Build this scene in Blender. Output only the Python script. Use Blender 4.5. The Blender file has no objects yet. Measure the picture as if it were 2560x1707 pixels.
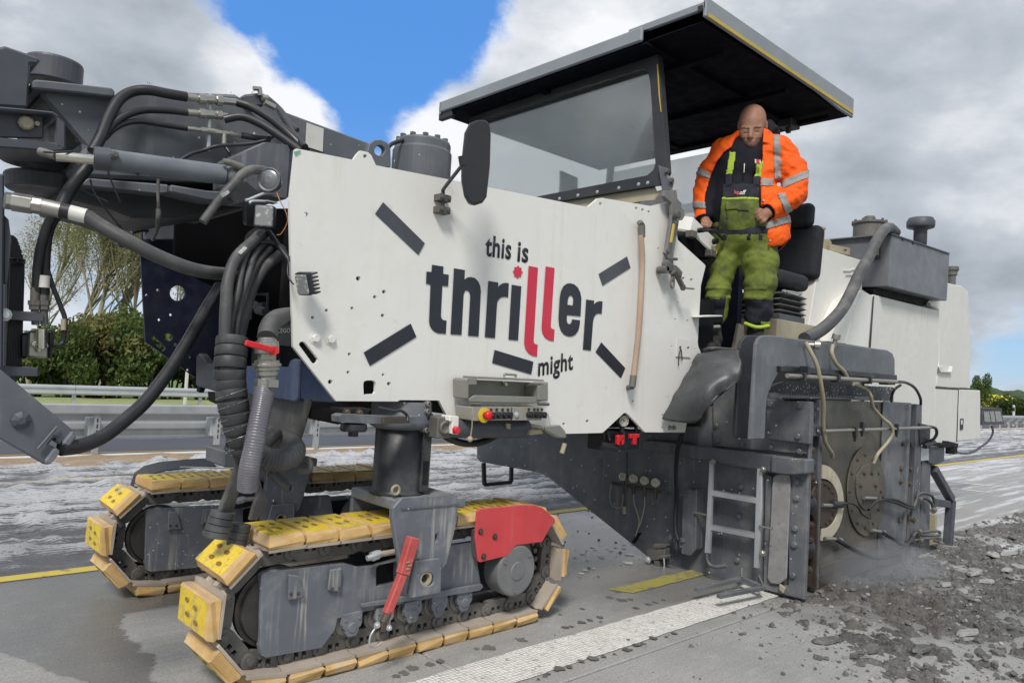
import bpy, bmesh, math, random
import numpy as np
from mathutils import Vector, Matrix, noise
from mathutils.geometry import tessellate_polygon

scene = bpy.context.scene
COL = scene.collection
random.seed(7)

# ------------------------------------------------------------------ camera
# World axes: X along the carriageway, Y across it (away from the camera), Z up. Metres.
PW, PH, PF = 2352.0, 1568.0, 1706.0                 # survey frame of the photograph and focal length in its pixels
_r1 = np.array([3020 - PW/2, 963 - PH/2, PF]); _r1 /= np.linalg.norm(_r1)      # direction of X seen by the camera
_r2 = np.array([-400 - PW/2, 760 - PH/2, PF]); _r2 -= _r1*(_r1 @ _r2); _r2 /= np.linalg.norm(_r2)
_r3 = np.cross(_r1, _r2)
if _r3[1] > 0: _r3 = -_r3
RM = np.stack([_r1, _r2, _r3], 1)                    # world -> camera (x right, y down, z forward)
CAM = np.array([0.0, 0.0, 1.2])
cam_data = bpy.data.cameras.new('camera')
cam_data.sensor_width = 36.0
cam_data.lens = PF/PW*36.0
cam_data.clip_start = 0.05
cam_data.clip_end = 6000
cam = bpy.data.objects.new('camera', cam_data)
COL.objects.link(cam)
_x, _y, _z = RM.T @ np.array([1, 0, 0.]), RM.T @ np.array([0, -1., 0]), RM.T @ np.array([0, 0, -1.])
cam.matrix_world = Matrix(((_x[0], _y[0], _z[0], CAM[0]), (_x[1], _y[1], _z[1], CAM[1]), (_x[2], _y[2], _z[2], CAM[2]), (0, 0, 0, 1)))
scene.camera = cam

# ------------------------------------------------------------------ sky, sun, exposure
SUN_EL, SUN_AZ = math.radians(48), math.radians(218)   # azimuth of the sun, from +X towards +Y
sun_dir = Vector((math.cos(SUN_EL)*math.cos(SUN_AZ), math.cos(SUN_EL)*math.sin(SUN_AZ), math.sin(SUN_EL)))
sd = bpy.data.lights.new('sun', 'SUN'); sd.energy = 2.3; sd.angle = math.radians(13); sd.color = (1, 0.95, 0.88)
sun = bpy.data.objects.new('sun', sd); COL.objects.link(sun)
sun.rotation_euler = (-sun_dir).to_track_quat('-Z', 'Y').to_euler()
scene.view_settings.view_transform = 'Standard'
scene.view_settings.look = 'None'
scene.view_settings.gamma = 1
scene.view_settings.use_curve_mapping = False
scene.view_settings.exposure = 0.46

world = bpy.data.worlds.new('World'); scene.world = world; world.use_nodes = True

class NT:
    """short-hand for building node trees"""
    def __init__(s, nt):
        s.nt = nt; nt.nodes.clear()
    def n(s, t, ins=None, **kw):
        nd = s.nt.nodes.new(t)
        for k, v in kw.items(): setattr(nd, k, v)
        for k, v in (ins or {}).items(): s.put(nd, k, v)
        return nd
    def put(s, nd, k, v):
        sk = nd.inputs[k]
        if hasattr(v, 'is_output') or isinstance(v, bpy.types.NodeSocket): s.nt.links.new(v, sk)
        elif isinstance(v, bpy.types.Node): s.nt.links.new(v.outputs[0], sk)
        else: sk.default_value = v
    def m(s, op, a, b=0.0, c=None, clamp=False):
        ins = {0: a, 1: b}
        if c is not None: ins[2] = c
        return s.n('ShaderNodeMath', ins, operation=op, use_clamp=clamp).outputs[0]
    def vm(s, op, a, b=(0, 0, 0), out=0, scale=None):
        ins = {0: a}
        if op != 'NORMALIZE' and op != 'SCALE' : ins[1] = b
        nd = s.n('ShaderNodeVectorMath', ins, operation=op)
        if scale is not None: nd.inputs['Scale'].default_value = scale
        return nd.outputs[1] if op in ('DOT_PRODUCT', 'LENGTH', 'DISTANCE') else nd.outputs[out]
    def mix(s, f, a, b, blend='MIX'):
        nd = s.n('ShaderNodeMix', data_type='RGBA', blend_type=blend)
        for k, v in ((0, f), (6, a), (7, b)):
            if isinstance(v, tuple) and len(v) == 3: v = (*v, 1)
            s.put(nd, k, v)
        return nd.outputs[2]
    def ss(s, v, lo, hi, a=0.0, b=1.0):
        nd = s.n('ShaderNodeMapRange', {0: v, 1: lo, 2: hi, 3: a, 4: b}, interpolation_type='SMOOTHSTEP')
        return nd.outputs[0]
    def noise(s, vec, scale, detail=4, rough=.55, dist=0.0):
        return s.n('ShaderNodeTexNoise', {'Vector': vec, 'Scale': scale, 'Detail': detail, 'Roughness': rough, 'Distortion': dist}).outputs[0]
    def mapv(s, vec, scale=(1, 1, 1), loc=(0, 0, 0)):
        return s.n('ShaderNodeMapping', {'Vector': vec, 'Scale': scale, 'Location': loc}).outputs[0]

def build_sky():
    t = NT(world.node_tree)
    sky = t.n('ShaderNodeTexSky', sky_type='NISHITA', sun_disc=False)
    sky.sun_elevation = SUN_EL
    sky.sun_rotation = math.pi/2 - SUN_AZ
    sky.air_density = 1.0; sky.dust_density = 0.3; sky.ozone_density = 2.5
    tc = t.n('ShaderNodeTexCoord')
    d = t.vm('NORMALIZE', tc.outputs['Generated'])
    sx = t.n('ShaderNodeSeparateXYZ', {0: d})
    zc = t.m('MAXIMUM', sx.outputs[2], 0.0)
    den = t.m('ADD', zc, 0.16)
    px = t.m('DIVIDE', sx.outputs[0], den); py = t.m('DIVIDE', sx.outputs[1], den)
    p = t.n('ShaderNodeCombineXYZ', {0: px, 1: py, 2: 0.0}).outputs[0]
    n1 = t.noise(t.mapv(d, (1, 1, 1.5)), 4.8, 12, .62, .2)
    n2 = t.noise(t.vm('ADD', p, (3.1, 7.7, 0)), 1.1, 6, .55)
    n3 = t.noise(t.mapv(d, (1, 1, 1.8), (3.3, 1.2, 7.1)), 3.6, 10, .56, .08)
    cover = t.m('MULTIPLY', t.m('SUBTRACT', n1, .5), 1.9)
    cover = t.m('ADD', cover, t.m('MULTIPLY', t.m('SUBTRACT', n2, .5), .6))
    n4 = t.noise(t.mapv(d, (1, 1, 1.3), (1, 5, 2)), 15, 8, .62, .1)
    cover = t.m('ADD', cover, t.m('ADD', t.m('MULTIPLY', t.m('SUBTRACT', n4, .5), .8), .24))
    # gaps in the cloud: (direction, inner cos, outer cos, depth)
    def blob(q, r0, r1, amt):
        v = Vector(RM.T @ np.array([q[0]-PW/2, q[1]-PH/2, PF])).normalized() if len(q) == 2 else Vector(q).normalized()
        c = t.vm('DOT_PRODUCT', d, tuple(v))
        return t.ss(c, math.cos(r1), math.cos(r0), 0.0, amt)
    # (heading seen in the survey frame or a direction, inner and outer radius in radians, amount)
    for q, r0, r1, amt in (((640, -80), .03, .17, -.55), ((800, 50), .01, .16, -.6), ((870, 210), .0, .10, -.42), ((960, -60), .02, .15, -.4), ((1060, 40), .0, .09, -.26), ((830, 320), .0, .07, -.2),
                           ((300, 170), .02, .20, .34), ((610, 200), .0, .085, .36), ((700, 285), .0, .06, .3), ((1330, 130), .03, .15, .42), ((1000, 300), .0, .075, .42), ((1120, 230), .0, .07, .2),
                           ((1900, 350), .1, .5, .4), ((2300, 850), .0, .05, -.26), ((2345, 790), .0, .05, -.24), ((2290, 745), .0, .03, .16), ((2270, 330), .0, .12, .2),
                           ((.2, -.7, .6), .35, .9, .12), ((-.5, .75, .4), .17, .7, .25), ((-.1, -.35, .93), .1, .38, -.3)):
        cover = t.m('ADD', cover, blob(q, r0, r1, amt))
    mask = t.ss(cover, -.24, .32)
    # light and dark parts of the cloud
    lum = t.m('ADD', t.m('MULTIPLY', t.m('SUBTRACT', n3, .5), 2.5), .58)
    lum = t.m('ADD', lum, t.m('MULTIPLY', t.m('SUBTRACT', n1, .5), .5))
    for q, r0, r1, amt in (((2050, 230), .05, .26, -.16), ((2000, 60), .03, .26, -.1), ((100, 130), .03, .22, -.16), ((1010, 320), .0, .08, .4), ((1230, 360), .0, .12, .35), ((1600, 500), .0, .10, .5), ((620, 200), .0, .10, .42), ((690, 260), .0, .07, .3),
                           ((2290, 370), .0, .12, .45), ((1950, 440), .02, .14, .14), ((1300, 90), .03, .2, .14), ((1480, 230), .0, .2, .2), ((2250, 560), .0, .14, -.12)):
        lum = t.m('ADD', lum, blob(q, r0, r1, amt))
    # near the rim of a gap the cloud is thin and white
    lum = t.m('ADD', lum, t.ss(cover, .02, .4, .22, 0.0))
    lum = t.m('ADD', t.m('MULTIPLY', lum, 1.0, clamp=True), 0.0, clamp=True)
    r = t.n('ShaderNodeValToRGB', {0: lum})
    e = r.color_ramp.elements
    e[0].position = 0.0; e[0].color = (2.45, 2.75, 3.15, 1)
    e[1].position = 1.0; e[1].color = (6.9, 7.0, 7.2, 1)
    e2 = r.color_ramp.elements.new(.5); e2.color = (3.9, 4.25, 4.7, 1)
    cc = r.outputs[0]
    hsv = t.n('ShaderNodeHueSaturation', {'Color': sky.outputs[0], 'Saturation': 1.2, 'Value': 1.0})
    own = t.mix(t.ss(sx.outputs[2], .02, .34), (2.2, 3.7, 5.9), (.78, 2.45, 6.3))
    blue = t.mix(.75, hsv.outputs[0], own)
    col = t.mix(mask, blue, cc)
    bg = t.n('ShaderNodeBackground', {'Color': col, 'Strength': 0.1})
    t.n('ShaderNodeOutputWorld', {'Surface': bg.outputs[0]})
build_sky()

# ------------------------------------------------------------------ survey helpers
# Enlarged views of the photograph in which points were read: origin in its pixels and pixels per read-out unit.
VIEW = dict(c1=(0, 80, 760/2292), c2=(0, 480, 760/1655), c3=(150, 1100, 750/1937), c4=(850, 1150, 600/1689), e1=(700, 350, 700/1372),
            e2=(1080, 0, 1080/2352), e3=(1600, 240, 860/2043), e4=(1640, 820, 820/1837), e5=(1100, 900, 700/1829), g1=(0, 900, 640/2352),
            g2=(2200, 850, 360/1411), g3=(1900, 1200, 660/2041), g4=(0, 1200, 500/1546), L=(1040, 560, 500/1960), m1=(1720, 240, 340/1568),
            h1=(480, 550, 320/669), k1=(780, 920, 380/1490), n1=(1640, 480, 220/784), r1=(1900, 520, 560/1463), D=(0, 0, 1/.91875),
            t1=(900, 1180, 800/2352), s1=(0, 0, 1280/2352))

def ray(v, x, y):
    a, b, s = VIEW[v]
    return RM.T @ np.array([(a + x*s)*.91875 - PW/2, (b + y*s)*.91875 - PH/2, PF])
def on(v, axis, val, *pts):
    """points read in view v, taken to the plane axis = val of the place: a list of Vectors"""
    out = []
    for x, y in pts:
        d = ray(v, x, y)
        out.append(Vector(CAM + d*((val - CAM[axis])/d[axis])))
    return out
def onY(v, y, *pts): return on(v, 1, y, *pts)
def onX(v, x, *pts): return on(v, 0, x, *pts)
def onZ(v, z, *pts): return on(v, 2, z, *pts)
def atY(v, *pts):
    """points (x, y, Y): each on its own plane Y"""
    return [on(v, 1, Y, (x, y))[0] for x, y, Y in pts]
V = Vector

# ------------------------------------------------------------------ mesh helpers
def catmull(pts, k=6, closed=False):
    pts = [V(p) for p in pts]
    if len(pts) < 3:
        return pts if len(pts) < 2 else [pts[0].lerp(pts[1], i/k) for i in range(k+1)]
    out = []
    n = len(pts)
    rng = range(n if closed else n-1)
    for i in rng:
        p0 = pts[(i-1) % n] if (closed or i > 0) else pts[0]*2 - pts[1]
        p1, p2 = pts[i], pts[(i+1) % n]
        p3 = pts[(i+2) % n] if (closed or i+2 < n) else pts[-1]*2 - pts[-2]
        for j in range(k):
            t = j/k
            out.append(.5*((2*p1) + (p2-p0)*t + (2*p0-5*p1+4*p2-p3)*t*t + (3*p1-p0-3*p2+p3)*t*t*t))
    if not closed: out.append(pts[-1].copy())
    return out

SINGLES = set("""housing_bolt door_bolt plate_bolt guide_bolt guide_roller bar_clip hose_ferrule collar_bolt arm_bolt motor_flange tube_fitting arm_pin hinge_bolt
 frame_screw head_bolt post_bolt guard_bolt fork_bolt lug_screw valve_screw console_clip mirror_clamp roof_rib cab_post bracket_ear quick_coupling spray_nozzle press_stud
 ladder_pin tank_bolt hinge label_dot torn_sealant tie_wire frame_bolt manifold_fitting cable_bracket steering_arm end_block chain_link wire_loom canopy_catch hose_fitting elbow_fitting""".split())
class MB:
    """gathers shapes; build() links them as ONE mesh object"""
    def __init__(s): s.v = []; s.f = []; s.sm = []; s.mi = []; s.cur = 0
    def add(s, vs, fs, smooth=False):
        o = len(s.v); s.v += [tuple(p) for p in vs]
        for f in fs:
            s.f.append([o+i for i in f]); s.sm.append(smooth); s.mi.append(s.cur)
        return s
    def box(s, lo, hi, M=None):
        x0, y0, z0 = lo; x1, y1, z1 = hi
        vs = [V(p) for p in ((x0,y0,z0),(x1,y0,z0),(x1,y1,z0),(x0,y1,z0),(x0,y0,z1),(x1,y0,z1),(x1,y1,z1),(x0,y1,z1))]
        if M is not None: vs = [M @ p for p in vs]
        return s.add(vs, [(0,3,2,1),(4,5,6,7),(0,1,5,4),(1,2,6,5),(2,3,7,6),(3,0,4,7)])
    def bar(s, p0, p1, w, h, up=(0,0,1)):
        """rectangular bar from p0 to p1: w sideways, h along up"""
        p0, p1 = V(p0), V(p1); d = (p1-p0).normalized(); u = V(up)
        sd_ = d.cross(u)
        if sd_.length < 1e-4: sd_ = d.cross(V((1,0,0)))
        sd_.normalize(); u = sd_.cross(d).normalized()
        a, b = sd_*w/2, u*h/2
        vs = [p0-a-b, p0+a-b, p0+a+b, p0-a+b, p1-a-b, p1+a-b, p1+a+b, p1-a+b]
        return s.add(vs, [(3,2,1,0),(4,5,6,7),(0,1,5,4),(1,2,6,5),(2,3,7,6),(3,0,4,7)])
    def plate(s, loop, depth, holes=()):
        """flat piece: outline (with holes) pushed out by the vector depth"""
        dv = V(depth)
        loops = [[V(p) for p in loop]] + [[V(p) for p in h] for h in holes]
        flat = [p for l in loops for p in l]
        tris = tessellate_polygon(loops)
        n = len(flat)
        nrm = V((0,0,0))
        for t in tris:
            nrm += (flat[t[1]]-flat[t[0]]).cross(flat[t[2]]-flat[t[0]])
        vs = flat + [p+dv for p in flat]
        fs = []
        flip = nrm.dot(dv) > 0
        for t in tris:
            fs.append(tuple(t[::-1]) if flip else tuple(t))
            fs.append(tuple(n+i for i in (t if flip else t[::-1])))
        o = 0
        for l in loops:
            m = len(l)
            for i in range(m):
                a, b = o+i, o+(i+1) % m
                fs.append((a, b, n+b, n+a))
            o += m
        return s.add(vs, fs)
    def tube(s, pts, r, seg=10, k=6, smooth=True, caps=True, spline=True, closed=False):
        P = catmull(pts, k, closed) if spline and len(pts) > 2 else [V(p) for p in pts]
        n = len(P); rr = r if callable(r) else (lambda t: r)
        vs, fs = [], []
        up = None
        for i, p in enumerate(P):
            if closed: tg = P[(i+1) % n]-P[i-1]
            else: tg = P[min(i+1, n-1)]-P[max(i-1, 0)]
            if tg.length < 1e-9: tg = V((0,0,1))
            tg.normalize()
            if up is None:
                up = V((0,0,1)) if abs(tg.z) < .9 else V((1,0,0))
            up = (up - tg*up.dot(tg))
            if up.length < 1e-6: up = tg.orthogonal()
            up.normalize(); sd_ = tg.cross(up)
            q = rr(i/max(n-1, 1))
            for j in range(seg):
                a = 2*math.pi*j/seg
                vs.append(p + (up*math.cos(a) + sd_*math.sin(a))*q)
        rg = n if closed else n-1
        for i in range(rg):
            i2 = (i+1) % n
            for j in range(seg):
                j2 = (j+1) % seg
                fs.append((i*seg+j, i*seg+j2, i2*seg+j2, i2*seg+j))
        s.add(vs, fs, smooth)
        if caps and not closed:
            s.add(vs[:seg], [tuple(range(seg))[::-1]]); s.add(vs[-seg:], [tuple(range(seg))])
        return s
    def cyl(s, p0, p1, r, seg=16, r1=None, smooth=True):
        r1 = r if r1 is None else r1
        return s.tube([p0, p1], lambda t: r+(r1-r)*t, seg, spline=False, smooth=smooth)
    def lathe(s, origin, axis, prof, seg=24, smooth=False):
        """prof: (distance along the axis, radius)"""
        o, ax = V(origin), V(axis).normalized()
        u = ax.orthogonal().normalized(); w = ax.cross(u)
        vs, fs = [], []
        for h, r in prof:
            for j in range(seg):
                a = 2*math.pi*j/seg
                vs.append(o + ax*h + (u*math.cos(a)+w*math.sin(a))*r)
        for i in range(len(prof)-1):
            for j in range(seg):
                j2 = (j+1) % seg
                fs.append((i*seg+j, i*seg+j2, (i+1)*seg+j2, (i+1)*seg+j))
        fs.append(tuple(range(seg))[::-1]); fs.append(tuple(range((len(prof)-1)*seg, len(prof)*seg)))
        return s.add(vs, fs, smooth)
    def bolt(s, p, n, r=.012, h=.008):
        """hexagon head on a washer"""
        n = V(n).normalized(); p = V(p)
        s.lathe(p, n, [(0, r*1.35), (h*.25, r*1.35)], 12)
        return s.lathe(p, n, [(h*.25, r), (h*1.1, r*.97), (h*1.25, r*.8)], 6)
    def ball(s, c, r, seg=12, ring=8, sc=(1,1,1)):
        vs, fs = [], []
        for i in range(ring+1):
            th = math.pi*i/ring
            for j in range(seg):
                a = 2*math.pi*j/seg
                vs.append(V(c)+V((r*sc[0]*math.sin(th)*math.cos(a), r*sc[1]*math.sin(th)*math.sin(a), r*sc[2]*math.cos(th))))
        for i in range(ring):
            for j in range(seg):
                j2 = (j+1) % seg
                fs.append((i*seg+j, (i+1)*seg+j, (i+1)*seg+j2, i*seg+j2))
        return s.add(vs, fs, True)
    def mesh(s, name, mats):
        me = bpy.data.meshes.new(name)
        me.from_pydata(s.v, [], s.f)
        me.polygons.foreach_set('use_smooth', s.sm)
        if not isinstance(mats, (list, tuple)): mats = [mats]
        for m in mats: me.materials.append(m)
        if len(mats) > 1: me.polygons.foreach_set('material_index', s.mi)
        me.validate(); me.update()
        b = bmesh.new(); b.from_mesh(me); bmesh.ops.recalc_face_normals(b, faces=b.faces); b.to_mesh(me); b.free()
        return me
    def split(s):
        """the separate shapes in it, those that touch kept together"""
        n = len(s.v); r = list(range(n))
        def find(a):
            while r[a] != a: r[a] = r[r[a]]; a = r[a]
            return a
        for f in s.f:
            for q in f[1:]: r[find(q)] = find(f[0])
        grp = {}
        for i in range(n): grp.setdefault(find(i), []).append(i)
        ks = list(grp); bb = [(np.array([s.v[i] for i in grp[k]]).min(0)-.003, np.array([s.v[i] for i in grp[k]]).max(0)+.003) for k in ks]
        cl = list(range(len(ks)))
        def top(a):
            while cl[a] != a: a = cl[a]
            return a
        for i in range(len(ks)):
            for j in range(i):
                if (bb[i][0] <= bb[j][1]).all() and (bb[j][0] <= bb[i][1]).all(): cl[top(i)] = top(j)
        cid = {k: top(i) for i, k in enumerate(ks)}; out = {}
        for f, sm, mi in zip(s.f, s.sm, s.mi):
            c = cid[find(f[0])]; m, mp = out.setdefault(c, (MB(), {}))
            for q in f:
                if q not in mp: mp[q] = len(m.v); m.v.append(s.v[q])
            m.f.append([mp[q] for q in f]); m.sm.append(sm); m.mi.append(mi)
        return [m for m, _ in out.values()]
    def build(s, name, mats, parent=None, bevel=None, seg=1):
        if name in SINGLES:
            ms = s.split()
            if len(ms) > 1:
                for m in ms: o = m.build(name, mats, parent, bevel, seg)
                return o
        o = bpy.data.objects.new(name, s.mesh(name, mats)); COL.objects.link(o)
        attach(o, parent)
        if bevel:
            md = o.modifiers.new('edge', 'BEVEL'); md.width = bevel; md.segments = seg; md.limit_method = 'ANGLE'; md.angle_limit = math.radians(40)
            md.harden_normals = False
        return o

def attach(o, parent):
    """meshes are written in world coordinates: undo the offset of the parents"""
    if parent is None: return
    o.parent = parent
    off = V((0,0,0)); p = parent
    while p is not None: off += p.location; p = p.parent
    o.location = -off if o.type == 'MESH' or o.type == 'FONT' else o.location - off
def thing(name, label, cat, loc=(0,0,0), group=None):
    o = bpy.data.objects.new(name, None); COL.objects.link(o); o.location = loc
    o.empty_display_size = .2
    return tag(o, label, cat, group)
def tag(o, label, cat, group=None):
    o['label'] = label; o['category'] = cat
    if group: o['group'] = group
    return o
def kind(o, k):
    o['kind'] = k; return o
def copy_tree(o, parent=None, shift=(0,0,0)):
    c = o.copy(); COL.objects.link(c)
    if parent is not None: c.parent = parent
    c.location = o.location + V(shift)
    for ch in list(o.children): copy_tree(ch, c)
    return c
def arc(c, r, a0, a1, n, u=(1,0,0), w=(0,0,1)):
    c, u, w = V(c), V(u), V(w)
    return [c + u*(r*math.cos(math.radians(a0+(a1-a0)*i/n))) + w*(r*math.sin(math.radians(a0+(a1-a0)*i/n))) for i in range(n+1)]
def ring(c, r, n=12, u=(1,0,0), w=(0,0,1)): return arc(c, r, 0, 360*(n-1)/n, n-1, u, w)
# ------------------------------------------------------------------ materials
def material(name):
    m = bpy.data.materials.new(name); m.use_nodes = True
    return m, NT(m.node_tree)
def finish(t, **ins):
    b = t.n('ShaderNodeBsdfPrincipled')
    for k, v in ins.items():
        k = k.replace('_', ' ')
        if isinstance(v, tuple) and len(v) == 3: v = (*v, 1)
        t.put(b, k, v)
    t.n('ShaderNodeOutputMaterial', {'Surface': b.outputs[0]})
    return b
def bump(t, h, strength=.3, dist=.01, normal=None):
    b = t.n('ShaderNodeBump', {'Height': h, 'Strength': strength, 'Distance': dist})
    if normal is not None: t.put(b, 'Normal', normal)
    return b.outputs[0]
def pos(t): return t.n('ShaderNodeNewGeometry').outputs['Position']

def paint(name, col, rough=.45, metal=0.0, var=.12, dust=(.35, .33, .29), dust_amt=.25, streak=.0, specks=0.0, speck_col=(.75, .74, .7),
          grain=.15, scale=1.0, spec=.5, up_dust=.35, chips=0.0, chip_col=(.12, .11, .10)):
    """weathered coat: mottling, settled dust on upward faces, run-down streaks, splashes, worn spots"""
    m, t = material(name)
    g = t.n('ShaderNodeNewGeometry'); P = g.outputs['Position']
    n1 = t.noise(P, 2.3*scale, 6, .6)
    n2 = t.noise(t.vm('ADD', P, (5, 3, 9)), 11*scale, 7, .65)
    base = t.mix(t.ss(n1, .3, .7), tuple(c*(1-var) for c in col), tuple(min(1, c*(1+var)) for c in col))
    f = t.m('MULTIPLY', t.ss(t.m('ADD', t.m('MULTIPLY', n1, .5), t.m('MULTIPLY', n2, .5)), .47, .68), dust_amt)
    base = t.mix(f, base, dust)
    if up_dust:
        nz = t.n('ShaderNodeSeparateXYZ', {0: g.outputs['Normal']}).outputs[2]
        base = t.mix(t.m('MULTIPLY', t.ss(nz, .4, .95), t.ss(n2, .3, .65, .3*up_dust, up_dust)), base, dust)
    if streak:
        ns = t.noise(t.mapv(P, (26*scale, 26*scale, 1.1*scale)), 1.0, 5, .6)
        ns2 = t.noise(t.mapv(P, (2.4*scale, 2.4*scale, 2.0*scale), (4, 4, 4)), 1.0, 3)
        base = t.mix(t.m('MULTIPLY', t.m('MULTIPLY', t.ss(ns, .53, .7), t.ss(ns2, .4, .6)), streak), base, dust)
    if chips:
        nc = t.noise(t.vm('ADD', P, (1, 8, 2)), 7*scale, 9, .72)
        base = t.mix(t.m('MULTIPLY', t.ss(nc, .62, .66), chips), base, chip_col)
    if specks:
        vo = t.n('ShaderNodeTexVoronoi', {'Vector': P, 'Scale': 55*scale, 'Randomness': 1.0})
        sel = t.n('ShaderNodeSeparateColor', {0: vo.outputs['Color']})
        rad = t.m('MULTIPLY', sel.outputs[0], .34)
        hit = t.m('MULTIPLY', t.m('LESS_THAN', vo.outputs['Distance'], rad), t.m('LESS_THAN', sel.outputs[1], specks))
        base = t.mix(t.m('MULTIPLY', hit, .75), base, speck_col)
    ro = t.ss(n2, .25, .75, max(.05, rough-.1), min(1, rough+.18))
    fine = t.noise(P, 240*scale, 3, .6)
    nb = bump(t, t.m('ADD', t.m('MULTIPLY', n2, .5), t.m('MULTIPLY', fine, .25)), grain, .004)
    finish(t, Base_Color=base, Roughness=ro, Metallic=metal, Normal=nb, Specular_IOR_Level=spec)
    return m

M = {}
M['white'] = paint('white_paint', (.74, .73, .695), .40, var=.03, dust=(.54, .50, .42), dust_amt=.22, streak=.3, grain=.06, up_dust=.4, chips=.25, chip_col=(.42, .38, .31))
M['offwhite'] = paint('off_white_paint', (.66, .65, .615), .45, var=.04, dust=(.42, .38, .31), dust_amt=.2, streak=.2, grain=.06)
M['grey'] = paint('grey_paint', (.098, .108, .125), .5, var=.14, dust=(.26, .25, .23), dust_amt=.25, streak=.25, specks=.05, grain=.12)
M['track_grey'] = paint('dusty_grey_paint', (.125, .137, .16), .55, var=.14, dust=(.36, .345, .31), dust_amt=.38, streak=.95, specks=.06, grain=.16, scale=1.6)
M['slate'] = paint('slate_paint', (.058, .064, .08), .48, var=.16, dust=(.17, .165, .155), dust_amt=.25, streak=.2, grain=.12)
M['light_grey'] = paint('light_grey_paint', (.235, .262, .285), .45, var=.08, dust=(.3, .3, .28), dust_amt=.15, grain=.05)
M['housing'] = paint('housing_grey_paint', (.098, .107, .124), .40, var=.2, dust=(.25, .24, .21), dust_amt=.5, streak=.5, specks=.04, grain=.22, chips=.5, chip_col=(.045, .042, .04))
M['dark'] = paint('dark_paint', (.026, .028, .034), .5, var=.2, dust=(.10, .10, .10), dust_amt=.2, grain=.12)
M['navy'] = paint('navy_steel', (.006, .0085, .024), .45, var=.2, dust=(.025, .03, .05), dust_amt=.2, grain=.1, up_dust=.1)
M['blue'] = paint('blue_paint', (.028, .06, .15), .5, var=.2, dust=(.2, .18, .15), dust_amt=.4, streak=.4, grain=.2, chips=.4)
M['hollow'] = paint('grimy_unlit_steel', (.011, .011, .013), .7, spec=.2, var=.3, dust=(.06, .055, .05), dust_amt=.3, grain=.2, up_dust=.2)  # grimy steel; its near-black also paints unlit insides
M['rubber'] = paint('dusty_rubber', (.034, .036, .039), .55, var=.2, dust=(.2, .2, .195), dust_amt=.5, grain=.25, up_dust=.5)
M['hose'] = paint('hose_rubber', (.058, .058, .060), .55, var=.2, dust=(.23, .225, .21), dust_amt=.5, grain=.25, up_dust=.5)
M['hose_black'] = paint('black_hose_rubber', (.014, .0145, .017), .42, var=.2, dust=(.1, .1, .1), dust_amt=.15, grain=.2, up_dust=.35)
M['plastic'] = paint('black_plastic', (.018, .019, .023), .38, var=.1, dust=(.1, .1, .1), dust_amt=.12, grain=.04, up_dust=.25)
M['chain'] = paint('dusty_chain_steel', (.11, .105, .097), .6, .2, var=.25, dust=(.25, .24, .21), dust_amt=.5, grain=.3)
M['steel'] = paint('zinc_steel', (.38, .37, .33), .34, .8, var=.15, dust=(.3, .28, .24), dust_amt=.3, grain=.1)
M['rod'] = paint('polished_rod', (.56, .53, .47), .22, .9, var=.1, dust=(.3, .28, .24), dust_amt=.12, grain=.03)
M['galv'] = paint('galvanised_steel', (.50, .53, .55), .42, .5, var=.14, dust=(.36, .37, .37), dust_amt=.35, streak=.25, grain=.06, scale=.7)
M['red'] = paint('red_paint', (.56, .055, .062), .42, var=.12, dust=(.45, .25, .22), dust_amt=.12, specks=.16, grain=.08, streak=.1)
M['faded_red'] = paint('faded_red_paint', (.47, .075, .07), .5, var=.2, dust=(.42, .28, .25), dust_amt=.4, grain=.15, chips=.35, chip_col=(.3, .25, .22), scale=2)
M['rust'] = paint('rusty_steel', (.070, .053, .040), .5, .2, var=.35, dust=(.14, .11, .08), dust_amt=.5, streak=.5, grain=.35)
M['red_plastic'] = paint('red_plastic', (.6, .012, .02), .3, var=.06, dust_amt=.05, up_dust=.1, grain=.02)
M['decal_black'] = paint('black_film', (.017, .02, .03), .35, var=.1, dust=(.1, .1, .1), dust_amt=.1, grain=.02, up_dust=0)
M['decal_red'] = paint('red_film', (.56, .022, .055), .35, var=.06, dust_amt=.05, grain=.02, up_dust=0)
M['decal_grey'] = paint('dark_grey_film', (.055, .06, .075), .4, var=.1, dust_amt=.06, grain=.02, up_dust=0)
M['yellow_line'] = paint('yellow_paint', (.52, .37, .055), .5, var=.15, dust=(.3, .26, .2), dust_amt=.3, grain=.1)
M['box_grey'] = paint('hammered_grey', (.23, .23, .205), .42, .15, var=.1, dust=(.3, .28, .24), dust_amt=.3, grain=.15)
M['cable'] = paint('old_beige_hose', (.33, .29, .2), .5, var=.2, dust=(.3, .27, .2), dust_amt=.3, grain=.1)
M['copper'] = paint('copper_wire', (.4, .17, .07), .45, var=.1, dust_amt=.1, grain=.02)
M['sticker'] = paint('sticker_white', (.62, .61, .57), .5, var=.08, dust=(.25, .25, .22), dust_amt=.3, grain=.02, up_dust=0)
M['seat'] = paint('seat_cloth', (.012, .014, .019), .75, var=.2, dust=(.06, .06, .06), dust_amt=.15, grain=.4, up_dust=.25, scale=1.6)
M['cream'] = paint('stained_cream_panel', (.42, .37, .26), .5, var=.12, dust=(.3, .25, .17), dust_amt=.5, grain=.05)
M['soot'] = paint('limewashed_steel', (.24, .235, .235), .75, var=.25, dust=(.09, .09, .095), dust_amt=.8, streak=1.0, grain=.2, chips=1.0, chip_col=(.07, .075, .085), scale=1.9)

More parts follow.
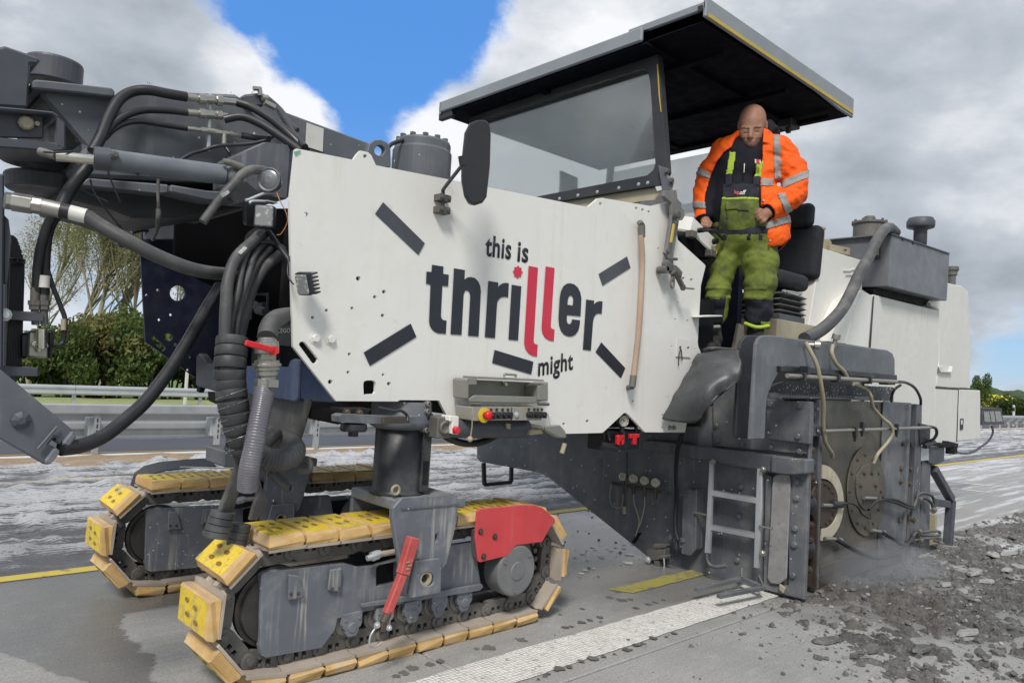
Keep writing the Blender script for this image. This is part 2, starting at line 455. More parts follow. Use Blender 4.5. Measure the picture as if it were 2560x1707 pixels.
def pad_material():
    """yellow polyurethane shoes: clean yellow with pale worn edges and earth colour dust"""
    m, t = material('yellow_track_pad')
    g = t.n('ShaderNodeNewGeometry'); P = g.outputs['Position']
    n = t.noise(P, 17, 8, .68); n2 = t.noise(t.vm('ADD', P, (3, 3, 3)), 60, 6, .7)
    base = t.mix(t.ss(n, .3, .7), (.70, .47, .010), (.80, .62, .04))
    base = t.mix(t.m('MULTIPLY', t.ss(t.m('ADD', t.m('MULTIPLY', n, .6), t.m('MULTIPLY', n2, .4)), .48, .58), .6), base, (.40, .29, .13))
    n5 = t.noise(t.vm('ADD', P, (8, 1, 4)), 7, 8, .7)
    base = t.mix(t.m('MULTIPLY', t.ss(n5, .54, .62), .6), base, (.30, .25, .19))
    base = t.mix(t.m('MULTIPLY', t.ss(n2, .58, .66), .35), base, (.22, .16, .07))
    finish(t, Base_Color=base, Roughness=.5, Normal=bump(t, t.m('ADD', n, n2), .25, .006))
    return m
M['pad'] = pad_material()
M['pad_side'] = paint('scuffed_pad_side', (.58, .37, .14), .65, var=.22, dust=(.46, .38, .29), dust_amt=1.0, grain=.4, scale=3, up_dust=.5, chips=.5, chip_col=(.17, .11, .05))
M['pad_plate'] = paint('dusty_shoe_plate', (.36, .31, .255), .7, var=.15, dust=(.42, .37, .31), dust_amt=.4, grain=.25, scale=2)
M['pad_hole'] = paint('dark_pad_hole', (.26, .15, .02), .75, var=.25, dust=(.2, .14, .06), dust_amt=.4, grain=.3, scale=3)  # darker discs that mark the pad holes

def glass_material(name, dust, tint, alpha):
    m, t = material(name)
    P = pos(t)
    n = t.noise(P, 2.2, 7, .6)
    tr = t.n('ShaderNodeBsdfTransparent', {0: (*tint, 1)})
    df = t.n('ShaderNodeBsdfDiffuse', {0: (*dust, 1)})
    gl = t.n('ShaderNodeBsdfGlossy', {0: (1, 1, 1, 1), 'Roughness': .03})
    fr = t.n('ShaderNodeFresnel', {0: 1.5})
    a = t.n('ShaderNodeMixShader', {0: t.ss(n, .3, .7, alpha*.75, alpha*1.25), 1: tr.outputs[0], 2: df.outputs[0]})
    b = t.n('ShaderNodeMixShader', {0: t.m('MULTIPLY', fr, .55), 1: a.outputs[0], 2: gl.outputs[0]})
    t.n('ShaderNodeOutputMaterial', {'Surface': b.outputs[0]})
    return m
M['glass'] = glass_material('dusty_windscreen', (.42, .43, .42), (.74, .77, .77), .075)
M['clear_hose'] = paint('clear_suction_hose', (.13, .125, .145), .25, var=.14, dust=(.3, .28, .26), dust_amt=.45, grain=.1, scale=2, spec=.7)
def lens():
    m, t = material('lamp_lens')
    vo = t.n('ShaderNodeTexVoronoi', {'Vector': pos(t), 'Scale': 60})
    finish(t, Base_Color=t.mix(t.ss(vo.outputs['Distance'], .1, .5), (.5, .5, .48), (.22, .23, .23)), Roughness=.25)
    return m
M['lens'] = lens()
M['gauge_face'] = paint('gauge_face', (.42, .40, .33), .3, var=.12, dust_amt=.3, grain=.02, up_dust=0)
M['knob_yellow'] = paint('yellow_plastic', (.6, .45, .03), .4, var=.05, dust_amt=.1, grain=.02)
M['horn'] = paint('horn_grey', (.17, .18, .19), .35, .5, var=.1, dust_amt=.2, grain=.05)
M['cyl'] = paint('cylinder_grey', (.105, .120, .140), .38, var=.12, dust=(.28, .28, .27), dust_amt=.25, grain=.05)
M['panel_face'] = paint('panel_face', (.26, .25, .215), .5, var=.1, dust=(.3, .27, .2), dust_amt=.35, grain=.05)
M['tank_grey'] = paint('tank_grey', (.13, .138, .158), .4, var=.15, dust=(.25, .25, .25), dust_amt=.4, grain=.04, chips=.3, chip_col=(.2, .2, .2), scale=.7)
M['guard'] = paint('guard_grey', (.10, .11, .125), .42, var=.2, dust=(.25, .26, .27), dust_amt=.5, streak=.3, grain=.15, scale=.8)
M['steel_dull'] = paint('spray_pipe', (.34, .32, .28), .4, .5, var=.15, dust=(.2, .18, .15), dust_amt=.4, grain=.1)
M['ring'] = paint('cream_ring', (.47, .43, .33), .5, var=.15, dust=(.25, .20, .13), dust_amt=.8, grain=.3, chips=.7, chip_col=(.12, .09, .06), scale=1.5)
M['lever'] = paint('scuffed_grey', (.15, .15, .15), .5, var=.2, dust=(.3, .28, .25), dust_amt=.5, grain=.15)
M['door_steel'] = paint('wet_olive_steel', (.080, .074, .060), .3, var=.3, dust=(.13, .10, .07), dust_amt=.6, streak=1.0, grain=.25, scale=1.2, chips=.6, chip_col=(.045, .040, .035))
def pane_material():
    m, t = material('sky_whitening_pane')
    tr = t.n('ShaderNodeBsdfTransparent', {0: (.9, .91, .91, 1)}); tl = t.n('ShaderNodeBsdfTranslucent', {0: (.85, .86, .85, 1)})  # translucent white imitates bright sky seen past the cab
    a = t.n('ShaderNodeMixShader', {0: t.ss(t.noise(pos(t), 1.5, 5, .6), .3, .7, .4, .6), 1: tr.outputs[0], 2: tl.outputs[0]})
    t.n('ShaderNodeOutputMaterial', {'Surface': a.outputs[0]})
    return m
M['glass_sky_white'] = pane_material()
M['drum'] = paint('dusty_drum', (.15, .155, .16), .5, var=.15, dust=(.27, .24, .2), dust_amt=.5, grain=.12, streak=.2)
M['roller'] = paint('worn_roller_steel', (.16, .15, .14), .5, .3, var=.2, dust=(.27, .24, .2), dust_amt=.5, grain=.15)
M['canopy_under'] = paint('dark_canopy_lining', (.004, .0045, .009), .75, spec=.1, var=.2, dust=(.02, .02, .025), dust_amt=.2, grain=.1, up_dust=0)
M['apron'] = paint('grey_dusty_rubber', (.075, .075, .076), .65, var=.2, dust=(.2, .195, .185), dust_amt=.5, streak=.5, grain=.3)
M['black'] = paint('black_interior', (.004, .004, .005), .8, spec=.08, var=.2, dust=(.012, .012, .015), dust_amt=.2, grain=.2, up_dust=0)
M['flap'] = paint('wet_rubber_sheet', (.045, .048, .052), .40, var=.25, dust=(.13, .135, .14), dust_amt=.7, streak=.5, grain=.3, up_dust=.5)
M['speckled'] = paint('splashed_steel', (.030, .033, .042), .5, var=.3, dust=(.2, .2, .2), dust_amt=.5, streak=.4, specks=.6, grain=.3)
M['idler'] = paint('idler_steel', (.045, .043, .040), .55, .3, var=.25, dust=(.16, .14, .12), dust_amt=.5, grain=.2)
# ------------------------------------------------------------------ the place: road, verges, rails, trees
def mat_concrete():
    m, t = material('road_concrete')
    g = t.n('ShaderNodeNewGeometry'); P = g.outputs['Position']
    s = t.n('ShaderNodeSeparateXYZ', {0: P}); X, Y = s.outputs[0], s.outputs[1]
    n1 = t.noise(P, .9, 7, .6); n2 = t.noise(P, 7, 8, .65); n3 = t.noise(P, 95, 5, .7); n4 = t.noise(P, 380, 3, .7)
    br = t.noise(t.mapv(P, (1.2, 60, 1)), 1.0, 4, .6)                         # broomed along the lane
    base = t.mix(t.ss(n1, .3, .7), (.285, .285, .275), (.36, .355, .335))
    base = t.mix(t.m('MULTIPLY', t.ss(n2, .45, .7), .5), base, (.42, .415, .395))
    base = t.mix(t.ss(n3, .42, .62, 0, .55), base, (.17, .17, .165))
    base = t.mix(t.ss(n4, .55, .75, 0, .4), base, (.52, .51, .49))
    base = t.mix(t.ss(br, .4, .65, 0, .16), base, (.15, .15, .148))
    # pale slurry beyond the drum, with sky-bright puddles painted in as white
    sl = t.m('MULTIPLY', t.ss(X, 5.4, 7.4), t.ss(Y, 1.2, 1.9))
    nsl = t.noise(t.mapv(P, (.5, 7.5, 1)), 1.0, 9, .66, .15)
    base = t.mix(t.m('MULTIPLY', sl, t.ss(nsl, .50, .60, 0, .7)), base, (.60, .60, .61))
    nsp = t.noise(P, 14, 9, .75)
    puddle_glint = t.m('MULTIPLY', t.ss(X, 4.2, 5.4), t.m('MULTIPLY', t.ss(Y, 3.4, 4.0), t.m('SUBTRACT', 1.0, t.ss(Y, 4.3, 4.5))))
    base = t.mix(t.m('MULTIPLY', puddle_glint, t.ss(t.m('ADD', t.m('MULTIPLY', nsl, .7), t.m('MULTIPLY', nsp, .3)), .44, .56, 0, .8)), base, (.55, .56, .58))  # pale tone stands in for the sky reflected in a puddle
    # water: film in front of the far crawler, spray under the drum
    wob = t.m('MULTIPLY', t.m('SUBTRACT', t.noise(P, 3.2, 8, .62), .5), .34)
    wob2 = t.m('MULTIPLY', t.m('SUBTRACT', t.noise(P, 26, 5, .7), .5), .05)
    yy = t.m('ADD', t.m('ADD', Y, wob), wob2); xx = t.m('ADD', t.m('ADD', X, wob), wob2)
    edge1 = t.m('SUBTRACT', 1.055, t.m('MULTIPLY', t.m('SUBTRACT', 3.64, Y), .08))       # dry ground right of this line ...
    dry = t.m('MULTIPLY', t.ss(xx, t.m('SUBTRACT', edge1, .015), t.m('ADD', edge1, .015)), t.m('SUBTRACT', 1.0, t.ss(t.m('SUBTRACT', Y, t.m('MULTIPLY', t.m('SUBTRACT', X, 1.05), .02)), 3.63, 3.68)))
    lim = t.m('SUBTRACT', 3.429, t.m('MULTIPLY', t.m('SUBTRACT', X, .58), 2.38))          # ... and nearer than this one
    near = t.m('SUBTRACT', 1.0, t.ss(t.m('SUBTRACT', yy, lim), -.02, .03))
    far_side = t.m('SUBTRACT', 1.0, t.ss(X, 2.6, 3.4))
    wet1 = t.m('MULTIPLY', t.m('MULTIPLY', t.m('SUBTRACT', 1.0, t.m('MAXIMUM', dry, near)), far_side), t.ss(Y, 2.4, 2.7))
    d2 = t.vm('DISTANCE', t.mapv(P, (1, 1, 0)), (4.25, 3.35, 0))
    wet2 = t.m('SUBTRACT', 1.0, t.ss(t.m('ADD', d2, t.m('MULTIPLY', wob, 3.5)), 1.0, 1.7))
    d3 = t.vm('DISTANCE', t.mapv(P, (1, 1, 0)), (5.0, 1.75, 0))
    wet3 = t.m('SUBTRACT', 1.0, t.ss(t.m('ADD', d3, t.m('MULTIPLY', wob, 3.0)), .7, 1.25))
    wet = t.m('MAXIMUM', wet1, t.m('MULTIPLY', t.m('MAXIMUM', wet2, wet3), .8))
    base = t.mix(t.m('MULTIPLY', wet, .5), base, t.mix(1.0, base, (.22, .21, .20), 'MULTIPLY'))
    ro = t.mix(wet, (.78, .78, .78), (.16, .16, .16))
    h = t.m('ADD', t.m('MULTIPLY', n3, .6), t.m('ADD', t.m('MULTIPLY', n4, .3), t.m('MULTIPLY', br, .35)))
    nb = bump(t, h, .32, .006)
    finish(t, Base_Color=base, Roughness=ro, Normal=nb)
    return m
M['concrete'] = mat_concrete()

def mat_simple_ground(name, c1, c2, c3, scale, fine, rough=.9, bstr=.5, stretch=(1, 1, 1), bdist=.01):
    m, t = material(name); P = t.mapv(pos(t), stretch)
    n1 = t.noise(P, scale, 8, .62); n2 = t.noise(P, fine, 6, .7)
    base = t.mix(t.ss(n1, .32, .68), c1, c2)
    base = t.mix(t.ss(n2, .5, .7, 0, .8), base, c3)
    finish(t, Base_Color=base, Roughness=rough, Normal=bump(t, t.m('ADD', n1, n2), bstr, bdist))
    return m
M['asphalt'] = mat_simple_ground('dark_asphalt', (.050, .053, .066), (.064, .067, .082), (.085, .088, .10), .7, 60, .72, .2)
M['gravel'] = mat_simple_ground('brown_grit', (.25, .18, .115), (.34, .26, .175), (.42, .36, .27), 5, 40, .95, .6)
M['verge'] = mat_simple_ground('verge_concrete', (.36, .33, .27), (.43, .39, .32), (.47, .43, .36), 1, 30, .9, .1)
M['field'] = mat_simple_ground('field_grass', (.09, .15, .03), (.14, .2, .045), (.2, .24, .07), .4, 6, .95, .2)
M['grass'] = mat_simple_ground('verge_grass', (.22, .26, .10), (.28, .31, .13), (.33, .34, .17), 1.3, 14, .95, .3)
M['rape'] = mat_simple_ground('rapeseed', (.62, .50, .012), (.68, .58, .02), (.5, .45, .03), .05, .6, .95, .1)
M['wood_far'] = mat_simple_ground('far_wood', (.022, .045, .020), (.05, .085, .032), (.075, .11, .05), .09, .35, .95, .8, bdist=.6)

def mat_milled():
    m, t = material('milled_concrete')
    g = t.n('ShaderNodeNewGeometry'); P = g.outputs['Position']
    s = t.n('ShaderNodeSeparateXYZ', {0: P})
    n1 = t.noise(t.mapv(P, (2.0, 4.6, 2)), 1.0, 9, .68, .2)
    n2 = t.noise(t.mapv(P, (13, 24, 13)), 1.0, 9, .74, .2); n3 = t.noise(P, 90, 5, .7); n4 = t.noise(P, 1.1, 4, .5)
    gr = t.m('MULTIPLY', t.m('SINE', t.m('MULTIPLY', t.m('ADD', s.outputs[1], t.m('MULTIPLY', n1, .05)), 330)), .05)
    f = t.m('ADD', gr, t.m('ADD', t.m('MULTIPLY', n1, .38), t.m('MULTIPLY', n2, .44)))
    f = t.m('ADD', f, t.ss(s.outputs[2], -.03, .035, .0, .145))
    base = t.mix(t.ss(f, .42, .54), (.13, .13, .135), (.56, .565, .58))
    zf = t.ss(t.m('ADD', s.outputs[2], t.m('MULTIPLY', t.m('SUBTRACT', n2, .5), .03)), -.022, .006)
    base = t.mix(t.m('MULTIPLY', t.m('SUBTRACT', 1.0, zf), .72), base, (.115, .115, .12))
    base = t.mix(t.ss(n2, .56, .64, 0, .75), base, (.055, .055, .06))
    base = t.mix(t.ss(n4, .5, .68, 0, .45), base, (.2, .2, .215))
    base = t.mix(t.ss(n3, .55, .75, 0, .3), base, (.6, .6, .6))
    # what is left of a worn yellow line
    yl = t.m('MULTIPLY', t.m('LESS_THAN', t.m('ABSOLUTE', t.m('SUBTRACT', s.outputs[1], 7.57)), .06), t.ss(n2, .36, .52, .8, .15))
    base = t.mix(yl, base, (.58, .50, .16))
    finish(t, Base_Color=base, Roughness=t.ss(n1, .3, .7, .5, .85), Normal=bump(t, t.m('ADD', t.m('MULTIPLY', n2, 1.2), t.m('MULTIPLY', n3, .5)), .9, .03))
    return m
M['milled'] = mat_milled()

def mat_rubble():
    m, t = material('milling_debris')
    g = t.n('ShaderNodeNewGeometry'); P = g.outputs['Position']
    n1 = t.noise(P, 2.0, 8, .62); n2 = t.noise(P, 13, 8, .7); n3 = t.noise(P, 70, 6, .72); n4 = t.noise(t.vm('ADD', P, (7, 7, 7)), 34, 7, .75)
    base = t.mix(t.ss(n1, .35, .65), (.13, .126, .118), (.21, .203, .19))
    base = t.mix(t.ss(n2, .5, .66, 0, .75), base, (.33, .32, .30))
    base = t.mix(t.ss(n3, .54, .66, 0, .9), base, (.42, .41, .395))
    base = t.mix(t.ss(n4, .54, .62, 0, .8), base, (.035, .034, .033))
    s = t.n('ShaderNodeSeparateXYZ', {0: P})
    br = t.vm('DISTANCE', t.mapv(P, (1, 1, 0)), (4.35, 1.75, 0))
    base = t.mix(t.m('MULTIPLY', t.m('SUBTRACT', 1.0, t.ss(br, .2, .8)), .35), base, (.115, .085, .055))
    finish(t, Base_Color=base, Roughness=t.ss(n1, .35, .62, .25, .85), Normal=bump(t, t.m('ADD', n3, t.m('MULTIPLY', n4, 1.2)), 1.0, .022))
    return m
M['rubble'] = mat_rubble()

def mat_white_band():
    m, t = material('white_rumble_marking')
    P = pos(t)
    n = t.noise(P, 9, 8, .68); n2 = t.noise(P, 70, 6, .7); n3 = t.noise(t.vm('ADD', P, (2, 5, 1)), 24, 8, .74)
    vo = t.n('ShaderNodeTexVoronoi', {'Vector': t.mapv(P, (1, 1.0, 0)), 'Scale': 55, 'Randomness': .35})
    d = vo.outputs['Distance']
    base = t.mix(t.ss(n, .3, .7), (.62, .61, .56), (.76, .75, .70))
    base = t.mix(t.ss(d, .32, .62, 0, .5), base, (.34, .33, .3))
    base = t.mix(t.ss(n3, .565, .63, 0, .8), base, (.2, .2, .195))
    base = t.mix(t.ss(n2, .6, .72, 0, .5), base, (.3, .29, .27))
    finish(t, Base_Color=base, Roughness=.65, Normal=bump(t, t.m('SUBTRACT', t.m('MULTIPLY', n2, .3), d), .7, .01))
    return m
M['band'] = mat_white_band()
def mat_line(name, col, under, wear=.55):
    m, t = material(name); P = pos(t)
    n = t.noise(P, 16, 9, .72); n2 = t.noise(P, 2.2, 5, .6)
    base = t.mix(t.ss(t.m('ADD', t.m('MULTIPLY', n, .7), t.m('MULTIPLY', n2, .3)), wear, wear+.08), col, under)
    finish(t, Base_Color=base, Roughness=.7, Normal=bump(t, n, .3, .004))
    return m
M['line_yellow'] = mat_line('road_yellow', (.52, .40, .07), (.22, .19, .12), .54)
M['line_faded'] = mat_line('road_yellow_faded', (.32, .28, .07), (.19, .18, .13), .5)
M['line_white'] = mat_line('road_white', (.62, .61, .58), (.4, .4, .39), .6)
M['line_orange'] = mat_line('road_orange', (.66, .44, .19), (.5, .4, .25), .6)
M['stain'] = paint('damp_spot', (.12, .113, .103), .4, var=.2, dust_amt=.1, grain=.1, up_dust=0)
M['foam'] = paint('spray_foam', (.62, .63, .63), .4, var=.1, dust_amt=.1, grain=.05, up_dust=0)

def sheet(name, x0, x1, prof, m, nx=1, k='structure'):
    """strip along X; prof: (Y, Z) across"""
    b = MB(); n = len(prof)
    vs = [V((x0+(x1-x0)*i/nx, y, z)) for i in range(nx+1) for y, z in prof]
    fs = [(i*n+j, (i+1)*n+j, (i+1)*n+j+1, i*n+j+1) for i in range(nx) for j in range(n-1)]
    return kind(b.add(vs, fs).build(name, m), k)

# ground to the horizon: fields falling away behind both verges
sheet('terrain', -2500, 5200, [(-4000, -2.5), (-60, -1.4), (-14, -.6), (-9, -.34), (24, -.98), (29.5, -1.0), (33, -1.0), (60, -1.6), (4500, -2.0)], M['field'])
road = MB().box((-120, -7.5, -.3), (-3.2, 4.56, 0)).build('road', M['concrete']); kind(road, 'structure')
YJ = onZ('t1', 0, (2352, 1240))[0].y                       # the joint between the two slab rows
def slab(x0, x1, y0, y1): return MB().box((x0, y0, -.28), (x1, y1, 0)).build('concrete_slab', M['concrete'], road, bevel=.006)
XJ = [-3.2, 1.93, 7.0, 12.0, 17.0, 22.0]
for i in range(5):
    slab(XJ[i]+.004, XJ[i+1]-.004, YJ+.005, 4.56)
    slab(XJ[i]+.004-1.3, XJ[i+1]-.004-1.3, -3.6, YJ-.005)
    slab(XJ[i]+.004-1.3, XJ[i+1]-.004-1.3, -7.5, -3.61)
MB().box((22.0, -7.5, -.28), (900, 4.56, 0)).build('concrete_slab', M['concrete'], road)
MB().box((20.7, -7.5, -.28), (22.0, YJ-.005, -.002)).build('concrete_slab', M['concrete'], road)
# painted markings lie on the lane
wb = [onZ('t1', 0, p)[0].y for p in ((1000, 1370), (2000, 1060))]
YB0, YB1 = 2.085, 2.325
b = MB()
for i in range(132):
    x0, x1 = -1+i*.04, -1+(i+1)*.04
    w0, w1 = [noise.noise(V((x*6, 3.3, 0)))*.008+noise.noise(V((x*31, 7.3, 0)))*.006 for x in (x0, x1)]
    b.add([(x0, YB0+w0, .004), (x1, YB0+w1, .004), (x1, YB1+w1, .004), (x0, YB1+w0, .004)], [(0, 1, 2, 3)])
b.build('white_marking', M['band'], road)
sheet('yellow_marking', -60, 700, [(4.44, .004), (4.54, .004)], M['line_yellow'], 1)
b = MB(); pts = []
for i in range(25): pts.append(V((3.42+i*.09, 2.585+noise.noise(V((i*.9, 0, 0)))*.012, .004)))
for i in range(24, -1, -1): pts.append(V((3.42+i*.09 - (.07 if i == 0 else 0), 2.70+noise.noise(V((i*.9, 5, 0)))*.016, .004)))
b.plate(pts, (0, 0, .002)); kind(b.build('yellow_marking', M['line_faded']), 'structure')

# milled lane: ridges run along the lane
def fbm(x, y, z=0, oct_=5, r=.55):
    a, s, f = 1.0, 0.0, 1.0
    for _ in range(oct_):
        s += a*noise.noise(V((x*f, y*f, z*f))); a *= r; f *= 2.07
    return s
def milled_height(x, y):
    h = .024*math.sin(y*2*math.pi/.31 + 1.6*noise.noise(V((x*.25, y*.4, 3)))) + .022*fbm(x*.55, y*4.2, 1, 5, .6) + .012*fbm(x*4, y*11, 7, 3, .6)
    h += .05*max(0, fbm(x*.9, y*1.3, 4, 3)-.2) + .05*max(0, fbm(x*3.2, y*5.5, 14, 4, .6)-.12)
    e = min(1, max(0, (y-4.56)/.5))
    edge = max(0, (y-7.9)/.5)
    h += .11*edge*max(0, fbm(x*2.5, y*3, 9, 4))
    return h*e + (-.015)*(1-e) - .008 + (-.02)*(1-e)*abs(fbm(x*3, y*5, 2, 3))
xs = [-2.5+i*.045 for i in range(310)] ; x = xs[-1]; dx = .05
while x < 90: dx *= 1.045; x += dx; xs.append(x)
ys = [4.56+i*(3.95/132) for i in range(133)]
b = MB(); ny = len(ys)
b.add([(x, y, milled_height(x, y)) for x in xs for y in ys], [(i*ny+j, (i+1)*ny+j, (i+1)*ny+j+1, i*ny+j+1) for i in range(len(xs)-1) for j in range(ny-1)], True)
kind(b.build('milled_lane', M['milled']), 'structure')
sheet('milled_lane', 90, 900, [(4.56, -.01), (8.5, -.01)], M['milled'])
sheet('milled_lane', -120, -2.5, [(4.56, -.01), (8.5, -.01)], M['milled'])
# grit strip, kerb line, carriageway beyond with its cross-fall, shoulder, grass
b = MB(); xs2 = [-4+i*.12 for i in range(260)]; ys2 = [8.38+i*.07 for i in range(11)]
def grit_h(x, y): return -.012+.03*max(0, fbm(x*2, y*3, 5, 4)) + .02*min(1, max(0, y-8.38)/.3)
b.add([(x, y, grit_h(x, y)) for x in xs2 for y in ys2], [(i*11+j, (i+1)*11+j, (i+1)*11+j+1, i*11+j+1) for i in range(259) for j in range(10)], True)
kind(b.build('grit_verge', M['gravel']), 'structure')
sheet('grit_verge', 27, 900, [(8.45, 0), (9.1, .004)], M['gravel'])
sheet('grit_verge', -120, -4, [(8.45, 0), (9.1, .004)], M['gravel'])
def zr(y): return .0 - .047*(y-9.3) if y > 9.3 else 0.0
kind(MB().box((-120, 9.08, -.2), (900, 9.16, .022)).build('kerb', M['line_white'], bevel=.008), 'structure')
sheet('asphalt_road', -120, 900, [(9.16, .0), (9.3, 0), (19.6, zr(19.6))], M['asphalt'])
sheet('edge_line', -120, 900, [(9.36, zr(9.36)+.005), (9.53, zr(9.53)+.005)], M['line_orange'])
sheet('shoulder', -120, 900, [(19.6, zr(19.6)+.003), (26.2, zr(26.2))], M['verge'])
sheet('verge', -120, 900, [(26.2, zr(26.2)-.02), (27.4, -.86), (33.5, -.86)], M['grass'])

# ---- guard rails
def rail_profile(kind_, y, z, s=1):
    if kind_ == 'box': return [(y-.06, z-.105), (y+.06, z-.105), (y+.06, z), (y-.06, z)]
    w = [(0, -.155), (.03, -.135), (.06, -.115), (.06, -.06), (.015, -.03), (.015, .03), (.06, .06), (.06, .115), (.03, .135), (0, .155)]
    a = [(y - s*d, z+h) for d, h in w]; bb = [(y - s*d + .006*s, z+h) for d, h in w]
    return a + bb[::-1]
def extrude_x(prof, x0, x1, b=None):
    b = b or MB()
    return b.plate([V((x0, y, z)) for y, z in prof], (x1-x0, 0, 0))
rail = thing('guard_rail', 'galvanised guard rail with a square top beam and slotted posts beside the brown grit strip', 'guard rail', (2, 9.1, 0))
for i in range(8):
    extrude_x(rail_profile('box', 9.10, .575), -12+i*8+.64, -4+i*8+.63).build('top_beam', M['galv'], rail, bevel=.012, seg=2)
extrude_x(rail_profile('box', 9.10, .575), 52.64, 400).build('top_beam', M['galv'], rail)
for i in range(8): extrude_x(rail_profile('w', 9.33, .31, -1), -12+i*8+.64, -4+i*8+.63).build('wave_beam', M['galv'], rail)
extrude_x(rail_profile('w', 9.33, .31, -1), 52.64, 400).build('wave_beam', M['galv'], rail)
M['slot'] = paint('slot_shadow_steel', (.03, .03, .03), .8, var=.1, dust_amt=.1)
pb = MB()
pb.box((-.028, -.03, -.3), (.028, -.025, .47)); pb.box((-.028, -.025, -.3), (-.023, .03, .47)); pb.box((.023, -.025, -.3), (.028, .03, .47))
post = pb.build('post', M['galv'], rail)
sb = MB()
for zz in (.40, .335, .27, .2): sb.box((-.007, -.033, zz-.022), (.007, -.0305, zz+.022))
slots = sb.build('slot', M['slot'], post)
br = MB().box((-.07, .028, .2), (.05, .2, .42)).build('bracket', M['galv'], rail, bevel=.006)
x = 2.255 - 1.333*6; first = True
while x < 92:
    if first: p_, s_, r_ = post, slots, br; first = False
    else:
        p_ = post.copy(); s_ = slots.copy(); r_ = br.copy()
        for o in (p_, s_, r_): COL.objects.link(o)
        p_.parent = rail; s_.parent = p_; r_.parent = rail
    base = V((x, 9.10, 0)) - rail.location
    p_.location = base; s_.location = (0, 0, 0); r_.location = base
    x += 1.333
rail2 = thing('guard_rail', 'low wave-beam guard rail in front of the light green verge and hedge', 'guard rail', (6, 27, -.85))
for i in range(6): extrude_x(rail_profile('w', 27.0, -.215, 1), -10+i*16, 5.99+i*16).build('wave_beam', M['galv'], rail2)
extrude_x(rail_profile('w', 27.0, -.215, 1), 86, 500).build('wave_beam', M['galv'], rail2)
fp = MB().box((-.05, .0, -.3), (.05, .1, .6)).build('post', M['galv'], rail2)
for i in range(42):
    o = fp if i == 0 else fp.copy()
    if i: COL.objects.link(o); o.parent = rail2
    o.location = V((-8+i*2.0, 27.07, -.85)) - rail2.location

# ---- marker posts
def marker(x, y, z, label, h=1.0, black=True):
    r = thing('marker_post', label, 'marker post', (x, y, z), 'roadside marker posts')
    b = MB().plate([V((x-.06, y, z)), V((x+.06, y, z)), V((x+.06, y, z+h-.05)), V((x-.06, y, z+h))], (0, .08, 0)); b.build('post_body', M['sticker'], r, bevel=.02)
    if black:
        MB().plate([V((x-.064, y-.004, z+h*.70)), V((x+.064, y-.004, z+h*.76)), V((x+.064, y-.004, z+h*.93)), V((x-.064, y-.004, z+h*.87))], (0, .088, 0)).build('black_band', M['plastic'], r)
        MB().box((x-.025, y-.008, z+h*.75), (x+.025, y-.003, z+h*.86)).build('reflector', M['sticker'], r)
mp = onY('g2', 9.9, (1320, 740))[0]
marker(mp.x, 9.9, 0, 'white marker post with a black slanted band behind the guard rail', 1.05)
mq = onY('g1', 30.0, (1712, 262))[0]
marker(mq.x, 30.0, -.86, 'plain white marker stick in the verge before the hedge', 1.55, False)

# ---- vegetation
def leaf_mat(name, c1, c2, c3):
    m, t = material(name)
    oi = t.n('ShaderNodeNewGeometry')
    r = oi.outputs['Random Per Island']
    n = t.noise(oi.outputs['Position'], .6, 4, .6)
    base = t.mix(r, c1, c2); base = t.mix(t.ss(n, .4, .65, 0, .8), base, c3)
    df = t.n('ShaderNodeBsdfDiffuse', {0: base}); tl = t.n('ShaderNodeBsdfTranslucent', {0: base})
    mx = t.n('ShaderNodeMixShader', {0: .35, 1: df.outputs[0], 2: tl.outputs[0]})
    t.n('ShaderNodeOutputMaterial', {'Surface': mx.outputs[0]})
    return m
M['leaf_dark'] = leaf_mat('dark_leaves', (.06, .095, .03), (.12, .17, .06), (.115, .14, .05))
M['leaf_olive'] = leaf_mat('olive_leaves', (.12, .13, .05), (.20, .21, .08), (.17, .15, .07))
M['leaf_pale'] = leaf_mat('budding_leaves', (.30, .32, .13), (.42, .43, .2), (.36, .36, .17))
M['bark'] = paint('bark', (.27, .24, .17), .9, var=.3, dust=(.16, .17, .08), dust_amt=.5, grain=.5, up_dust=0)
M['bark_dark'] = paint('dark_bark', (.06, .055, .045), .9, var=.3, dust_amt=.1, grain=.5, up_dust=0)

def bush_meshes(seed, n, w, d, h, leaf=.16):
    rng = random.Random(seed)
    lobes = [(V((rng.uniform(-w, w)*.42, rng.uniform(-d, d)*.35, h*rng.uniform(.3, .78))), rng.uniform(.55, 1.0)) for _ in range(13)]
    b = MB()
    for _ in range(n):
        c, s = rng.choice(lobes)
        q = V((rng.gauss(0, 1), rng.gauss(0, 1), rng.gauss(0, 1))).normalized()*(rng.random()**.3)
        p = c + V((q.x*w*.30*s, q.y*d*.32*s, q.z*h*.27*s))
        if p.z < .05: continue
        u = V((rng.gauss(0, 1), rng.gauss(0, 1), rng.gauss(0, 1))).normalized(); w_ = u.orthogonal().normalized()
        l = leaf*rng.uniform(.6, 1.3)
        b.add([p-u*l, p+w_*l*.5, p+u*l, p-w_*l*.5], [(0, 1, 2, 3)])
    s_ = MB()
    for c, s in lobes:
        s_.tube([V((c.x*.2, c.y*.2, -.1)), V((c.x*.6, c.y*.6, c.z*.5)), c], lambda t: .07*(1-t*.7), 5, 4)
    return b, s_
def place_bush(meshes, loc, rz, sc, label, group='bushes of the hedge behind the far rail'):
    r = thing('bush', label, 'bush', loc, group)
    for nm, me in meshes:
        o = bpy.data.objects.new(nm, me); COL.objects.link(o); o.parent = r
    r.rotation_euler = (0, 0, rz); r.scale = sc
    return r
kinds = []
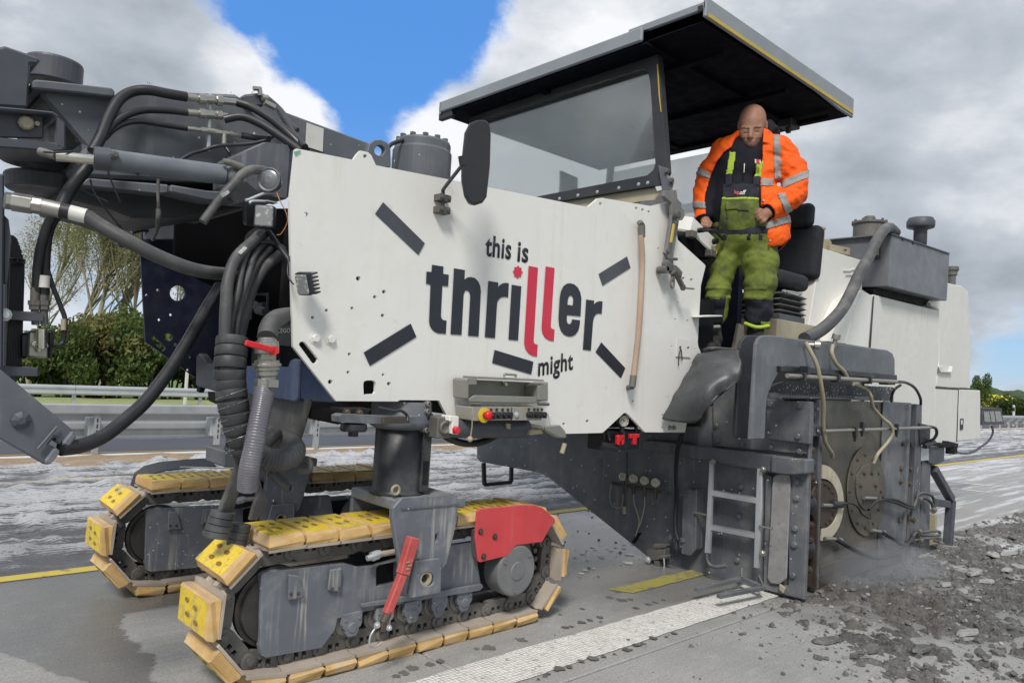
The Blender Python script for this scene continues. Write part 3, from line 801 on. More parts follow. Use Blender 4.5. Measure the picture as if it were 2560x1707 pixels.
for sd_, lm in ((1, 'leaf_dark'), (2, 'leaf_olive'), (3, 'leaf_dark')):
    b, s_ = bush_meshes(sd_, 6500, 4.6, 3.2, 4.0, .13)
    kinds.append([('crown', b.mesh('bush_leaves', M[lm])), ('stem', s_.mesh('bush_stems', M['bark_dark']))])
hedge = [  # x in the survey frame, distance Y, kind, height, label
    (75, 36, 0, .62, 'dark green hedge bush beside the conveyor frame'),
    (150, 35, 0, .80, 'fresh green bush of the hedge under the bare trees'),
    (205, 37, 1, .95, 'olive brown bush in the middle of the hedge'),
    (262, 36, 1, 1.0, 'tall olive bush of the hedge next to the drilled navy plate'),
    (330, 35, 2, .98, 'dark green bush of the hedge cut off by the drilled navy plate'),
    (395, 36, 0, .85, 'green bush of the hedge seen below the drilled navy plate'),
    (470, 35, 2, .8, 'dark bush of the hedge behind the corrugated hose bundle'),
    (20, 36, 1, .7, 'olive bush behind the conveyor frame and its hydraulic motor')]
for px, Yh, kd, sc, lab in hedge:
    p = onY('D', Yh, (px, 880))[0]
    place_bush(kinds[kd], (p.x, Yh, -1.0), px*.7, (sc*1.05, sc, sc*1.06), lab)

def grow_tree(seed, h, spread, n_leaf, leaf=.09, twig=.012, levels=4):
    rng = random.Random(seed); wood = MB(); tips = []
    def branch(p, d, l, r, lev):
        n = 4; pts = [p]
        q = p.copy(); dd = d.copy()
        for i in range(n):
            dd = (dd + V((rng.gauss(0, .13), rng.gauss(0, .13), rng.gauss(.03, .06)))).normalized()
            q = q + dd*l/n; pts.append(q.copy())
        wood.tube(pts, lambda t: max(twig, r*(1-.6*t)), 6 if lev < 2 else 3, 2, caps=False)
        if lev >= 2: tips.extend(pts[1:])
        if lev >= levels: return
        k = rng.choice((3, 4, 5)) if lev else 12
        for i in range(k):
            t = rng.uniform(.25, 1.0) if lev else rng.uniform(.36, 1.0)
            a = pts[min(n, int(t*n))].lerp(pts[min(n, int(t*n)+1)], t*n-int(t*n)) if int(t*n) < n else pts[-1]
            az = rng.uniform(0, 2*math.pi); tl = math.radians(rng.uniform(20, 46))
            o = dd.orthogonal().normalized(); o = Matrix.Rotation(az, 3, dd) @ o
            nd = (dd*math.cos(tl) + o*math.sin(tl)*spread + V((0, 0, .18))).normalized()
            branch(a, nd, l*rng.uniform(.42, .68), r*rng.uniform(.32, .5), lev+1)
    branch(V((0, 0, -.2)), V((0, 0, 1)), h*.74, h*.014, 0)
    lv = MB()
    for _ in range(n_leaf):
        p = rng.choice(tips) + V((rng.gauss(0, .22), rng.gauss(0, .22), rng.gauss(0, .2)))
        u = V((rng.gauss(0, 1), rng.gauss(0, 1), rng.gauss(0, 1))).normalized(); w_ = u.orthogonal().normalized(); l = leaf*rng.uniform(.5, 1.3)
        lv.add([p-u*l, p+w_*l*.6, p+u*l, p-w_*l*.6], [(0, 1, 2, 3)])
    return wood, lv
def place_tree(meshes, loc, rz, sc, label, group):
    r = thing('tree', label, 'tree', loc, group)
    for nm, me in meshes:
        o = bpy.data.objects.new(nm, me); COL.objects.link(o); o.parent = r
    r.rotation_euler = (0, 0, rz); r.scale = (sc, sc, sc)
tk = []
for sd_ in (11, 12):
    w_, l_ = grow_tree(sd_, 10.4, .6, 15000, .05, .006)
    tk.append([('trunk', w_.mesh('tree_wood', M['bark'])), ('crown', l_.mesh('tree_buds', M['leaf_pale']))])
for px, Yt, kd, sc, lab in ((60, 44, 0, .92, 'bare budding tree half behind the conveyor frame and its fan guard'), (128, 42, 1, .98, 'bare budding tree between the conveyor frame and the tallest trunk'),
                            (178, 41, 0, 1.08, 'tallest budding tree with a forked trunk above the hedge'), (228, 43, 1, 1.02, 'slender budding tree between the tallest one and the leaning one'),
                            (292, 42, 0, .95, 'leaning budding tree beside the drilled navy plate'), (350, 45, 1, .9, 'budding tree hidden behind the drilled navy plate')):
    p = onY('D', Yt, (px, 880))[0]
    place_tree(tk[kd], (p.x, Yt, -1.1), px*.37, sc, lab, 'bare trees above the hedge')
# right: a leafy tree by the road, scrub, rapeseed field and far woods
b, s_ = bush_meshes(8, 5200, 6.0, 5.0, 7.6, .2)
lt = [('crown', b.mesh('tree_leaves', M['leaf_dark'])), ('trunk', s_.mesh('tree_stems', M['bark_dark']))]
for px, dist, sc, lab in ((2205, 92, .98, 'leafy tree rising behind the white engine body'), (2250, 98, 1.0, 'green leafy tree standing clear of the white engine body by the road'),):
    d = ray('D', px, 930); q = CAM + d*(dist/np.linalg.norm(d))
    r = thing('tree', lab, 'tree', (q[0], q[1], -.9), 'leafy trees behind the engine body')
    for nm, me in lt:
        o = bpy.data.objects.new(nm, me); COL.objects.link(o); o.parent = r
    k_ = .72 if px < 2230 else .42; r.scale = (sc*k_, sc*k_, sc*.7); r.rotation_euler = (0, 0, px)
for i, (px, dist, sc, lab) in enumerate(((2345, 84, .78, 'green bush behind the white marker post with the black band'), (2330, 96, .36, 'low olive scrub in front of the rapeseed field'))):
    d = ray('D', px, 945); q = CAM + d*(dist/np.linalg.norm(d))
    place_bush(kinds[(0, 1)[i]], (q[0], q[1], -1.1), px, (sc*1.5, sc*1.3, sc), lab, 'scrub before the rapeseed field')
b = MB(); c0 = ray('D', 2200, 926); c1 = ray('D', 2420, 932)
def far_pt(px, dist, z):
    d = ray('D', px, 930); d[2] = 0; d /= np.linalg.norm(d); return (d[0]*dist, d[1]*dist, z)
b.add([far_pt(2215, 300, -1.2), far_pt(2328, 300, -1.2), far_pt(2326, 560, 4.6), far_pt(2215, 560, 5.2)], [(0, 1, 2, 3)])
kind(b.build('rapeseed_field', M['rape']), 'structure')
for nm, dist, px0, px1, hh in (('far_wood', 900, 1900, 2700, 19), ('far_wood', 640, 2330, 2700, 9), ('far_wood', 700, -500, 600, 8)):
    b = MB(); N = 160; rows = []
    for i in range(N+1):
        px = px0+(px1-px0)*i/N
        top = hh*(.72+.42*fbm(px*.006, dist, 0, 4))
        for j, (dd, zf) in enumerate(((0, -.2), (2, .35), (6, .7), (14, .93), (30, 1.0), (60, .85))):
            x_, y_, _ = far_pt(px, dist+dd, 0)
            z_ = top*zf + (fbm(px*.22, j*3.1, dist, 3)*.8 if j else 0)
            b.v.append((x_, y_, z_-1.5))
    for i in range(N):
        for j in range(5):
            b.f.append([i*6+j, (i+1)*6+j, (i+1)*6+j+1, i*6+j+1]); b.sm.append(True); b.mi.append(0)
    kind(b.build(nm, M['wood_far']), 'stuff')
# ------------------------------------------------------------------ the milling machine
mach = thing('milling_machine', 'white and grey road milling machine on yellow-padded crawlers with thriller lettering', 'milling machine', (3.3, 3.3, 0))
YP = 2.55                                                     # near side plate
def near(v, *p): return onY(v, YP, *p)
def hole(v, x, y, r, Y=YP, n=10):
    return onY(v, Y, *[(x+r*math.cos(2*math.pi*i/n), y+r*math.sin(2*math.pi*i/n)) for i in range(n)])
def part(b, name, m, bevel=None, parent=None, seg=1): return b.build(name, m, parent or mach, bevel, seg)
def Yv(d): return (0, d, 0)
def Xv(d): return (d, 0, 0)

# ---- white side plate with its drilled holes
outline = near('e1', (780, 1275), (590, 1273), (575, 1280), (275, 1278), (65, 1012), (48, 300), (75, 48), (82, 42), (360, 98), (378, 70), (395, 52), (432, 60), (448, 76), (470, 124)) \
    + near('e2', (320, 1022), (850, 1128), (905, 1080), (925, 1077), (1190, 1122), (1300, 1096)) \
    + near('n1', (138, 120), (195, 428), (428, 640), (440, 655), (438, 675), (400, 830), (372, 1340), (378, 1380), (400, 1425)) \
    + near('e5', (1600, 472), (1340, 470), (1226, 350), (1213, 343), (1200, 346), (1062, 474), (830, 480), (560, 405), (60, 398), (40, 352))
holes = [hole('e1', *h) for h in ((126, 365, 12), (384, 678, 12), (510, 743, 10), (465, 768, 9), (353, 823, 8), (228, 834, 8), (160, 869, 8), (503, 859, 9), (340, 1048, 8),
         (334, 1137, 8), (247, 1184, 12), (505, 1149, 7), (534, 1193, 10), (417, 79, 10))]
holes += [near('e1', (92, 1002), (98, 990), (112, 985), (124, 992), (188, 1072), (184, 1088), (168, 1098), (156, 1090)),
          near('e1', (408, 1195), (412, 1182), (425, 1177), (458, 1177), (470, 1187), (469, 1232), (462, 1243), (410, 1247))]
holes += [hole('e5', *h) for h in ((808, 415, 9), (963, 397, 10), (1258, 266, 6), (1452, 440, 6), (1455, 357, 6), (705, 353, 6))]
holes += [hole('e2', 917, 1109, 9)] + [near('e2', (x-7, y-6), (x+7, y-4), (x+7, y+7), (x-7, y+5)) for x, y in ((1112, 1132), (1146, 1141), (1180, 1151))]
holes += [hole('n1', *h) for h in ((316, 780, 13), (244, 768, 13), (195, 981, 6), (173, 1130, 7), (280, 1143, 7), (20, 502, 8), (142, 1372, 6), (347, 1393, 6), (209, 1382, 12), (280, 1387, 13))]
plate_ = MB().plate(outline, Yv(.016), holes)
side = part(plate_, 'side_plate', M['white'])
# everything that sits on the plate
b = MB()
for x, y in ((172, 971), (247, 976)): b.bolt(near('e1', (x, y))[0], (0, -1, 0), .017, .012)
part(b, 'plate_bolt', M['white'], parent=side)
b = MB()
for x, y in ((1497, 441), (1525, 441)): b.bolt(near('e5', (x, y))[0], (0, -1, 0), .011, .012)
part(b, 'plate_bolt', M['steel'], parent=side)
# small cover with two cable holes
part(MB().plate([p+V((0, -.003, 0)) for p in near('n1', (178, 1300), (305, 1318), (298, 1472), (172, 1464))], Yv(-.004), [[p+V((0, -.003, 0)) for p in hole('n1', *h)] for h in ((209, 1382, 12), (280, 1387, 13))]), 'cover_plate', M['white'], parent=side)
b = MB(); b.tube(atY('n1', (209, 1380, 2.56), (218, 1400, 2.53), (205, 1450, 2.535), (202, 1545, 2.54)), .003, 6); b.tube(atY('n1', (209, 1380, 2.56), (225, 1405, 2.53), (232, 1480, 2.535), (232, 1500, 2.54)), .003, 6)
part(b, 'loose_wire', M['plastic'], parent=side)
part(MB().plate(near('n1', (318, 1103), (385, 1096), (505, 1099), (510, 1112), (385, 1116), (315, 1117)), Yv(-.07)), 'step_lug', M['white'], .004, side)
# ---- lettering, flat film on the plate
YF = YP-.0025
def film(v, name, m, *loops, Y=YF):
    ls = [onY(v, Y, *l) for l in loops]
    return MB().plate(ls[0], Yv(-.0012), ls[1:]).build(name, m, side)
def qarc(cx, cy, rx, ry, a0, a1, n=8):
    return [(cx+rx*math.cos(math.radians(a0+(a1-a0)*i/n)), cy+ry*math.sin(math.radians(a0+(a1-a0)*i/n))) for i in range(n+1)]
DB, DR, DG = M['decal_black'], M['decal_red'], M['decal_grey']
film('L', 'letter_t', DB, [(157, 399), (268, 416), (264, 488), (320, 497), (313, 610), (257, 604), (243, 890)] + qarc(275, 890, 32, 52, 180, 100, 5) + [(298, 945), (291, 1074), (262, 1073)] + qarc(245, 950, 117, 122, 80, 180, 7) + [(142, 592), (98, 584), (103, 465), (152, 470)])
film('L', 'letter_h', DB, [(372, 433), (478, 451), (473, 545)] + [(500, 525), (535, 518), (575, 528), (608, 560), (628, 605), (635, 655), (612, 1100), (510, 1093), (531, 715), (528, 680), (515, 656), (498, 648), (480, 655), (468, 678), (464, 710), (445, 1086), (338, 1078)])
film('L', 'letter_r', DB, [(709, 557), (806, 573), (803, 618), (822, 597), (852, 580), (880, 576), (909, 580), (902, 718), (870, 712), (838, 716), (812, 735), (796, 765), (791, 810), (773, 1117), (674, 1107)])
film('L', 'letter_i', DB, [(938, 595), (1031, 609), (999, 1139), (906, 1131)])
film('L', 'letter_l', DR, [(1104, 410), (1194, 427), (1152, 1140), (1155, 1162), (1168, 1176), (1191, 1180), (1185, 1296), (1140, 1288), (1100, 1262), (1072, 1222), (1060, 1170), (1062, 1120)])
film('L', 'letter_l', DR, [(1271, 414), (1357, 431), (1320, 990), (1322, 1015), (1336, 1028), (1357, 1032), (1349, 1146), (1305, 1138), (1262, 1110), (1238, 1066), (1231, 1010)])
film('L', 'letter_e', DB, [(1512, 580), (1550, 590), (1585, 622), (1609, 668), (1620, 725), (1612, 903), (1478, 890), (1476, 940), (1482, 968), (1500, 982), (1518, 972), (1527, 950), (1528, 933), (1607, 942), (1603, 990), (1590, 1040), (1566, 1078), (1530, 1099), (1490, 1100), (1452, 1083), (1420, 1045), (1402, 990), (1396, 920), (1408, 725), (1420, 660), (1445, 608), (1478, 584)],
     [(1483, 790), (1537, 798), (1541, 735), (1533, 708), (1515, 698), (1498, 708), (1487, 738)])
film('L', 'letter_r', DB, [(1668, 739), (1745, 750), (1743, 788), (1765, 766), (1795, 755), (1828, 758), (1819, 880), (1790, 874), (1762, 884), (1742, 915), (1734, 955), (1713, 1238), (1635, 1228)])
st = []
for i in range(8):
    a = math.radians(-90+45*i); a2 = math.radians(-90+45*i+36)
    st += [(997+50*math.cos(a), 470+66*math.sin(a)), (997+36*math.cos(a2), 470+50*math.sin(a2))]
film('L', 'star_dot', DR, st)
for l, m_ in (([(505, 305), (709, 506), (678, 562), (466, 361)], DG), ([(640, 899), (668, 964), (440, 1106), (410, 1040)], DB)): film('e1', 'stripe', m_, l)
film('L', 'stripe', DB, [(770, 1232), (1149, 1348), (1129, 1471), (746, 1360)])
film('D', 'stripe', DG, [(1375, 629), (1440, 589), (1448, 615), (1384, 656)])
film('D', 'stripe', DB, [(1381, 786), (1436, 845), (1426, 868), (1368, 808)])
def words(txt, v, p0, p1, ph, Y, m_, name, parent, off=.012, nrm=(0, -1, 0)):
    """one word as raised film: baseline from p0 to p1, ph a point above p0 at the height of the tall letters"""
    a, e, h = onY(v, Y, p0, p1, ph)
    cu = bpy.data.curves.new(name, 'FONT'); cu.body = txt; cu.offset = off; cu.extrude = .0; cu.resolution_u = 3; cu.space_character = 1.06
    o = bpy.data.objects.new(name, cu); COL.objects.link(o)
    bpy.context.view_layer.update()
    dg = bpy.context.evaluated_depsgraph_get()
    me = bpy.data.meshes.new_from_object(o.evaluated_get(dg))
    bpy.data.objects.remove(o)
    co = np.empty(len(me.vertices)*3); me.vertices.foreach_get('co', co); co = co.reshape(-1, 3)
    x0, x1 = co[:, 0].min(), co[:, 0].max(); hh = .72
    ux, uz = (e-a)/(x1-x0), (h-a)/hh
    res = np.array(a)[None] + np.outer(co[:, 0]-x0, np.array(ux)) + np.outer(co[:, 1], np.array(uz))
    me.vertices.foreach_set('co', res.reshape(-1)); me.materials.append(m_); me.update()
    o = bpy.data.objects.new(name, me); COL.objects.link(o); attach(o, parent)
    md = o.modifiers.new('film', 'SOLIDIFY'); md.thickness = .001
    return o
words('this', 'L', (678, 306), (930, 342), (690, 98), YF, DB, 'lettering', side, .022)
words('is', 'L', (992, 360), (1098, 374), (1004, 154), YF, DB, 'lettering', side, .022)
words('might', 'L', (1196, 1485), (1538, 1420), (1200, 1300), YF, DB, 'lettering', side, .022)
film('c1', 'paint_mark', paint('green_marker', (.12, .4, .3), .5), [(2215, 905), (2262, 893), (2268, 903), (2225, 932)])

# ---- body behind the plate
bod = MB(); bod.box((1.95, YP+.03, 1.06), (4.1, 4.16, 1.72)); bod.box((4.1, 2.62, 1.06), (4.15, 4.16, 1.5)); bod.box((2.75, YP+.09, .925), (4.1, 4.1, 1.06))  # near-black boxes stand in for the unlit inside of the machine
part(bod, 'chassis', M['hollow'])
part(MB().box((2.02, YP+.02, 1.74), (3.5, 4.16, 1.84)), 'deck', M['dark'], .004)
part(MB().box((1.9, YP+.016, 1.84), (2.55, YP+.10, 1.98)), 'deck_rim', M['grey'], .006)
# far side plate, navy inside, drilled
YQ = 4.22
fo = onY('c2', YQ, (775, 140), (765, 340), (792, 815), (1065, 1012), (1500, 1012), (1500, 140))
fh = [hole('c2', *h, Y=YQ, n=20) for h in ((967, 550, 42),)] + [hole('c2', *h, Y=YQ) for h in ((797, 560, 8), (860, 534, 8), (930, 668, 8), (867, 695, 8), (955, 830, 9), (1030, 897, 8), (1022, 968, 7), (950, 917, 6))]
fh += [onY('c2', YQ, (893, 775), (912, 765), (938, 778), (942, 797), (925, 811), (897, 806)), onY('c2', YQ, (818, 797), (826, 786), (840, 784), (902, 845), (897, 860), (882, 866))]
far_ = part(MB().plate(fo, Yv(.016), fh), 'side_plate', M['navy']); far_['label'] = 'navy inner face of the far side plate'
part(MB().plate(onY('c2', YQ-.03, (778, 142), (948, 150), (948, 262), (778, 262)), Yv(-.04)), 'lamp_bracket', M['slate'], .004, far_)
b = MB(); b.tube(atY('c2', (715, 235, 4.15), (720, 218, 4.15), (775, 205, 4.15), (830, 212, 4.17)), .012, 6); b.tube(atY('c2', (640, 290, 4.0), (660, 268, 4.0), (690, 290, 4.0)), .02, 6)
part(b, 'wire_loom', M['plastic'], parent=far_)
# engine bay: dark blocks with ribs behind the hoses
b = MB(); XE = 1.95
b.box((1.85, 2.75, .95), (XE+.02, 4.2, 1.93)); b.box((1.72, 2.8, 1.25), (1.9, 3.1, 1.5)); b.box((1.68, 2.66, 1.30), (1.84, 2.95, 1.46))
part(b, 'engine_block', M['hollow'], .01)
bay = MB()
for i in range(7): bay.box((1.60, 2.70, 1.28+i*.022), (1.70, 2.93, 1.288+i*.022))
bay.tube(onX('h1', 1.62, (310, 520), (320, 395), (330, 388), (385, 390), (397, 402), (390, 560)), .008, 8)
part(bay, 'cooler_fins', M['plastic'])
b = MB(); b.tube(onX('h1', 1.62, (330, 440), (345, 455), (380, 445)), .02, 8); b.cyl(*onX('h1', 1.60, (345, 470), (385, 480)), .022, 12)
part(b, 'air_pipe', M['hose'])
bx = onX('h1', 1.60, (405, 545), (515, 545), (515, 660), (405, 650))
part(MB().plate(bx, Xv(.12)), 'battery_case', M['plastic'], .006)
def words_x(txt, v, X, p0, p1, ph, m_, name, parent):
    o = words(txt, v, p0, p1, ph, 3.0, m_, name, parent)
    a, e, h = onX(v, X, p0, p1, ph); a2, e2, h2 = onY(v, 3.0, p0, p1, ph)
    me = o.data
    A = np.stack([np.array(e2-a2), np.array(h2-a2)], 1); B = np.stack([np.array(e-a), np.array(h-a)], 1)
    co = np.empty(len(me.vertices)*3); me.vertices.foreach_get('co', co); co = co.reshape(-1, 3)-np.array(a2)
    k = np.linalg.lstsq(A, co.T, rcond=None)[0]
    me.vertices.foreach_set('co', ((B @ k).T+np.array(a)).reshape(-1)); me.update()
    return o
words_x('CEGO', 'h1', 1.595, (445, 590), (512, 588), (447, 566), M['sticker'], 'lettering', mach)

# ---- blue cross member, aprons
XB = 1.40
part(MB().plate(onX('h1', XB, (265, 762), (498, 766), (510, 735), (530, 724), (557, 727), (546, 935), (535, 950), (265, 905)), Xv(.02)), 'cross_member', M['blue'], .006)
part(MB().plate(onX('h1', XB+.1, (20, 712), (35, 693), (75, 745), (270, 760), (270, 910), (150, 905), (18, 865)), Xv(.05)), 'bumper', M['slate'], .008)
b = MB(); b.plate(onX('h1', XB+.12, (80, 895), (155, 905), (155, 965), (120, 960), (85, 945)), Xv(.08)); b.plate(onX('h1', XB+.11, (22, 870), (45, 875), (35, 902), (22, 895)), Xv(.03))
part(b, 'tow_eye', M['hollow'], .006)
part(MB().plate(onX('D', 1.72, (690, 830), (770, 905), (770, 925), (690, 920)), Xv(.03)), 'cross_member', M['blue'], .006)
cA, cB, cC, cD = onX('h1', XB+.05, (262, 905), (628, 938), (557, 1162), (300, 1085))
b = MB(); n = 14
g_ = []
for i in range(n+1):
    for k in range(n+1):
        u_, v_ = k/n, i/n
        p = cA.lerp(cB, u_).lerp(cD.lerp(cC, u_), v_)
        g_.append(p+V((.022*noise.noise(V((u_*2.2, v_*.9, 4)))+.01*math.sin(u_*7), 0, -.012*noise.noise(V((u_*5, 2, 2)))*v_)))
b.add(g_, [(i*(n+1)+k, i*(n+1)+k+1, (i+1)*(n+1)+k+1, (i+1)*(n+1)+k) for i in range(n) for k in range(n)], True)
o = part(b, 'rubber_apron', M['apron']); md = o.modifiers.new('t', 'SOLIDIFY'); md.thickness = .008
# black sheet put in for the darkness of the engine bay
part(MB().plate(onY('c2', 3.95, (955, 85), (1580, 90), (1580, 760), (1290, 760), (1180, 520), (1010, 440), (950, 330)), Yv(.02)), 'bay_shade_sheet', M['black'])
# ---- hoses at the front
def hose(name, m, r, v, pts, parent=None, seg=10, k=6):
    return part(MB().tube(atY(v, *pts), r, seg, k), name, m, parent=parent)
hose('hose', M['hose'], .021, 'h1', [(365, 70, 2.72), (310, 120, 2.66), (230, 200, 2.62), (190, 310, 2.58), (178, 450, 2.56), (172, 620, 2.55)])
for k, pts in enumerate(([(370, 90, 2.72), (300, 150, 2.66), (260, 260, 2.62), (240, 380, 2.58), (210, 500, 2.58), (200, 620, 2.58)],
            [(400, 100, 2.74), (330, 180, 2.66), (300, 270, 2.62), (255, 430, 2.6), (225, 620, 2.58)], [(410, 150, 2.75), (340, 230, 2.66), (290, 350, 2.62), (250, 480, 2.6), (215, 620, 2.6)])):
    hose('hose', M['hose'], .011, 'h1', pts)
hose('hose', M['hose'], .02, 'h1', [(460, 180, 2.75), (380, 250, 2.68), (320, 350, 2.66), (290, 450, 2.66), (262, 560, 2.64), (245, 640, 2.62)])
hose('hose', M['hose'], .012, 'h1', [(290, 110, 2.8), (300, 80, 2.8), (350, 50, 2.74), (400, 60, 2.72)])
hose('hose', M['plastic'], .010, 'h1', [(400, 60, 2.7), (450, 130, 2.66), (500, 200, 2.62), (520, 240, 2.60)])
hose('hose', M['plastic'], .008, 'h1', [(330, 120, 2.7), (400, 115, 2.68), (470, 140, 2.66), (500, 200, 2.64)])
part(MB().plate(atY('h1', (238, 172, 2.6), (270, 138, 2.6), (288, 146, 2.6), (252, 182, 2.6)), Yv(-.006)), 'hose_tag', M['sticker'], .002)
# sleeve of wound spiral guard round the hose bundle
path = catmull(atY('h1', (212, 615, 2.55), (205, 690, 2.54), (198, 780, 2.53), (200, 860, 2.53), (212, 940, 2.52), (228, 1030, 2.52), (248, 1110, 2.52), (268, 1180, 2.53), (282, 1215, 2.55)), 20)
L_ = len(path)-1
b = MB(); n_turn = 12
for k in range(n_turn):
    t0, t1 = k/n_turn*L_, (k+.93)/n_turn*L_
    seg_ = [path[int(t0)].lerp(path[min(L_, int(t0)+1)], t0-int(t0))]+[path[i] for i in range(int(t0)+1, int(t1)+1)]+[path[int(t1)].lerp(path[min(L_, int(t1)+1)], t1-int(t1))]
    m = MB(); R0 = .0545-.012*(k/n_turn)**2
    ax = seg_[-1]-seg_[0]
    tilt = V((.0, -.012, .006+.004*(k % 3))) if k > 3 else V((0, 0, 0))
    m.tube([seg_[0]+tilt*0, seg_[0].lerp(seg_[-1], .12), seg_[0].lerp(seg_[-1], .88), seg_[-1]], lambda t: R0*(.965 if t in (0, 1) else 1.0), 18, spline=False, smooth=True)
    part(m, 'spiral_guard_turn', M['rubber'])
part(MB().tube([p for p in path], .045, 12, spline=False), 'hose_core', M['hose_black'])
b = MB()
for k in range(5, 12):
    c = path[int((k+.5)/n_turn*L_)]; b.tube([c+(V((math.cos(a)*.052, math.sin(a)*.052, .022*math.sin(a+2.2)))*(1-.18*(k/12)**2)) for a in [i*math.pi/8 for i in range(16)]], .0014, 5, closed=True, k=2)
part(b, 'tie_wire', M['steel'])
# suction pipe with red lever and clear hose
hose('suction_pipe', M['hose'], .034, 'h1', [(575, 498, 2.74), (510, 502, 2.64), (445, 515, 2.56), (405, 555, 2.51), (392, 615, 2.47)], seg=14)
b = MB(); c = atY('h1', (392, 612, 2.47), (392, 845, 2.47)); dz = (c[1]-c[0])
prof = [(0, .034), (.03, .034), (.03, .038), (.085, .038), (.085, .046), (.12, .046), (.2, .048), (.36, .048), (.36, .036), (.52, .036), (.52, .05), (.585, .05), (.59, .058), (.65, .058), (.66, .05), (.74, .05), (.75, .044), (.86, .044), (.87, .036), (1.0, .037)]
b.lathe(c[0], dz, [(h*dz.length, r*.84) for h, r in prof], 20, False)
val = part(b, 'shut_off_valve', M['steel'], .002)
part(MB().bar(*atY('h1', (278, 640, 2.42), (425, 680, 2.42)), .012, .02).cyl(*atY('h1', (428, 682, 2.42), (428, 682, 2.46)), .016, 14), 'valve_lever', M['red_plastic'], .003, val)
path = catmull(atY('h1', (385, 840, 2.47), (372, 930, 2.46), (352, 1040, 2.45), (325, 1180, 2.44), (300, 1300, 2.44), (290, 1405, 2.46)), 30)
part(MB().tube(path, lambda t: .0345+.0010*math.sin(t*2*math.pi*46), 16, spline=False), 'clear_hose', M['clear_hose'])
b = MB(); c0 = path[0]; b.lathe(c0-V((0, 0, .018)), (0, 0, 1), [(0, .0385), (.022, .0385)], 18); b.box(c0+V((-.01, -.05, -.02)), c0+V((.025, -.036, .006)))
part(b, 'hose_clamp', M['steel'], .001)
# ducts and hoses below
p_ = catmull(atY('h1', (350, 1225, 2.62), (410, 1250, 2.60), (480, 1250, 2.6), (535, 1210, 2.64), (505, 1160, 2.75), (410, 1120, 2.85)), 22)
part(MB().tube(p_, lambda t: .041+.0028*math.sin(t*2*math.pi*26), 14, spline=False), 'air_duct', M['apron'])
hose('duct_pipe', M['hose'], .026, 'h1', [(440, 1110, 2.75), (400, 1150, 2.7), (350, 1220, 2.68), (330, 1300, 2.7)])
for pts in ([(560, 1310, 2.66), (610, 1310, 2.66), (618, 1265, 2.7), (575, 1250, 2.75), (540, 1290, 2.75)], [(400, 1320, 2.62), (450, 1370, 2.6), (490, 1395, 2.6), (495, 1370, 2.64), (440, 1320, 2.68)]):
    hose('hose', M['hose'], .011, 'h1', pts)
for i in range(5):
    hose('hose', M['hose'], .011, 'h1', [(250+i*6, 1205, 2.58+.01*i), (235+i*7, 1290, 2.58), (195+i*10, 1400, 2.6), (150+i*13, 1510, 2.62+.01*i), (120+i*12, 1600, 2.64)])
for i in range(5):
    hose('hose', M['hose'], .0095, 'h1', [(310+i*8, 1230, 2.6), (340+i*8, 1330, 2.6), (372-4*i, 1420, 2.6), (385-14*i, 1480, 2.6), (330-6*i, 1560, 2.62)])
for i, (x, y) in enumerate(((160, 1535), (148, 1570), (136, 1605), (126, 1640))):
    a, e = atY('h1', (x+3, y-14, 2.64), (x-6, y+17, 2.64)); part(MB().cyl(a, e, .042, 16), 'spiral_guard_turn', M['rubber'])
for i in range(3):
    a, e = atY('c3', (1170-12*i, 540+48*i, 2.68), (1160-12*i, 585+48*i, 2.68)); part(MB().cyl(a, e, .036, 16), 'spiral_guard_turn', M['rubber'])
hose('thin_rod', M['steel'], .003, 'h1', [(-60, 1290, 3.2), (100, 1293, 2.9), (262, 1297, 2.6)])
b = MB()
for i in range(6):
    c = atY('h1', (193-i*2.5, 1118+i*14, 2.7))[0]; u = V((1, 0, 0)) if i % 2 else V((.3, 1, 0)).normalized()
    b.tube([c+u*(.006*math.cos(a))+V((0, 0, .011*math.sin(a))) for a in [q*math.pi/4 for q in range(8)]], .0018, 5, closed=True, k=2)
part(b, 'chain', M['hollow'])
part(MB().plate(atY('h1', (168, 1205, 3.0), (245, 1200, 3.0), (245, 1300, 3.0), (165, 1290, 3.0)), Yv(.2)), 'hose_tray', M['grey'], .006)
# long sagging hoses to the discharge conveyor
hose('conveyor_hose', M['hose'], .0235, 'c2', [(470, 130, 2.72), (560, 190, 2.7), (700, 268, 2.66), (850, 345, 2.64), (1000, 405, 2.64), (1120, 435, 2.66), (1270, 450, 2.72)], seg=14)
b = MB(); q = atY('c2', (60, 50, 2.8), (215, 78, 2.77), (330, 100, 2.75), (380, 110, 2.74), (470, 132, 2.72), (25, 45, 2.8), (70, 52, 2.8), (178, 70, 2.78), (230, 78, 2.77))
b.cyl(q[5], q[6], .028, 6, smooth=False); b.cyl(q[6], q[7], .031, 6, smooth=False); b.cyl(q[7], q[8], .028, 8, smooth=False); b.cyl(q[8], q[2], .026, 14)
part(b, 'hose_fitting', M['steel'], .002)
part(MB().cyl(q[2], q[3], .025, 14), 'hose_end', M['hose_black'])
part(MB().cyl(q[3], q[4], .0242, 14), 'hose_label', M['sticker'])
hose('conveyor_hose', M['hose_black'], .0225, 'c2', [(1195, 515, 2.95), (1120, 640, 2.85), (1030, 800, 2.75), (930, 960, 2.68), (800, 1130, 2.62), (680, 1240, 2.58), (560, 1330, 2.54), (440, 1380, 2.52), (330, 1395, 2.5)], seg=14)

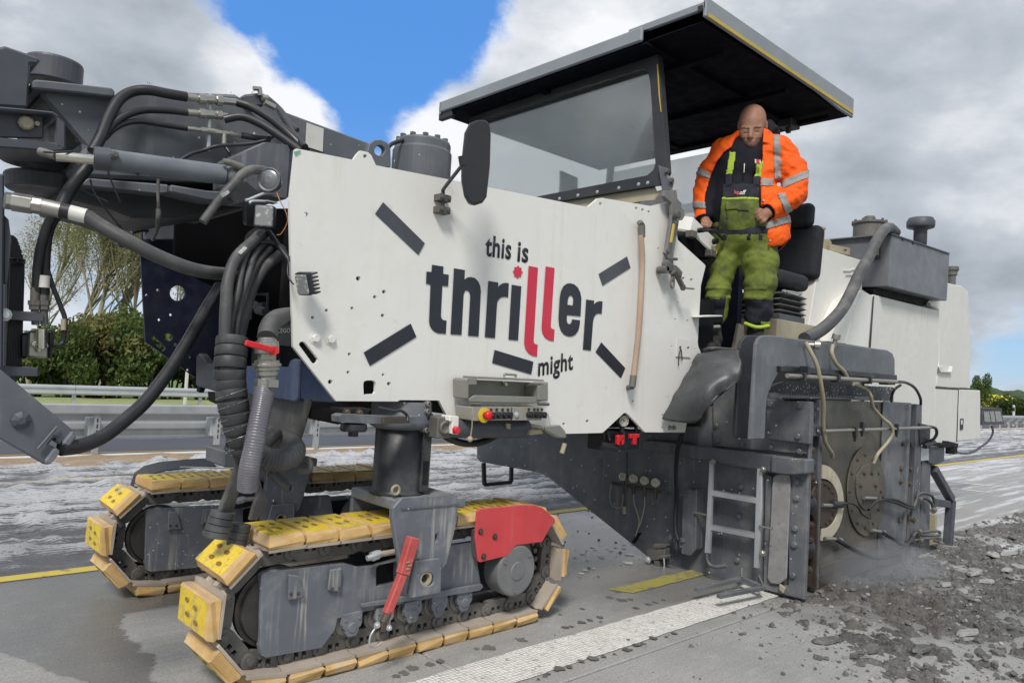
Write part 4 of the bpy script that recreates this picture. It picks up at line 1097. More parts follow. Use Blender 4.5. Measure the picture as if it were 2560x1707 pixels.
# ---- leg column with collar and fork, crawler
XC, YC = 1.845, 2.675
def crawler():
    y0, y1 = 2.53, 2.80
    XF, XR, ZC, R = 1.288, 2.535, .282, .280
    fr = MB()
    pl = onY('c3', 2.575, (1300, 870), (1290, 1330), (1300, 1390), (1330, 1402), (1690, 1338), (1775, 1225), (1792, 1150)) + onY('t1', 2.575, (0, 1030), (860, 860), (890, 835), (840, 515), (640, 540), (120, 690), (0, 700))
    pl += onY('c3', 2.575, (1840, 795), (1330, 852))
    win = onY('c4', 2.575, (255, 760), (275, 735), (400, 715), (400, 860), (255, 890))
    fr.plate(pl, Yv(.03), [win])
    fr.plate(onY('t1', 2.57, (0, 985), (590, 905), (860, 862), (888, 838), (880, 815), (0, 960)), Yv(-.018))
    cr = part(fr, 'crawler', M['track_grey'], .005)
    P_ = lambda m_, n_, mat_, bv=None: part(m_, n_, M[mat_], bv, cr)
    core = MB().box((XF+.05, y0+.07, ZC-.10), (XR-.1, y1-.06, ZC+.10)); P_(core, 'track_beam', 'hollow')
    P_(MB().plate(onY('t1', 2.568, (380, 660), (400, 640), (575, 622), (590, 640), (585, 750), (570, 830), (575, 900), (320, 925), (330, 860)), Yv(-.014)), 'hinge_plate', 'track_grey', .006)
    # two tapered lugs on the plate
    for lx in ((1470, 860, 1540, 870, 1570, 1010, 1465, 1030), (1735, 830, 1810, 820, 1805, 975, 1720, 965)):
        P_(MB().plate(onY('c3', 2.57, *zip(lx[0::2], lx[1::2])), Yv(-.014)), 'lug', 'track_grey', .004)
        bb = MB(); q = onY('c3', 2.556, (lx[0]+22, lx[5]-18), (lx[0]+70, lx[5]-22))
        for p in q: bb.bolt(p, (0, -1, 0), .005, .003)
        P_(bb, 'lug_screw', 'rust')
    # front idler wheel, rear drive drum
    P_(MB().lathe((XF, y0+.06, ZC), (0, 1, 0), [(0, .09), (.005, .128), (.02, .134), (.022, .147), (.05, .147), (.052, .13), (.1, .13)], 40, False), 'idler_wheel', 'idler')
    XD, YDm = 2.425, 2.50
    P_(MB().lathe((XD, YDm, ZC), (0, 1, 0), [(0, .06), (.001, .112), (.008, .118), (.13, .118), (.135, .108), (.2, .108)], 48, False), 'drive_drum', 'drum', .004)
    P_(MB().lathe((XD, YDm-.001, ZC), (0, -1, 0), [(0, .045), (.004, .040)], 28), 'drum_cap', 'drum')
    for a in (40, 150, 265):
        P_(MB().bolt((XD+.095*math.cos(math.radians(a)), YDm, ZC+.095*math.sin(math.radians(a))), (0, -1, 0), .007, .005), 'drum_screw', 'drum')
    sp = MB(); sp.lathe((XR-.02, y0+.10, ZC), (0, 1, 0), [(0, .13), (.03, .13)], 30)
    for i in range(22):
        a = 2*math.pi*i/22; c = V((XR-.02+math.cos(a)*.145, y0+.085, ZC+math.sin(a)*.145))
        sp.lathe(c, (0, 1, 0), [(0, .012), (.05, .012)], 8)
    P_(sp, 'sprocket', 'chain')
    # rollers with their bearing caps
    for rx in (1.60, 1.75, 1.89, 2.03, 2.17):
        P_(MB().lathe((rx-.012, y0+.06, .168), (0, 1, 0), [(0, .02), (.0, .046), (.012, .05), (.014, .058), (.03, .06), (.035, .045), (.10, .045), (.11, .055), (.14, .055)], 26, False), 'roller', 'roller', .003)
        cap = MB().plate([V((rx+dx, y0+.032, z)) for dx, z in ((-.042, .215), (.042, .215), (.043, .172), (.037, .158), (.031, .157), (.028, .140), (.018, .126), (-.018, .126), (-.028, .140), (-.031, .157), (-.037, .158), (-.043, .172))], Yv(.022))
        cap.lathe((rx, y0+.032, .160), (0, -1, 0), [(0, .020), (.005, .018)], 14)
        for dx in (-.03, .03): cap.bolt((rx+dx, y0+.032, .192), (0, -1, 0), .006, .004)
        P_(cap, 'roller_cap', 'track_grey', .003)
    # chain path: a stadium; pads outside, links inside
    Rl = R-.088; peri = 2*(XR-XF)+2*math.pi*Rl; N = 26
    def at(s):
        s %= peri; L = XR-XF
        if s < L: return V((XF+s, 0, ZC-Rl)), V((1, 0, 0)), V((0, 0, -1))
        s -= L
        if s < math.pi*Rl:
            a = -math.pi/2+s/Rl; n_ = V((math.cos(a), 0, math.sin(a))); return V((XR, 0, ZC))+n_*Rl, V((-n_.z, 0, n_.x)), n_
        s -= math.pi*Rl
        if s < L: return V((XR-s, 0, ZC+Rl)), V((-1, 0, 0)), V((0, 0, 1))
        s -= L
        a = math.pi/2+s/Rl; n_ = V((math.cos(a), 0, math.sin(a))); return V((XF, 0, ZC))+n_*Rl, V((-n_.z, 0, n_.x)), n_
    pitch = peri/N
    # one shoe in local axes: x along the chain, y across, z outwards
    hx, W = .0625, (y1-y0)
    shoe = MB()
    zb, zt, cx_, cy_ = .040, .088, .005, .012
    base = [V((-hx, .004, zb)), V((hx+.004, .004, zb)), V((hx+.004, W-.004, zb)), V((-hx, W-.004, zb))]
    mid = [V((-hx-.002, -.002, .052)), V((hx+.006, -.002, .056)), V((hx+.006, W+.002, .056)), V((-hx-.002, W+.002, .052))]
    mid2 = [V((-hx+.001, .004, .078)), V((hx-.001, .004, .079)), V((hx-.001, W-.004, .079)), V((-hx+.001, W-.004, .078))]
    top = [V((-hx+cx_, cy_, zt)), V((hx-cx_, cy_, zt)), V((hx-cx_, W-cy_, zt)), V((-hx+cx_, W-cy_, zt))]
    shoe.cur = 0; shoe.add(top, [(0, 1, 2, 3)])
    shoe.cur = 1
    for A, B_ in ((base, mid), (mid, mid2), (mid2, top)):
        shoe.add(A+B_, [(i, (i+1) % 4, 4+(i+1) % 4, 4+i) for i in range(4)])
    shoe.add(base, [(0, 3, 2, 1)])
    shoe.cur = 2
    for ix in (-1, 1):
        for iy in (.36, .66):
            cx, cy = ix*.023+.004*(1 if iy > .5 else -1), W*iy+.008*ix
            shoe.add([V((cx+.009*math.cos(a), cy+.021*math.sin(a), zt+.0012)) for a in [q*math.pi/7 for q in range(14)]], [tuple(range(14))])
    rj = random.Random(9); shoe_mes = []
    for k in range(7):
        v0 = list(shoe.v)
        jit = {}
        for i, p in enumerate(v0):
            key = tuple(round(c, 4) for c in p)
            if key not in jit:
                a_ = .0028 if p[2] > .045 and abs(p[2]-(zt+.0012)) > 1e-4 else 0
                jit[key] = (rj.gauss(0, a_), rj.gauss(0, a_*1.3), rj.gauss(0, a_*.6) if p[2] < zt-.001 else 0)
            shoe.v[i] = tuple(c+e for c, e in zip(p, jit[key]))
        shoe_mes.append(shoe.mesh('track_pad', [M['pad'], M['pad_side'], M['pad_hole']])); shoe.v = v0
    plm = MB()
    plm.plate([V((-hx-.004, .002, .028)), V((hx+.022, .002, .028)), V((hx+.030, .03, .028)), V((hx+.022, .06, .028)), V((hx+.026, W-.04, .028)), V((hx+.022, W-.002, .028)), V((-hx-.004, W-.002, .028)), V((-hx+.012, W-.04, .028)), V((-hx-.002, .06, .028)), V((-hx+.010, .03, .028))], (0, 0, .011))
    for yk in (.42, .68): plm.box((-hx-.022, W*yk-.016, .012), (-hx+.02, W*yk+.016, .030))
    for yk in (.55,): plm.box((hx-.01, W*yk-.016, .012), (hx+.034, W*yk+.016, .030))
    plate_me = plm.mesh('shoe_plate', M['pad_plate'])
    lk = MB()
    for yk in (.078, .178):
        lk.plate([V((x_, yk, z_)) for x_, z_ in ((-.068, -.030), (-.05, -.038), (.045, -.038), (.060, -.034), (.066, -.02), (.070, .022), (.05, .030), (-.045, .030), (-.062, .022), (-.072, .0))], Yv(.02),
                 [[V((x_, yk, z_)) for x_, z_ in ((-.030, -.004), (-.012, -.004), (-.012, .024), (-.030, .024))], [V((x_, yk, z_)) for x_, z_ in ((.002, -.004), (.020, -.004), (.020, .024), (.002, .024))]])
        lk.lathe((.058, yk-.010, .0), (0, 1, 0), [(0, .022), (.003, .030), (.03, .030)], 18)
        lk.lathe((.058, yk-.012, .0), (0, 1, 0), [(0, .011), (.01, .013)], 12)
        for xx in (-.021, .011): lk.lathe((xx, yk-.004, .018), (0, 1, 0), [(0, .007), (.02, .007)], 8)
    lk.lathe((.058, .06, .0), (0, 1, 0), [(0, .013), (.15, .013)], 10)
    link_me = lk.mesh('chain_link', M['chain'])
    rngp = random.Random(4)
    for i in range(N):
        p, tg, n_ = at((i+.80)*pitch)
        Mx = Matrix(((tg.x, 0, n_.x, p.x), (0, 1, 0, y0), (tg.z, 0, n_.z, p.z), (0, 0, 0, 1)))
        # keep the axes right-handed: x along the chain, z outwards
        for nm, me in (('track_pad', shoe_mes[(i*3) % 7]), ('shoe_plate', plate_me), ('chain_link', link_me)):
            o = bpy.data.objects.new(nm, me); COL.objects.link(o); o.parent = cr
            T = Mx.copy()
            if Mx.to_3x3().determinant() < 0:
                T = Mx @ Matrix.Diagonal((-1, 1, 1, 1))
            if nm == 'track_pad': T = T @ Matrix.Rotation(rngp.gauss(0, .012), 4, 'Y')
            T.translation = T.translation - (cr.location + mach.location)
            o.matrix_local = T
    # fork over the track and the column in it
    YN = 2.46
    fk = MB(); zt_ = .655
    fk.box((1.735, YN+.002, zt_-.045), (2.06, 2.865, zt_)); fk.box((1.735, 2.845, .3), (2.0, 2.87, zt_-.045))
    P_(fk, 'fork_bridge', 'track_grey', .006)
    fp_ = onY('c4', YN, (430, 268), (828, 240), (838, 300), (825, 440), (755, 730), (722, 770), (715, 810), (700, 925), (480, 968), (462, 940), (420, 700), (395, 560), (370, 410), (372, 335))
    P_(MB().plate(fp_, Yv(.03), [hole('c4', 602, 832, 28, Y=YN, n=16), onY('c4', YN, (675, 522), (690, 520), (690, 568), (675, 570))]), 'fork_cheek', 'track_grey', .006)
    P_(MB().plate(onY('c4', YN-.001, (430, 335), (830, 302), (830, 314), (430, 348)), Yv(-.004)), 'weld_seam', 'grey')
    c = onY('c4', YN-.006, (602, 832))[0]
    P_(MB().lathe(c+V((0, .03, 0)), (0, -1, 0), [(0, .034), (.028, .034), (.032, .03), (.032, .021), (.012, .02)], 24, False), 'pin_bush', 'cable')
    P_(MB().lathe(c+V((0, .02, 0)), (0, -1, 0), [(0, .016), (.012, .012)], 14), 'pin', 'hollow')
    bb = MB()
    for x_, y_ in ((540, 668), (528, 797)): bb.bolt(onY('c4', YN, (x_, y_))[0], (0, -1, 0), .009, .01)
    P_(bb, 'fork_bolt', 'steel')
    P_(MB().plate(onY('c4', YN-.002, (520, 705), (690, 682), (706, 700), (700, 925), (480, 965), (470, 940)), Yv(-.012), [hole('c4', 602, 832, 50, Y=YN-.002, n=18)]), 'cheek_doubler', 'track_grey', .005)
    ey = atY('k1', (820, 1195, 2.55))[0]
    eb = MB(); eb.tube([ey+V((.018*math.cos(a), 0, .018*math.sin(a))) for a in [q*math.pi/8 for q in range(16)]], .006, 8, closed=True, k=2); P_(eb, 'lifting_eye', 'cable')
    # tension rod with nut
    q = onY('c4', 2.53, (255, 665), (400, 640), (190, 690), (215, 665), (255, 690))
    P_(MB().cyl(q[0], q[1], .012, 12), 'tension_rod', 'pad_plate')
    P_(MB().lathe(q[2], q[0]-q[2], [(0, .012), (.02, .012), (.02, .02), (.05, .02), (.05, .016), (.062, .016)], 6), 'tension_nut', 'galv')
    # column
    cb = MB(); cb.lathe((XC, YC, .655), (0, 0, 1), [(0, .120), (.012, .110), (.02, .106), (.60, .106)], 40, True)
    col_ = P_(cb, 'leg_column', 'column')
    kw = MB().box((XC+.042, YC-.112, .67), (XC+.088, YC-.08, 1.0)); P_(kw, 'column_key', 'column', .003)
    P_(MB().box((XC+.05, YC-.1135, .70), (XC+.078, YC-.10, .80)), 'column_recess', 'hollow')
    return cr
M['column'] = paint('oily_column', (.035, .037, .042), .42, .2, var=.3, dust=(.2, .19, .165), dust_amt=.35, streak=.7, grain=.15, chips=.4, chip_col=(.13, .13, .12))
cr = crawler(); cr['label'] = 'near crawler with bright yellow pads'
cr2 = copy_tree(cr, mach, (0, 1.31, 0)); cr2['label'] = 'far crawler with pale yellow pads under a dark bent guard'
# red guard over the rear of the near crawler
rg = onY('t1', 2.50, (862, 285), (885, 268), (1180, 240), (1285, 240), (1345, 262), (1435, 342), (1438, 372), (1400, 405), (1342, 512), (1155, 536), (1140, 545), (1085, 615), (885, 662), (870, 655), (848, 480))
gd = part(MB().plate(rg, Yv(.012)), 'crawler_guard', M['red'], .003, cr)
b = MB()
for x, y in ((887, 436), (991, 473), (908, 618)): b.bolt(onY('t1', 2.50, (x, y))[0], (0, -1, 0), .011, .006)
part(b, 'guard_bolt', M['rust'], parent=cr)
part(MB().plate(onY('t1', 2.535, (830, 420), (850, 410), (860, 650), (845, 620)), Yv(.02)), 'guard_bracket', M['grey'], .003, cr)
# dark bent guard above the far crawler
g = atY('t1', (0, 0, 4.1)); zz = [(1.22, .46), (1.235, .52), (1.28, .555), (1.36, .573), (1.5, .582), (1.62, .584)]
b = MB()
for (xa, za), (xb, zb_) in zip(zz[:-1], zz[1:]): b.plate([V((xa, 4.09, za)), V((xb, 4.09, zb_)), V((xb, 4.19, zb_+.03)), V((xa, 4.19, za+.03))], (0, 0, .006))
part(b, 'crawler_guard', M['dark'], parent=cr2)
# red strut with clevis leaning on the near crawler
q = onY('c4', 2.41, (515, 540), (440, 800), (330, 1080), (345, 1060), (305, 1140), (285, 1200))
st_ = part(MB().bar(q[0], q[1], .045, .038, (0, 1, 0)), 'support_strut', M['faded_red'], .004)
part(MB().bar(q[1], q[2], .034, .030, (0, 1, 0)), 'strut_tube', M['faded_red'], .004, st_)
part(MB().cyl(q[3], q[4], .016, 12).bar(q[4], q[5], .022, .028, (0, 1, 0)), 'strut_clevis', M['rust'], .002, st_)
b = MB(); c = q[5]; b.tube([c+V((-.01, 0, .03)), c+V((-.045, -.004, -.005)), c+V((-.045, 0, -.045)), c+V((-.015, .01, -.06)), c+V((.015, .01, -.05))], .004, 6); b.bolt(c+V((-.025, -.01, .03)), (0, -1, 0), .01, .01); b.bolt(c+V((.03, -.01, .01)), (0, -1, 0), .009, .01)
part(b, 'strut_pin', M['galv'], parent=st_)
mk = q[0].lerp(q[1], .72); b = MB()
for dx, dz in ((-.006, .012), (.004, -.002), (-.004, -.014)): b.box(mk+V((dx-.008, -.024, dz-.003)), mk+V((dx+.008, -.022, dz+.003)))
part(b, 'stamped_mark', M['cable'], parent=st_)
# collar of the leg, clamp arm
b = MB(); b.lathe((XC, YC, .93), (0, 0, 1), [(0, .115), (.012, .135), (.04, .138), (.045, .130), (.118, .130)], 44, True)
cl = part(b, 'leg_collar', M['grey'])
b = MB()
for x, y in ((1132, 348), (1124, 420), (1110, 605)):
    p = atY('k1', (x, y, YC-.128))[0]; b.lathe(p, (.25, -1, 0), [(-.02, .012), (.01, .012), (.012, .009), (.012, .006), (.004, .006)], 14)
part(b, 'collar_bolt', M['steel'], parent=cl)
arm = MB(); arm.plate(atY('k1', (265, 470, 2.46), (310, 448, 2.46), (560, 460, 2.46), (700, 470, 2.46), (940, 475, 2.46), (1080, 470, 2.46), (1075, 540, 2.46), (560, 545, 2.46), (270, 530, 2.46)), Yv(.06))
arm_o = part(arm, 'clamp_arm', M['housing'], .008, cl)
part(MB().plate(atY('k1', (680, 478, 2.452), (940, 486, 2.452), (935, 538, 2.452), (675, 542, 2.452)), Yv(-.012)), 'wear_pad', M['rust'], .003, cl)
b = MB(); b.plate(atY('k1', (300, 395, 2.5), (545, 392, 2.5), (590, 400, 2.5), (550, 445, 2.5), (300, 440, 2.5)), Yv(.1)); b.plate(atY('k1', (0, 400, 2.75), (300, 390, 2.65), (300, 560, 2.65), (0, 500, 2.75)), Yv(.06))
part(b, 'steering_arm', M['hollow'], .008, cl)
b = MB(); p = atY('k1', (410, 545, 2.5))[0]; b.lathe(p, (0, 0, -1), [(0, .05), (.02, .052), (.028, .048)], 20); b.lathe(p-V((0, 0, .028)), (0, 0, -1), [(0, .02), (.02, .02)], 8)
part(b, 'arm_pivot', M['plastic'], parent=cl)
b = MB()
for x, y in ((337, 432), (460, 440)): b.bolt(atY('k1', (x, y, 2.50))[0], (0, -1, 0), .012, .012)
part(b, 'arm_bolt', M['rust'], parent=cl)
hose('hose', M['plastic'], .006, 'k1', [(650, 385, 2.46), (800, 420, 2.44), (870, 415, 2.44), (930, 460, 2.45), (940, 520, 2.44)], cl)

# ---- discharge end: slewing neck, cylinder, conveyor frame
YG = 3.02
neck = MB().plate(onY('c1', YG, (300, 430), (860, 480), (1150, 443), (1800, 468), (1850, 560), (2215, 845), (2195, 1250), (1780, 1130), (1280, 1120), (620, 1090), (540, 1050), (640, 860), (310, 480)), Yv(.62))
nk = part(neck, 'slewing_neck', M['grey'], .012)
part(MB().plate(onY('c1', YG-.05, (245, 372), (262, 358), (300, 360), (840, 420), (866, 440), (866, 492), (600, 460), (250, 425)), Yv(.72)), 'neck_flange', M['grey'], .008, nk)
part(MB().plate(onY('c1', YG-.06, (660, 1100), (1275, 1150), (1275, 1210), (1190, 1215), (600, 1150)), Yv(.75)), 'neck_flange', M['grey'], .006, nk)
part(MB().plate(onY('c1', YG-.08, (1285, 1150), (1560, 1195), (1990, 1225), (1990, 1300), (1560, 1270), (1285, 1208)), Yv(.75)), 'neck_flange', M['grey'], .006, nk)
b = MB(); pts = [onY('c1', y_, (560, 1130), (1000, 1320), (1010, 1400), (850, 1380), (540, 1260))for y_ in (3.0, 3.6)]
part(MB().plate(onY('c1', 3.05, (540, 1130), (1990, 1240), (1990, 1300), (1320, 1400), (1000, 1400), (850, 1340), (520, 1260)), Yv(.55)), 'neck_underside', M['dark'], .01, nk)
part(MB().plate(onY('c1', 2.72, (1990, 830), (2240, 855), (2205, 900), (2180, 1260), (1960, 1240), (1830, 1130), (1830, 900)), Yv(.3)), 'neck_shoulder', M['grey'], .01, nk)
# rear strut plate with a worn sticker
part(MB().plate(onY('s1', 3.45, (1180, 440), (1320, 518), (1715, 664), (1715, 800), (1180, 800)), Yv(.12)), 'strut_plate', M['grey'], .006, nk)
part(MB().plate(onY('s1', 3.446, (1408, 564), (1486, 592), (1482, 698), (1402, 672)), Yv(-.002)), 'worn_sticker', M['sticker'], None, nk)
# pivots
p = atY('c1', (412, 255, 3.3))[0]
part(MB().lathe(p-V((0, 0, .075)), (0, 0, 1), [(0, .098), (.085, .098), (.092, .092)], 36), 'pivot_cap', M['slate'], .004, nk)
p = atY('c1', (400, 1105, 3.3))[0]
part(MB().lathe(p-V((0, 0, .06)), (0, 0, 1), [(0, .15), (.05, .16), (.06, .155)], 40), 'pivot_ring', M['dark'], .004, nk)
p = atY('c1', (270, 900, 3.25))[0]
part(MB().lathe(p-V((0, 0, .05)), (0, 0, 1), [(0, .11), (.05, .115)], 32), 'pivot_ring', M['slate'], .004, nk)
# frame of the conveyor at the picture edge
cf = part(MB().plate(onY('c1', 2.98, (-160, 150), (40, 104), (305, 195), (300, 240), (232, 238), (212, 575), (-160, 555)), Yv(.4)), 'conveyor_frame', M['slate'], .008)
part(MB().plate(onY('c1', 2.93, (-160, 545), (400, 598), (440, 625), (498, 690), (500, 895), (430, 870), (430, 640), (395, 620), (-160, 580)), Yv(.22)), 'frame_channel', M['slate'], .006, cf)
part(MB().plate(onY('c1', 2.98, (-160, 560), (330, 610), (330, 800), (-160, 790)), Yv(.02), ), 'frame_web', M['slate'], .004, cf)
part(MB().plate(onY('c1', 2.93, (-160, 780), (400, 830), (440, 840), (500, 895), (430, 905), (-160, 860)), Yv(.22)), 'frame_channel', M['slate'], .006, cf)
b = MB(); p = onY('c1', 2.975, (195, 690), (278, 695)); b.lathe(p[0], (0, -1, 0), [(0, .024), (.012, .024), (.018, .018)], 10); b.lathe(p[1], (0, -1, 0), [(0, .008), (.01, .008)], 10)
part(b, 'frame_bolt', M['cable'], parent=cf)
part(MB().plate(onY('c2', 2.86, (-60, -100), (24, -100), (27, 60), (22, 380), (18, 960), (-60, 960)), Yv(.15)), 'frame_post', M['slate'], .006, cf)
part(MB().plate(onY('c2', 2.88, (20, 120), (48, 150), (62, 260), (40, 500), (20, 500)), Yv(.1)), 'frame_gusset', M['slate'], .004, cf)
g = MB()
for i in range(9): g.tube(atY('c2', (62+i*8, 236+i*i*2.2, 3.05), (60+i*8.4, 420, 3.02), (50+i*8.6, 700, 3.0), (36+i*9, 1000, 3.0)), .0045, 6)
for y in (365, 378): g.tube(atY('c2', (55, y, 3.0), (100, y, 2.98), (132, y+6, 3.02)), .005, 6)
part(g, 'fan_guard', M['plastic'], parent=cf)
part(MB().plate(onY('c2', 3.08, (30, 240), (95, 245), (125, 400), (122, 700), (95, 1030), (20, 1030)), Yv(.1)), 'fan_housing', M['dark'], .006, cf)
part(MB().plate(onY('c2', 2.92, (-40, 640), (245, 655), (245, 705), (130, 700), (-40, 690)), Yv(.06)), 'motor_bracket', M['slate'], .004, cf)
part(MB().lathe(onY('c2', 2.91, (20, 668))[0], (0, -1, 0), [(0, .022), (.02, .022), (.02, .014), (.035, .014)], 10), 'bracket_bolt', M['galv'], .002, cf)
part(MB().plate(onY('c2', 2.90, (-40, 945), (215, 958), (215, 1002), (-40, 1000)), Yv(.12)), 'frame_foot', M['slate'], .005, cf)
mo = part(MB().plate(onY('c2', 2.95, (158, 755), (265, 752), (262, 905), (150, 900)), Yv(.1)), 'hydraulic_motor', M['steel'], .006)
b = MB(); b.plate(onY('c2', 2.97, (120, 770), (158, 765), (152, 905), (120, 905)), Yv(.06)); b.plate(onY('c2', 2.97, (262, 755), (298, 775), (298, 800), (280, 905), (262, 910)), Yv(.06))
part(b, 'motor_flange', M['plastic'], .006, mo)
b = MB(); q = onY('c2', 2.93, (225, 745), (225, 850)); b.cyl(q[0], q[1], .017, 14); b.plate(onY('c2', 2.945, (165, 830), (183, 808), (250, 815), (262, 832), (215, 872)), Yv(-.01))
for x, y in ((183, 828), (213, 858), (250, 836)): b.bolt(onY('c2', 2.935, (x, y))[0], (0, -1, 0), .006, .008)
part(b, 'port_flange', M['rod'], .002, mo)
for xx in (192, 240):
    q = atY('c2', (xx, 520, 2.93), (xx-2, 590, 2.93), (xx-2, 640, 2.93), (xx+2, 720, 2.94))
    b = MB(); b.cyl(q[0], q[1], .0145, 12); b.cyl(q[1], q[1].lerp(q[2], .5), .021, 6, smooth=False); b.cyl(q[1].lerp(q[2], .5), q[2], .018, 6, smooth=False); b.cyl(q[2], q[3], .0125, 12)
    part(b, 'hose_fitting', M['chain'], .001, mo)
hose('motor_hose', M['hose_black'], .016, 'c2', [(365, 0, 2.85), (330, 70, 2.86), (270, 160, 2.88), (225, 290, 2.9), (205, 420, 2.92), (200, 540, 2.93)], mo)
hose('motor_hose', M['hose_black'], .0155, 'c2', [(380, 10, 2.88), (320, 110, 2.88), (270, 200, 2.9), (250, 320, 2.92), (245, 460, 2.93), (240, 560, 2.93)], mo)
q = atY('c2', (243, 455, 2.915), (240, 520, 2.915)); part(MB().cyl(q[0], q[1], .0165, 12), 'hose_label', M['sticker'], None, mo)
hose('motor_hose', M['hose_black'], .008, 'c2', [(258, 420, 2.92), (290, 520, 2.92), (330, 620, 2.92), (355, 700, 2.92), (345, 800, 2.93), (330, 830, 2.93), (290, 835, 2.95)], mo)
q = atY('c2', (347, 690, 2.915), (346, 750, 2.917)); part(MB().cyl(q[0], q[1], .0088, 10), 'hose_label', M['cable'], None, mo)
lowf = part(MB().plate(onY('c2', 2.5, (-200, 800), (0, 962), (395, 1292), (402, 1305), (330, 1378), (300, 1352), (318, 1338), (300, 1330), (262, 1378), (300, 1392), (332, 1410), (270, 1486), (235, 1480), (0, 1345), (-200, 1230)), Yv(.11)), 'conveyor_arm', M['grey'], .008)
part(MB().plate(onY('c2', 2.492, (195, 1395), (305, 1268), (314, 1276), (205, 1402)), Yv(-.01)), 'arm_rib', M['grey'], .003, lowf)
part(MB().lathe(onY('c2', 2.5, (112, 1240))[0], (0, -1, 0), [(0, .026), (.008, .026), (.016, .016), (.022, .012)], 8), 'arm_bolt', M['slate'], .002, lowf)
for l in (((335, 1372), (395, 1296), (402, 1306), (420, 1330), (372, 1398), (350, 1385)), ((240, 1470), (302, 1390), (335, 1412), (272, 1490))):
    part(MB().plate(onY('c2', 2.485, *l), Yv(.14)), 'end_block', M['track_grey'], .006, lowf)
# steering cylinder of the neck
q = atY('c1', (300, 900, 2.80), (420, 935, 2.76), (705, 962, 2.74), (712, 952, 2.74), (835, 965, 2.73), (1690, 1078, 2.70), (1745, 1090, 2.70))
cy = part(MB().cyl(q[3], q[5], .036, 24), 'steering_cylinder', M['cyl'] if 'cyl' in M else M['grey'])
part(MB().cyl(q[1], q[2], .0165, 16), 'cylinder_rod', M['rod'], None, cy)
part(MB().cyl(q[0], q[1], .0135, 12), 'rod_eye', M['chain'], None, cy)
part(MB().cyl(q[3], q[4], .0385, 24), 'gland_nut', M['slate'], .002, cy)
part(MB().ball(q[6], .038, 18, 12), 'cylinder_eye', M['grey'], None, cy)
p = q[4]; part(MB().lathe(p+V((0, -.036, .01)), (0, -1, 0), [(0, .014), (.008, .014), (.008, .009), (.02, .009)], 8), 'cylinder_port', M['chain'], .001, cy)
# fittings and hoses along the neck
def run_fit(y0, pts, rr, Yh=2.94, name='hose_fitting'):
    b = MB(); q = atY('c1', *[(x, y, Yh) for x, y in pts])
    for (a, e), r_, sg in zip(zip(q[:-1], q[1:]), rr, (12, 6, 6, 8, 6, 6, 12, 12)): b.cyl(a, e, r_, sg, smooth=sg > 8)
    part(b, name, M['steel'], .001, nk)
run_fit(0, [(1402, 490), (1495, 502), (1545, 506), (1612, 510), (1630, 514), (1672, 520), (1790, 532)], [.0135, .022, .0175, .0175, .022, .0145])
run_fit(0, [(1412, 608), (1498, 612), (1545, 616), (1610, 622), (1630, 625), (1672, 628), (1715, 634)], [.0135, .021, .0175, .0175, .019, .012])
run_fit(0, [(1408, 728), (1475, 734), (1512, 738), (1555, 742), (1620, 752), (1660, 758), (1725, 764), (1760, 772), (1825, 780)], [.009, .008, .0125, .0125, .012, .010, .0125, .011])
part(MB().plate(onY('c1', 2.95, (1582, 460), (1602, 462), (1588, 900), (1562, 880), (1568, 700)), Yv(.02)), 'hose_bracket', M['galv'], .002, nk)
q = atY('c1', (1690, 770, 2.94), (1690, 850, 2.94)); part(MB().cyl(q[0], q[1], .011, 10), 'tee_piece', M['steel'], None, nk)
hN = lambda m_, r_, pts: hose('hose', M[m_], r_, 'c1', pts, nk)
hN('hose_black', .0195, [(700, 900, 2.86), (760, 790, 2.88), (820, 640, 2.92), (900, 510, 2.95), (1000, 450, 2.96), (1120, 440, 2.95), (1260, 465, 2.94), (1405, 490, 2.94)])
hN('hose_black', .0135, [(800, 760, 2.9), (860, 690, 2.92), (960, 625, 2.93), (1090, 590, 2.94), (1260, 592, 2.94), (1415, 608, 2.94)])
hN('hose_black', .0105, [(790, 800, 2.9), (850, 740, 2.92), (940, 690, 2.93), (1060, 675, 2.94), (1230, 700, 2.94), (1410, 728, 2.94)])
hN('hose_black', .021, [(690, 960, 2.84), (650, 1030, 2.84), (600, 1090, 2.84), (520, 1200, 2.85), (470, 1300, 2.85)])
hN('hose_black', .017, [(1790, 532, 2.94), (1900, 570, 2.9), (2050, 660, 2.82), (2180, 770, 2.74), (2310, 900, 2.68)])
hN('hose_black', .0165, [(1690, 660, 2.93), (1820, 640, 2.9), (1960, 690, 2.84), (2120, 790, 2.76), (2270, 900, 2.68)])
hN('hose_black', .0125, [(1825, 780, 2.94), (1930, 800, 2.9), (2030, 810, 2.84)])
hN('hose_black', .014, [(1980, 490, 3.1), (2080, 560, 3.0), (2160, 680, 2.86), (2230, 790, 2.74), (2300, 870, 2.66)])
hN('hose_black', .010, [(2010, 490, 3.12), (2110, 580, 3.0), (2190, 690, 2.86), (2240, 740, 2.78)])
hN('plastic', .007, [(1360, 965, 2.9), (1440, 920, 2.9), (1540, 890, 2.9), (1640, 860, 2.88), (1760, 852, 2.88), (1900, 840, 2.86), (2030, 810, 2.84)])
hN('plastic', .005, [(2030, 810, 2.84), (2100, 765, 2.82), (2180, 735, 2.8), (2240, 738, 2.76)])
hN('plastic', .008, [(1690, 850, 2.93), (1740, 920, 2.9), (1830, 990, 2.84), (1990, 1030, 2.74)])
hN('hose', .0175, [(1990, 1045, 2.68), (1900, 1040, 2.66), (1820, 1080, 2.65), (1750, 1160, 2.66), (1670, 1240, 2.67)])
hN('hose', .0155, [(1672, 1238, 2.67), (1600, 1335, 2.68), (1530, 1432, 2.68)])
hN('hose', .006, [(1195, 1110, 2.9), (1190, 1200, 2.9), (1195, 1330, 2.9), (1190, 1470, 2.95), (1150, 1570, 3.0)])
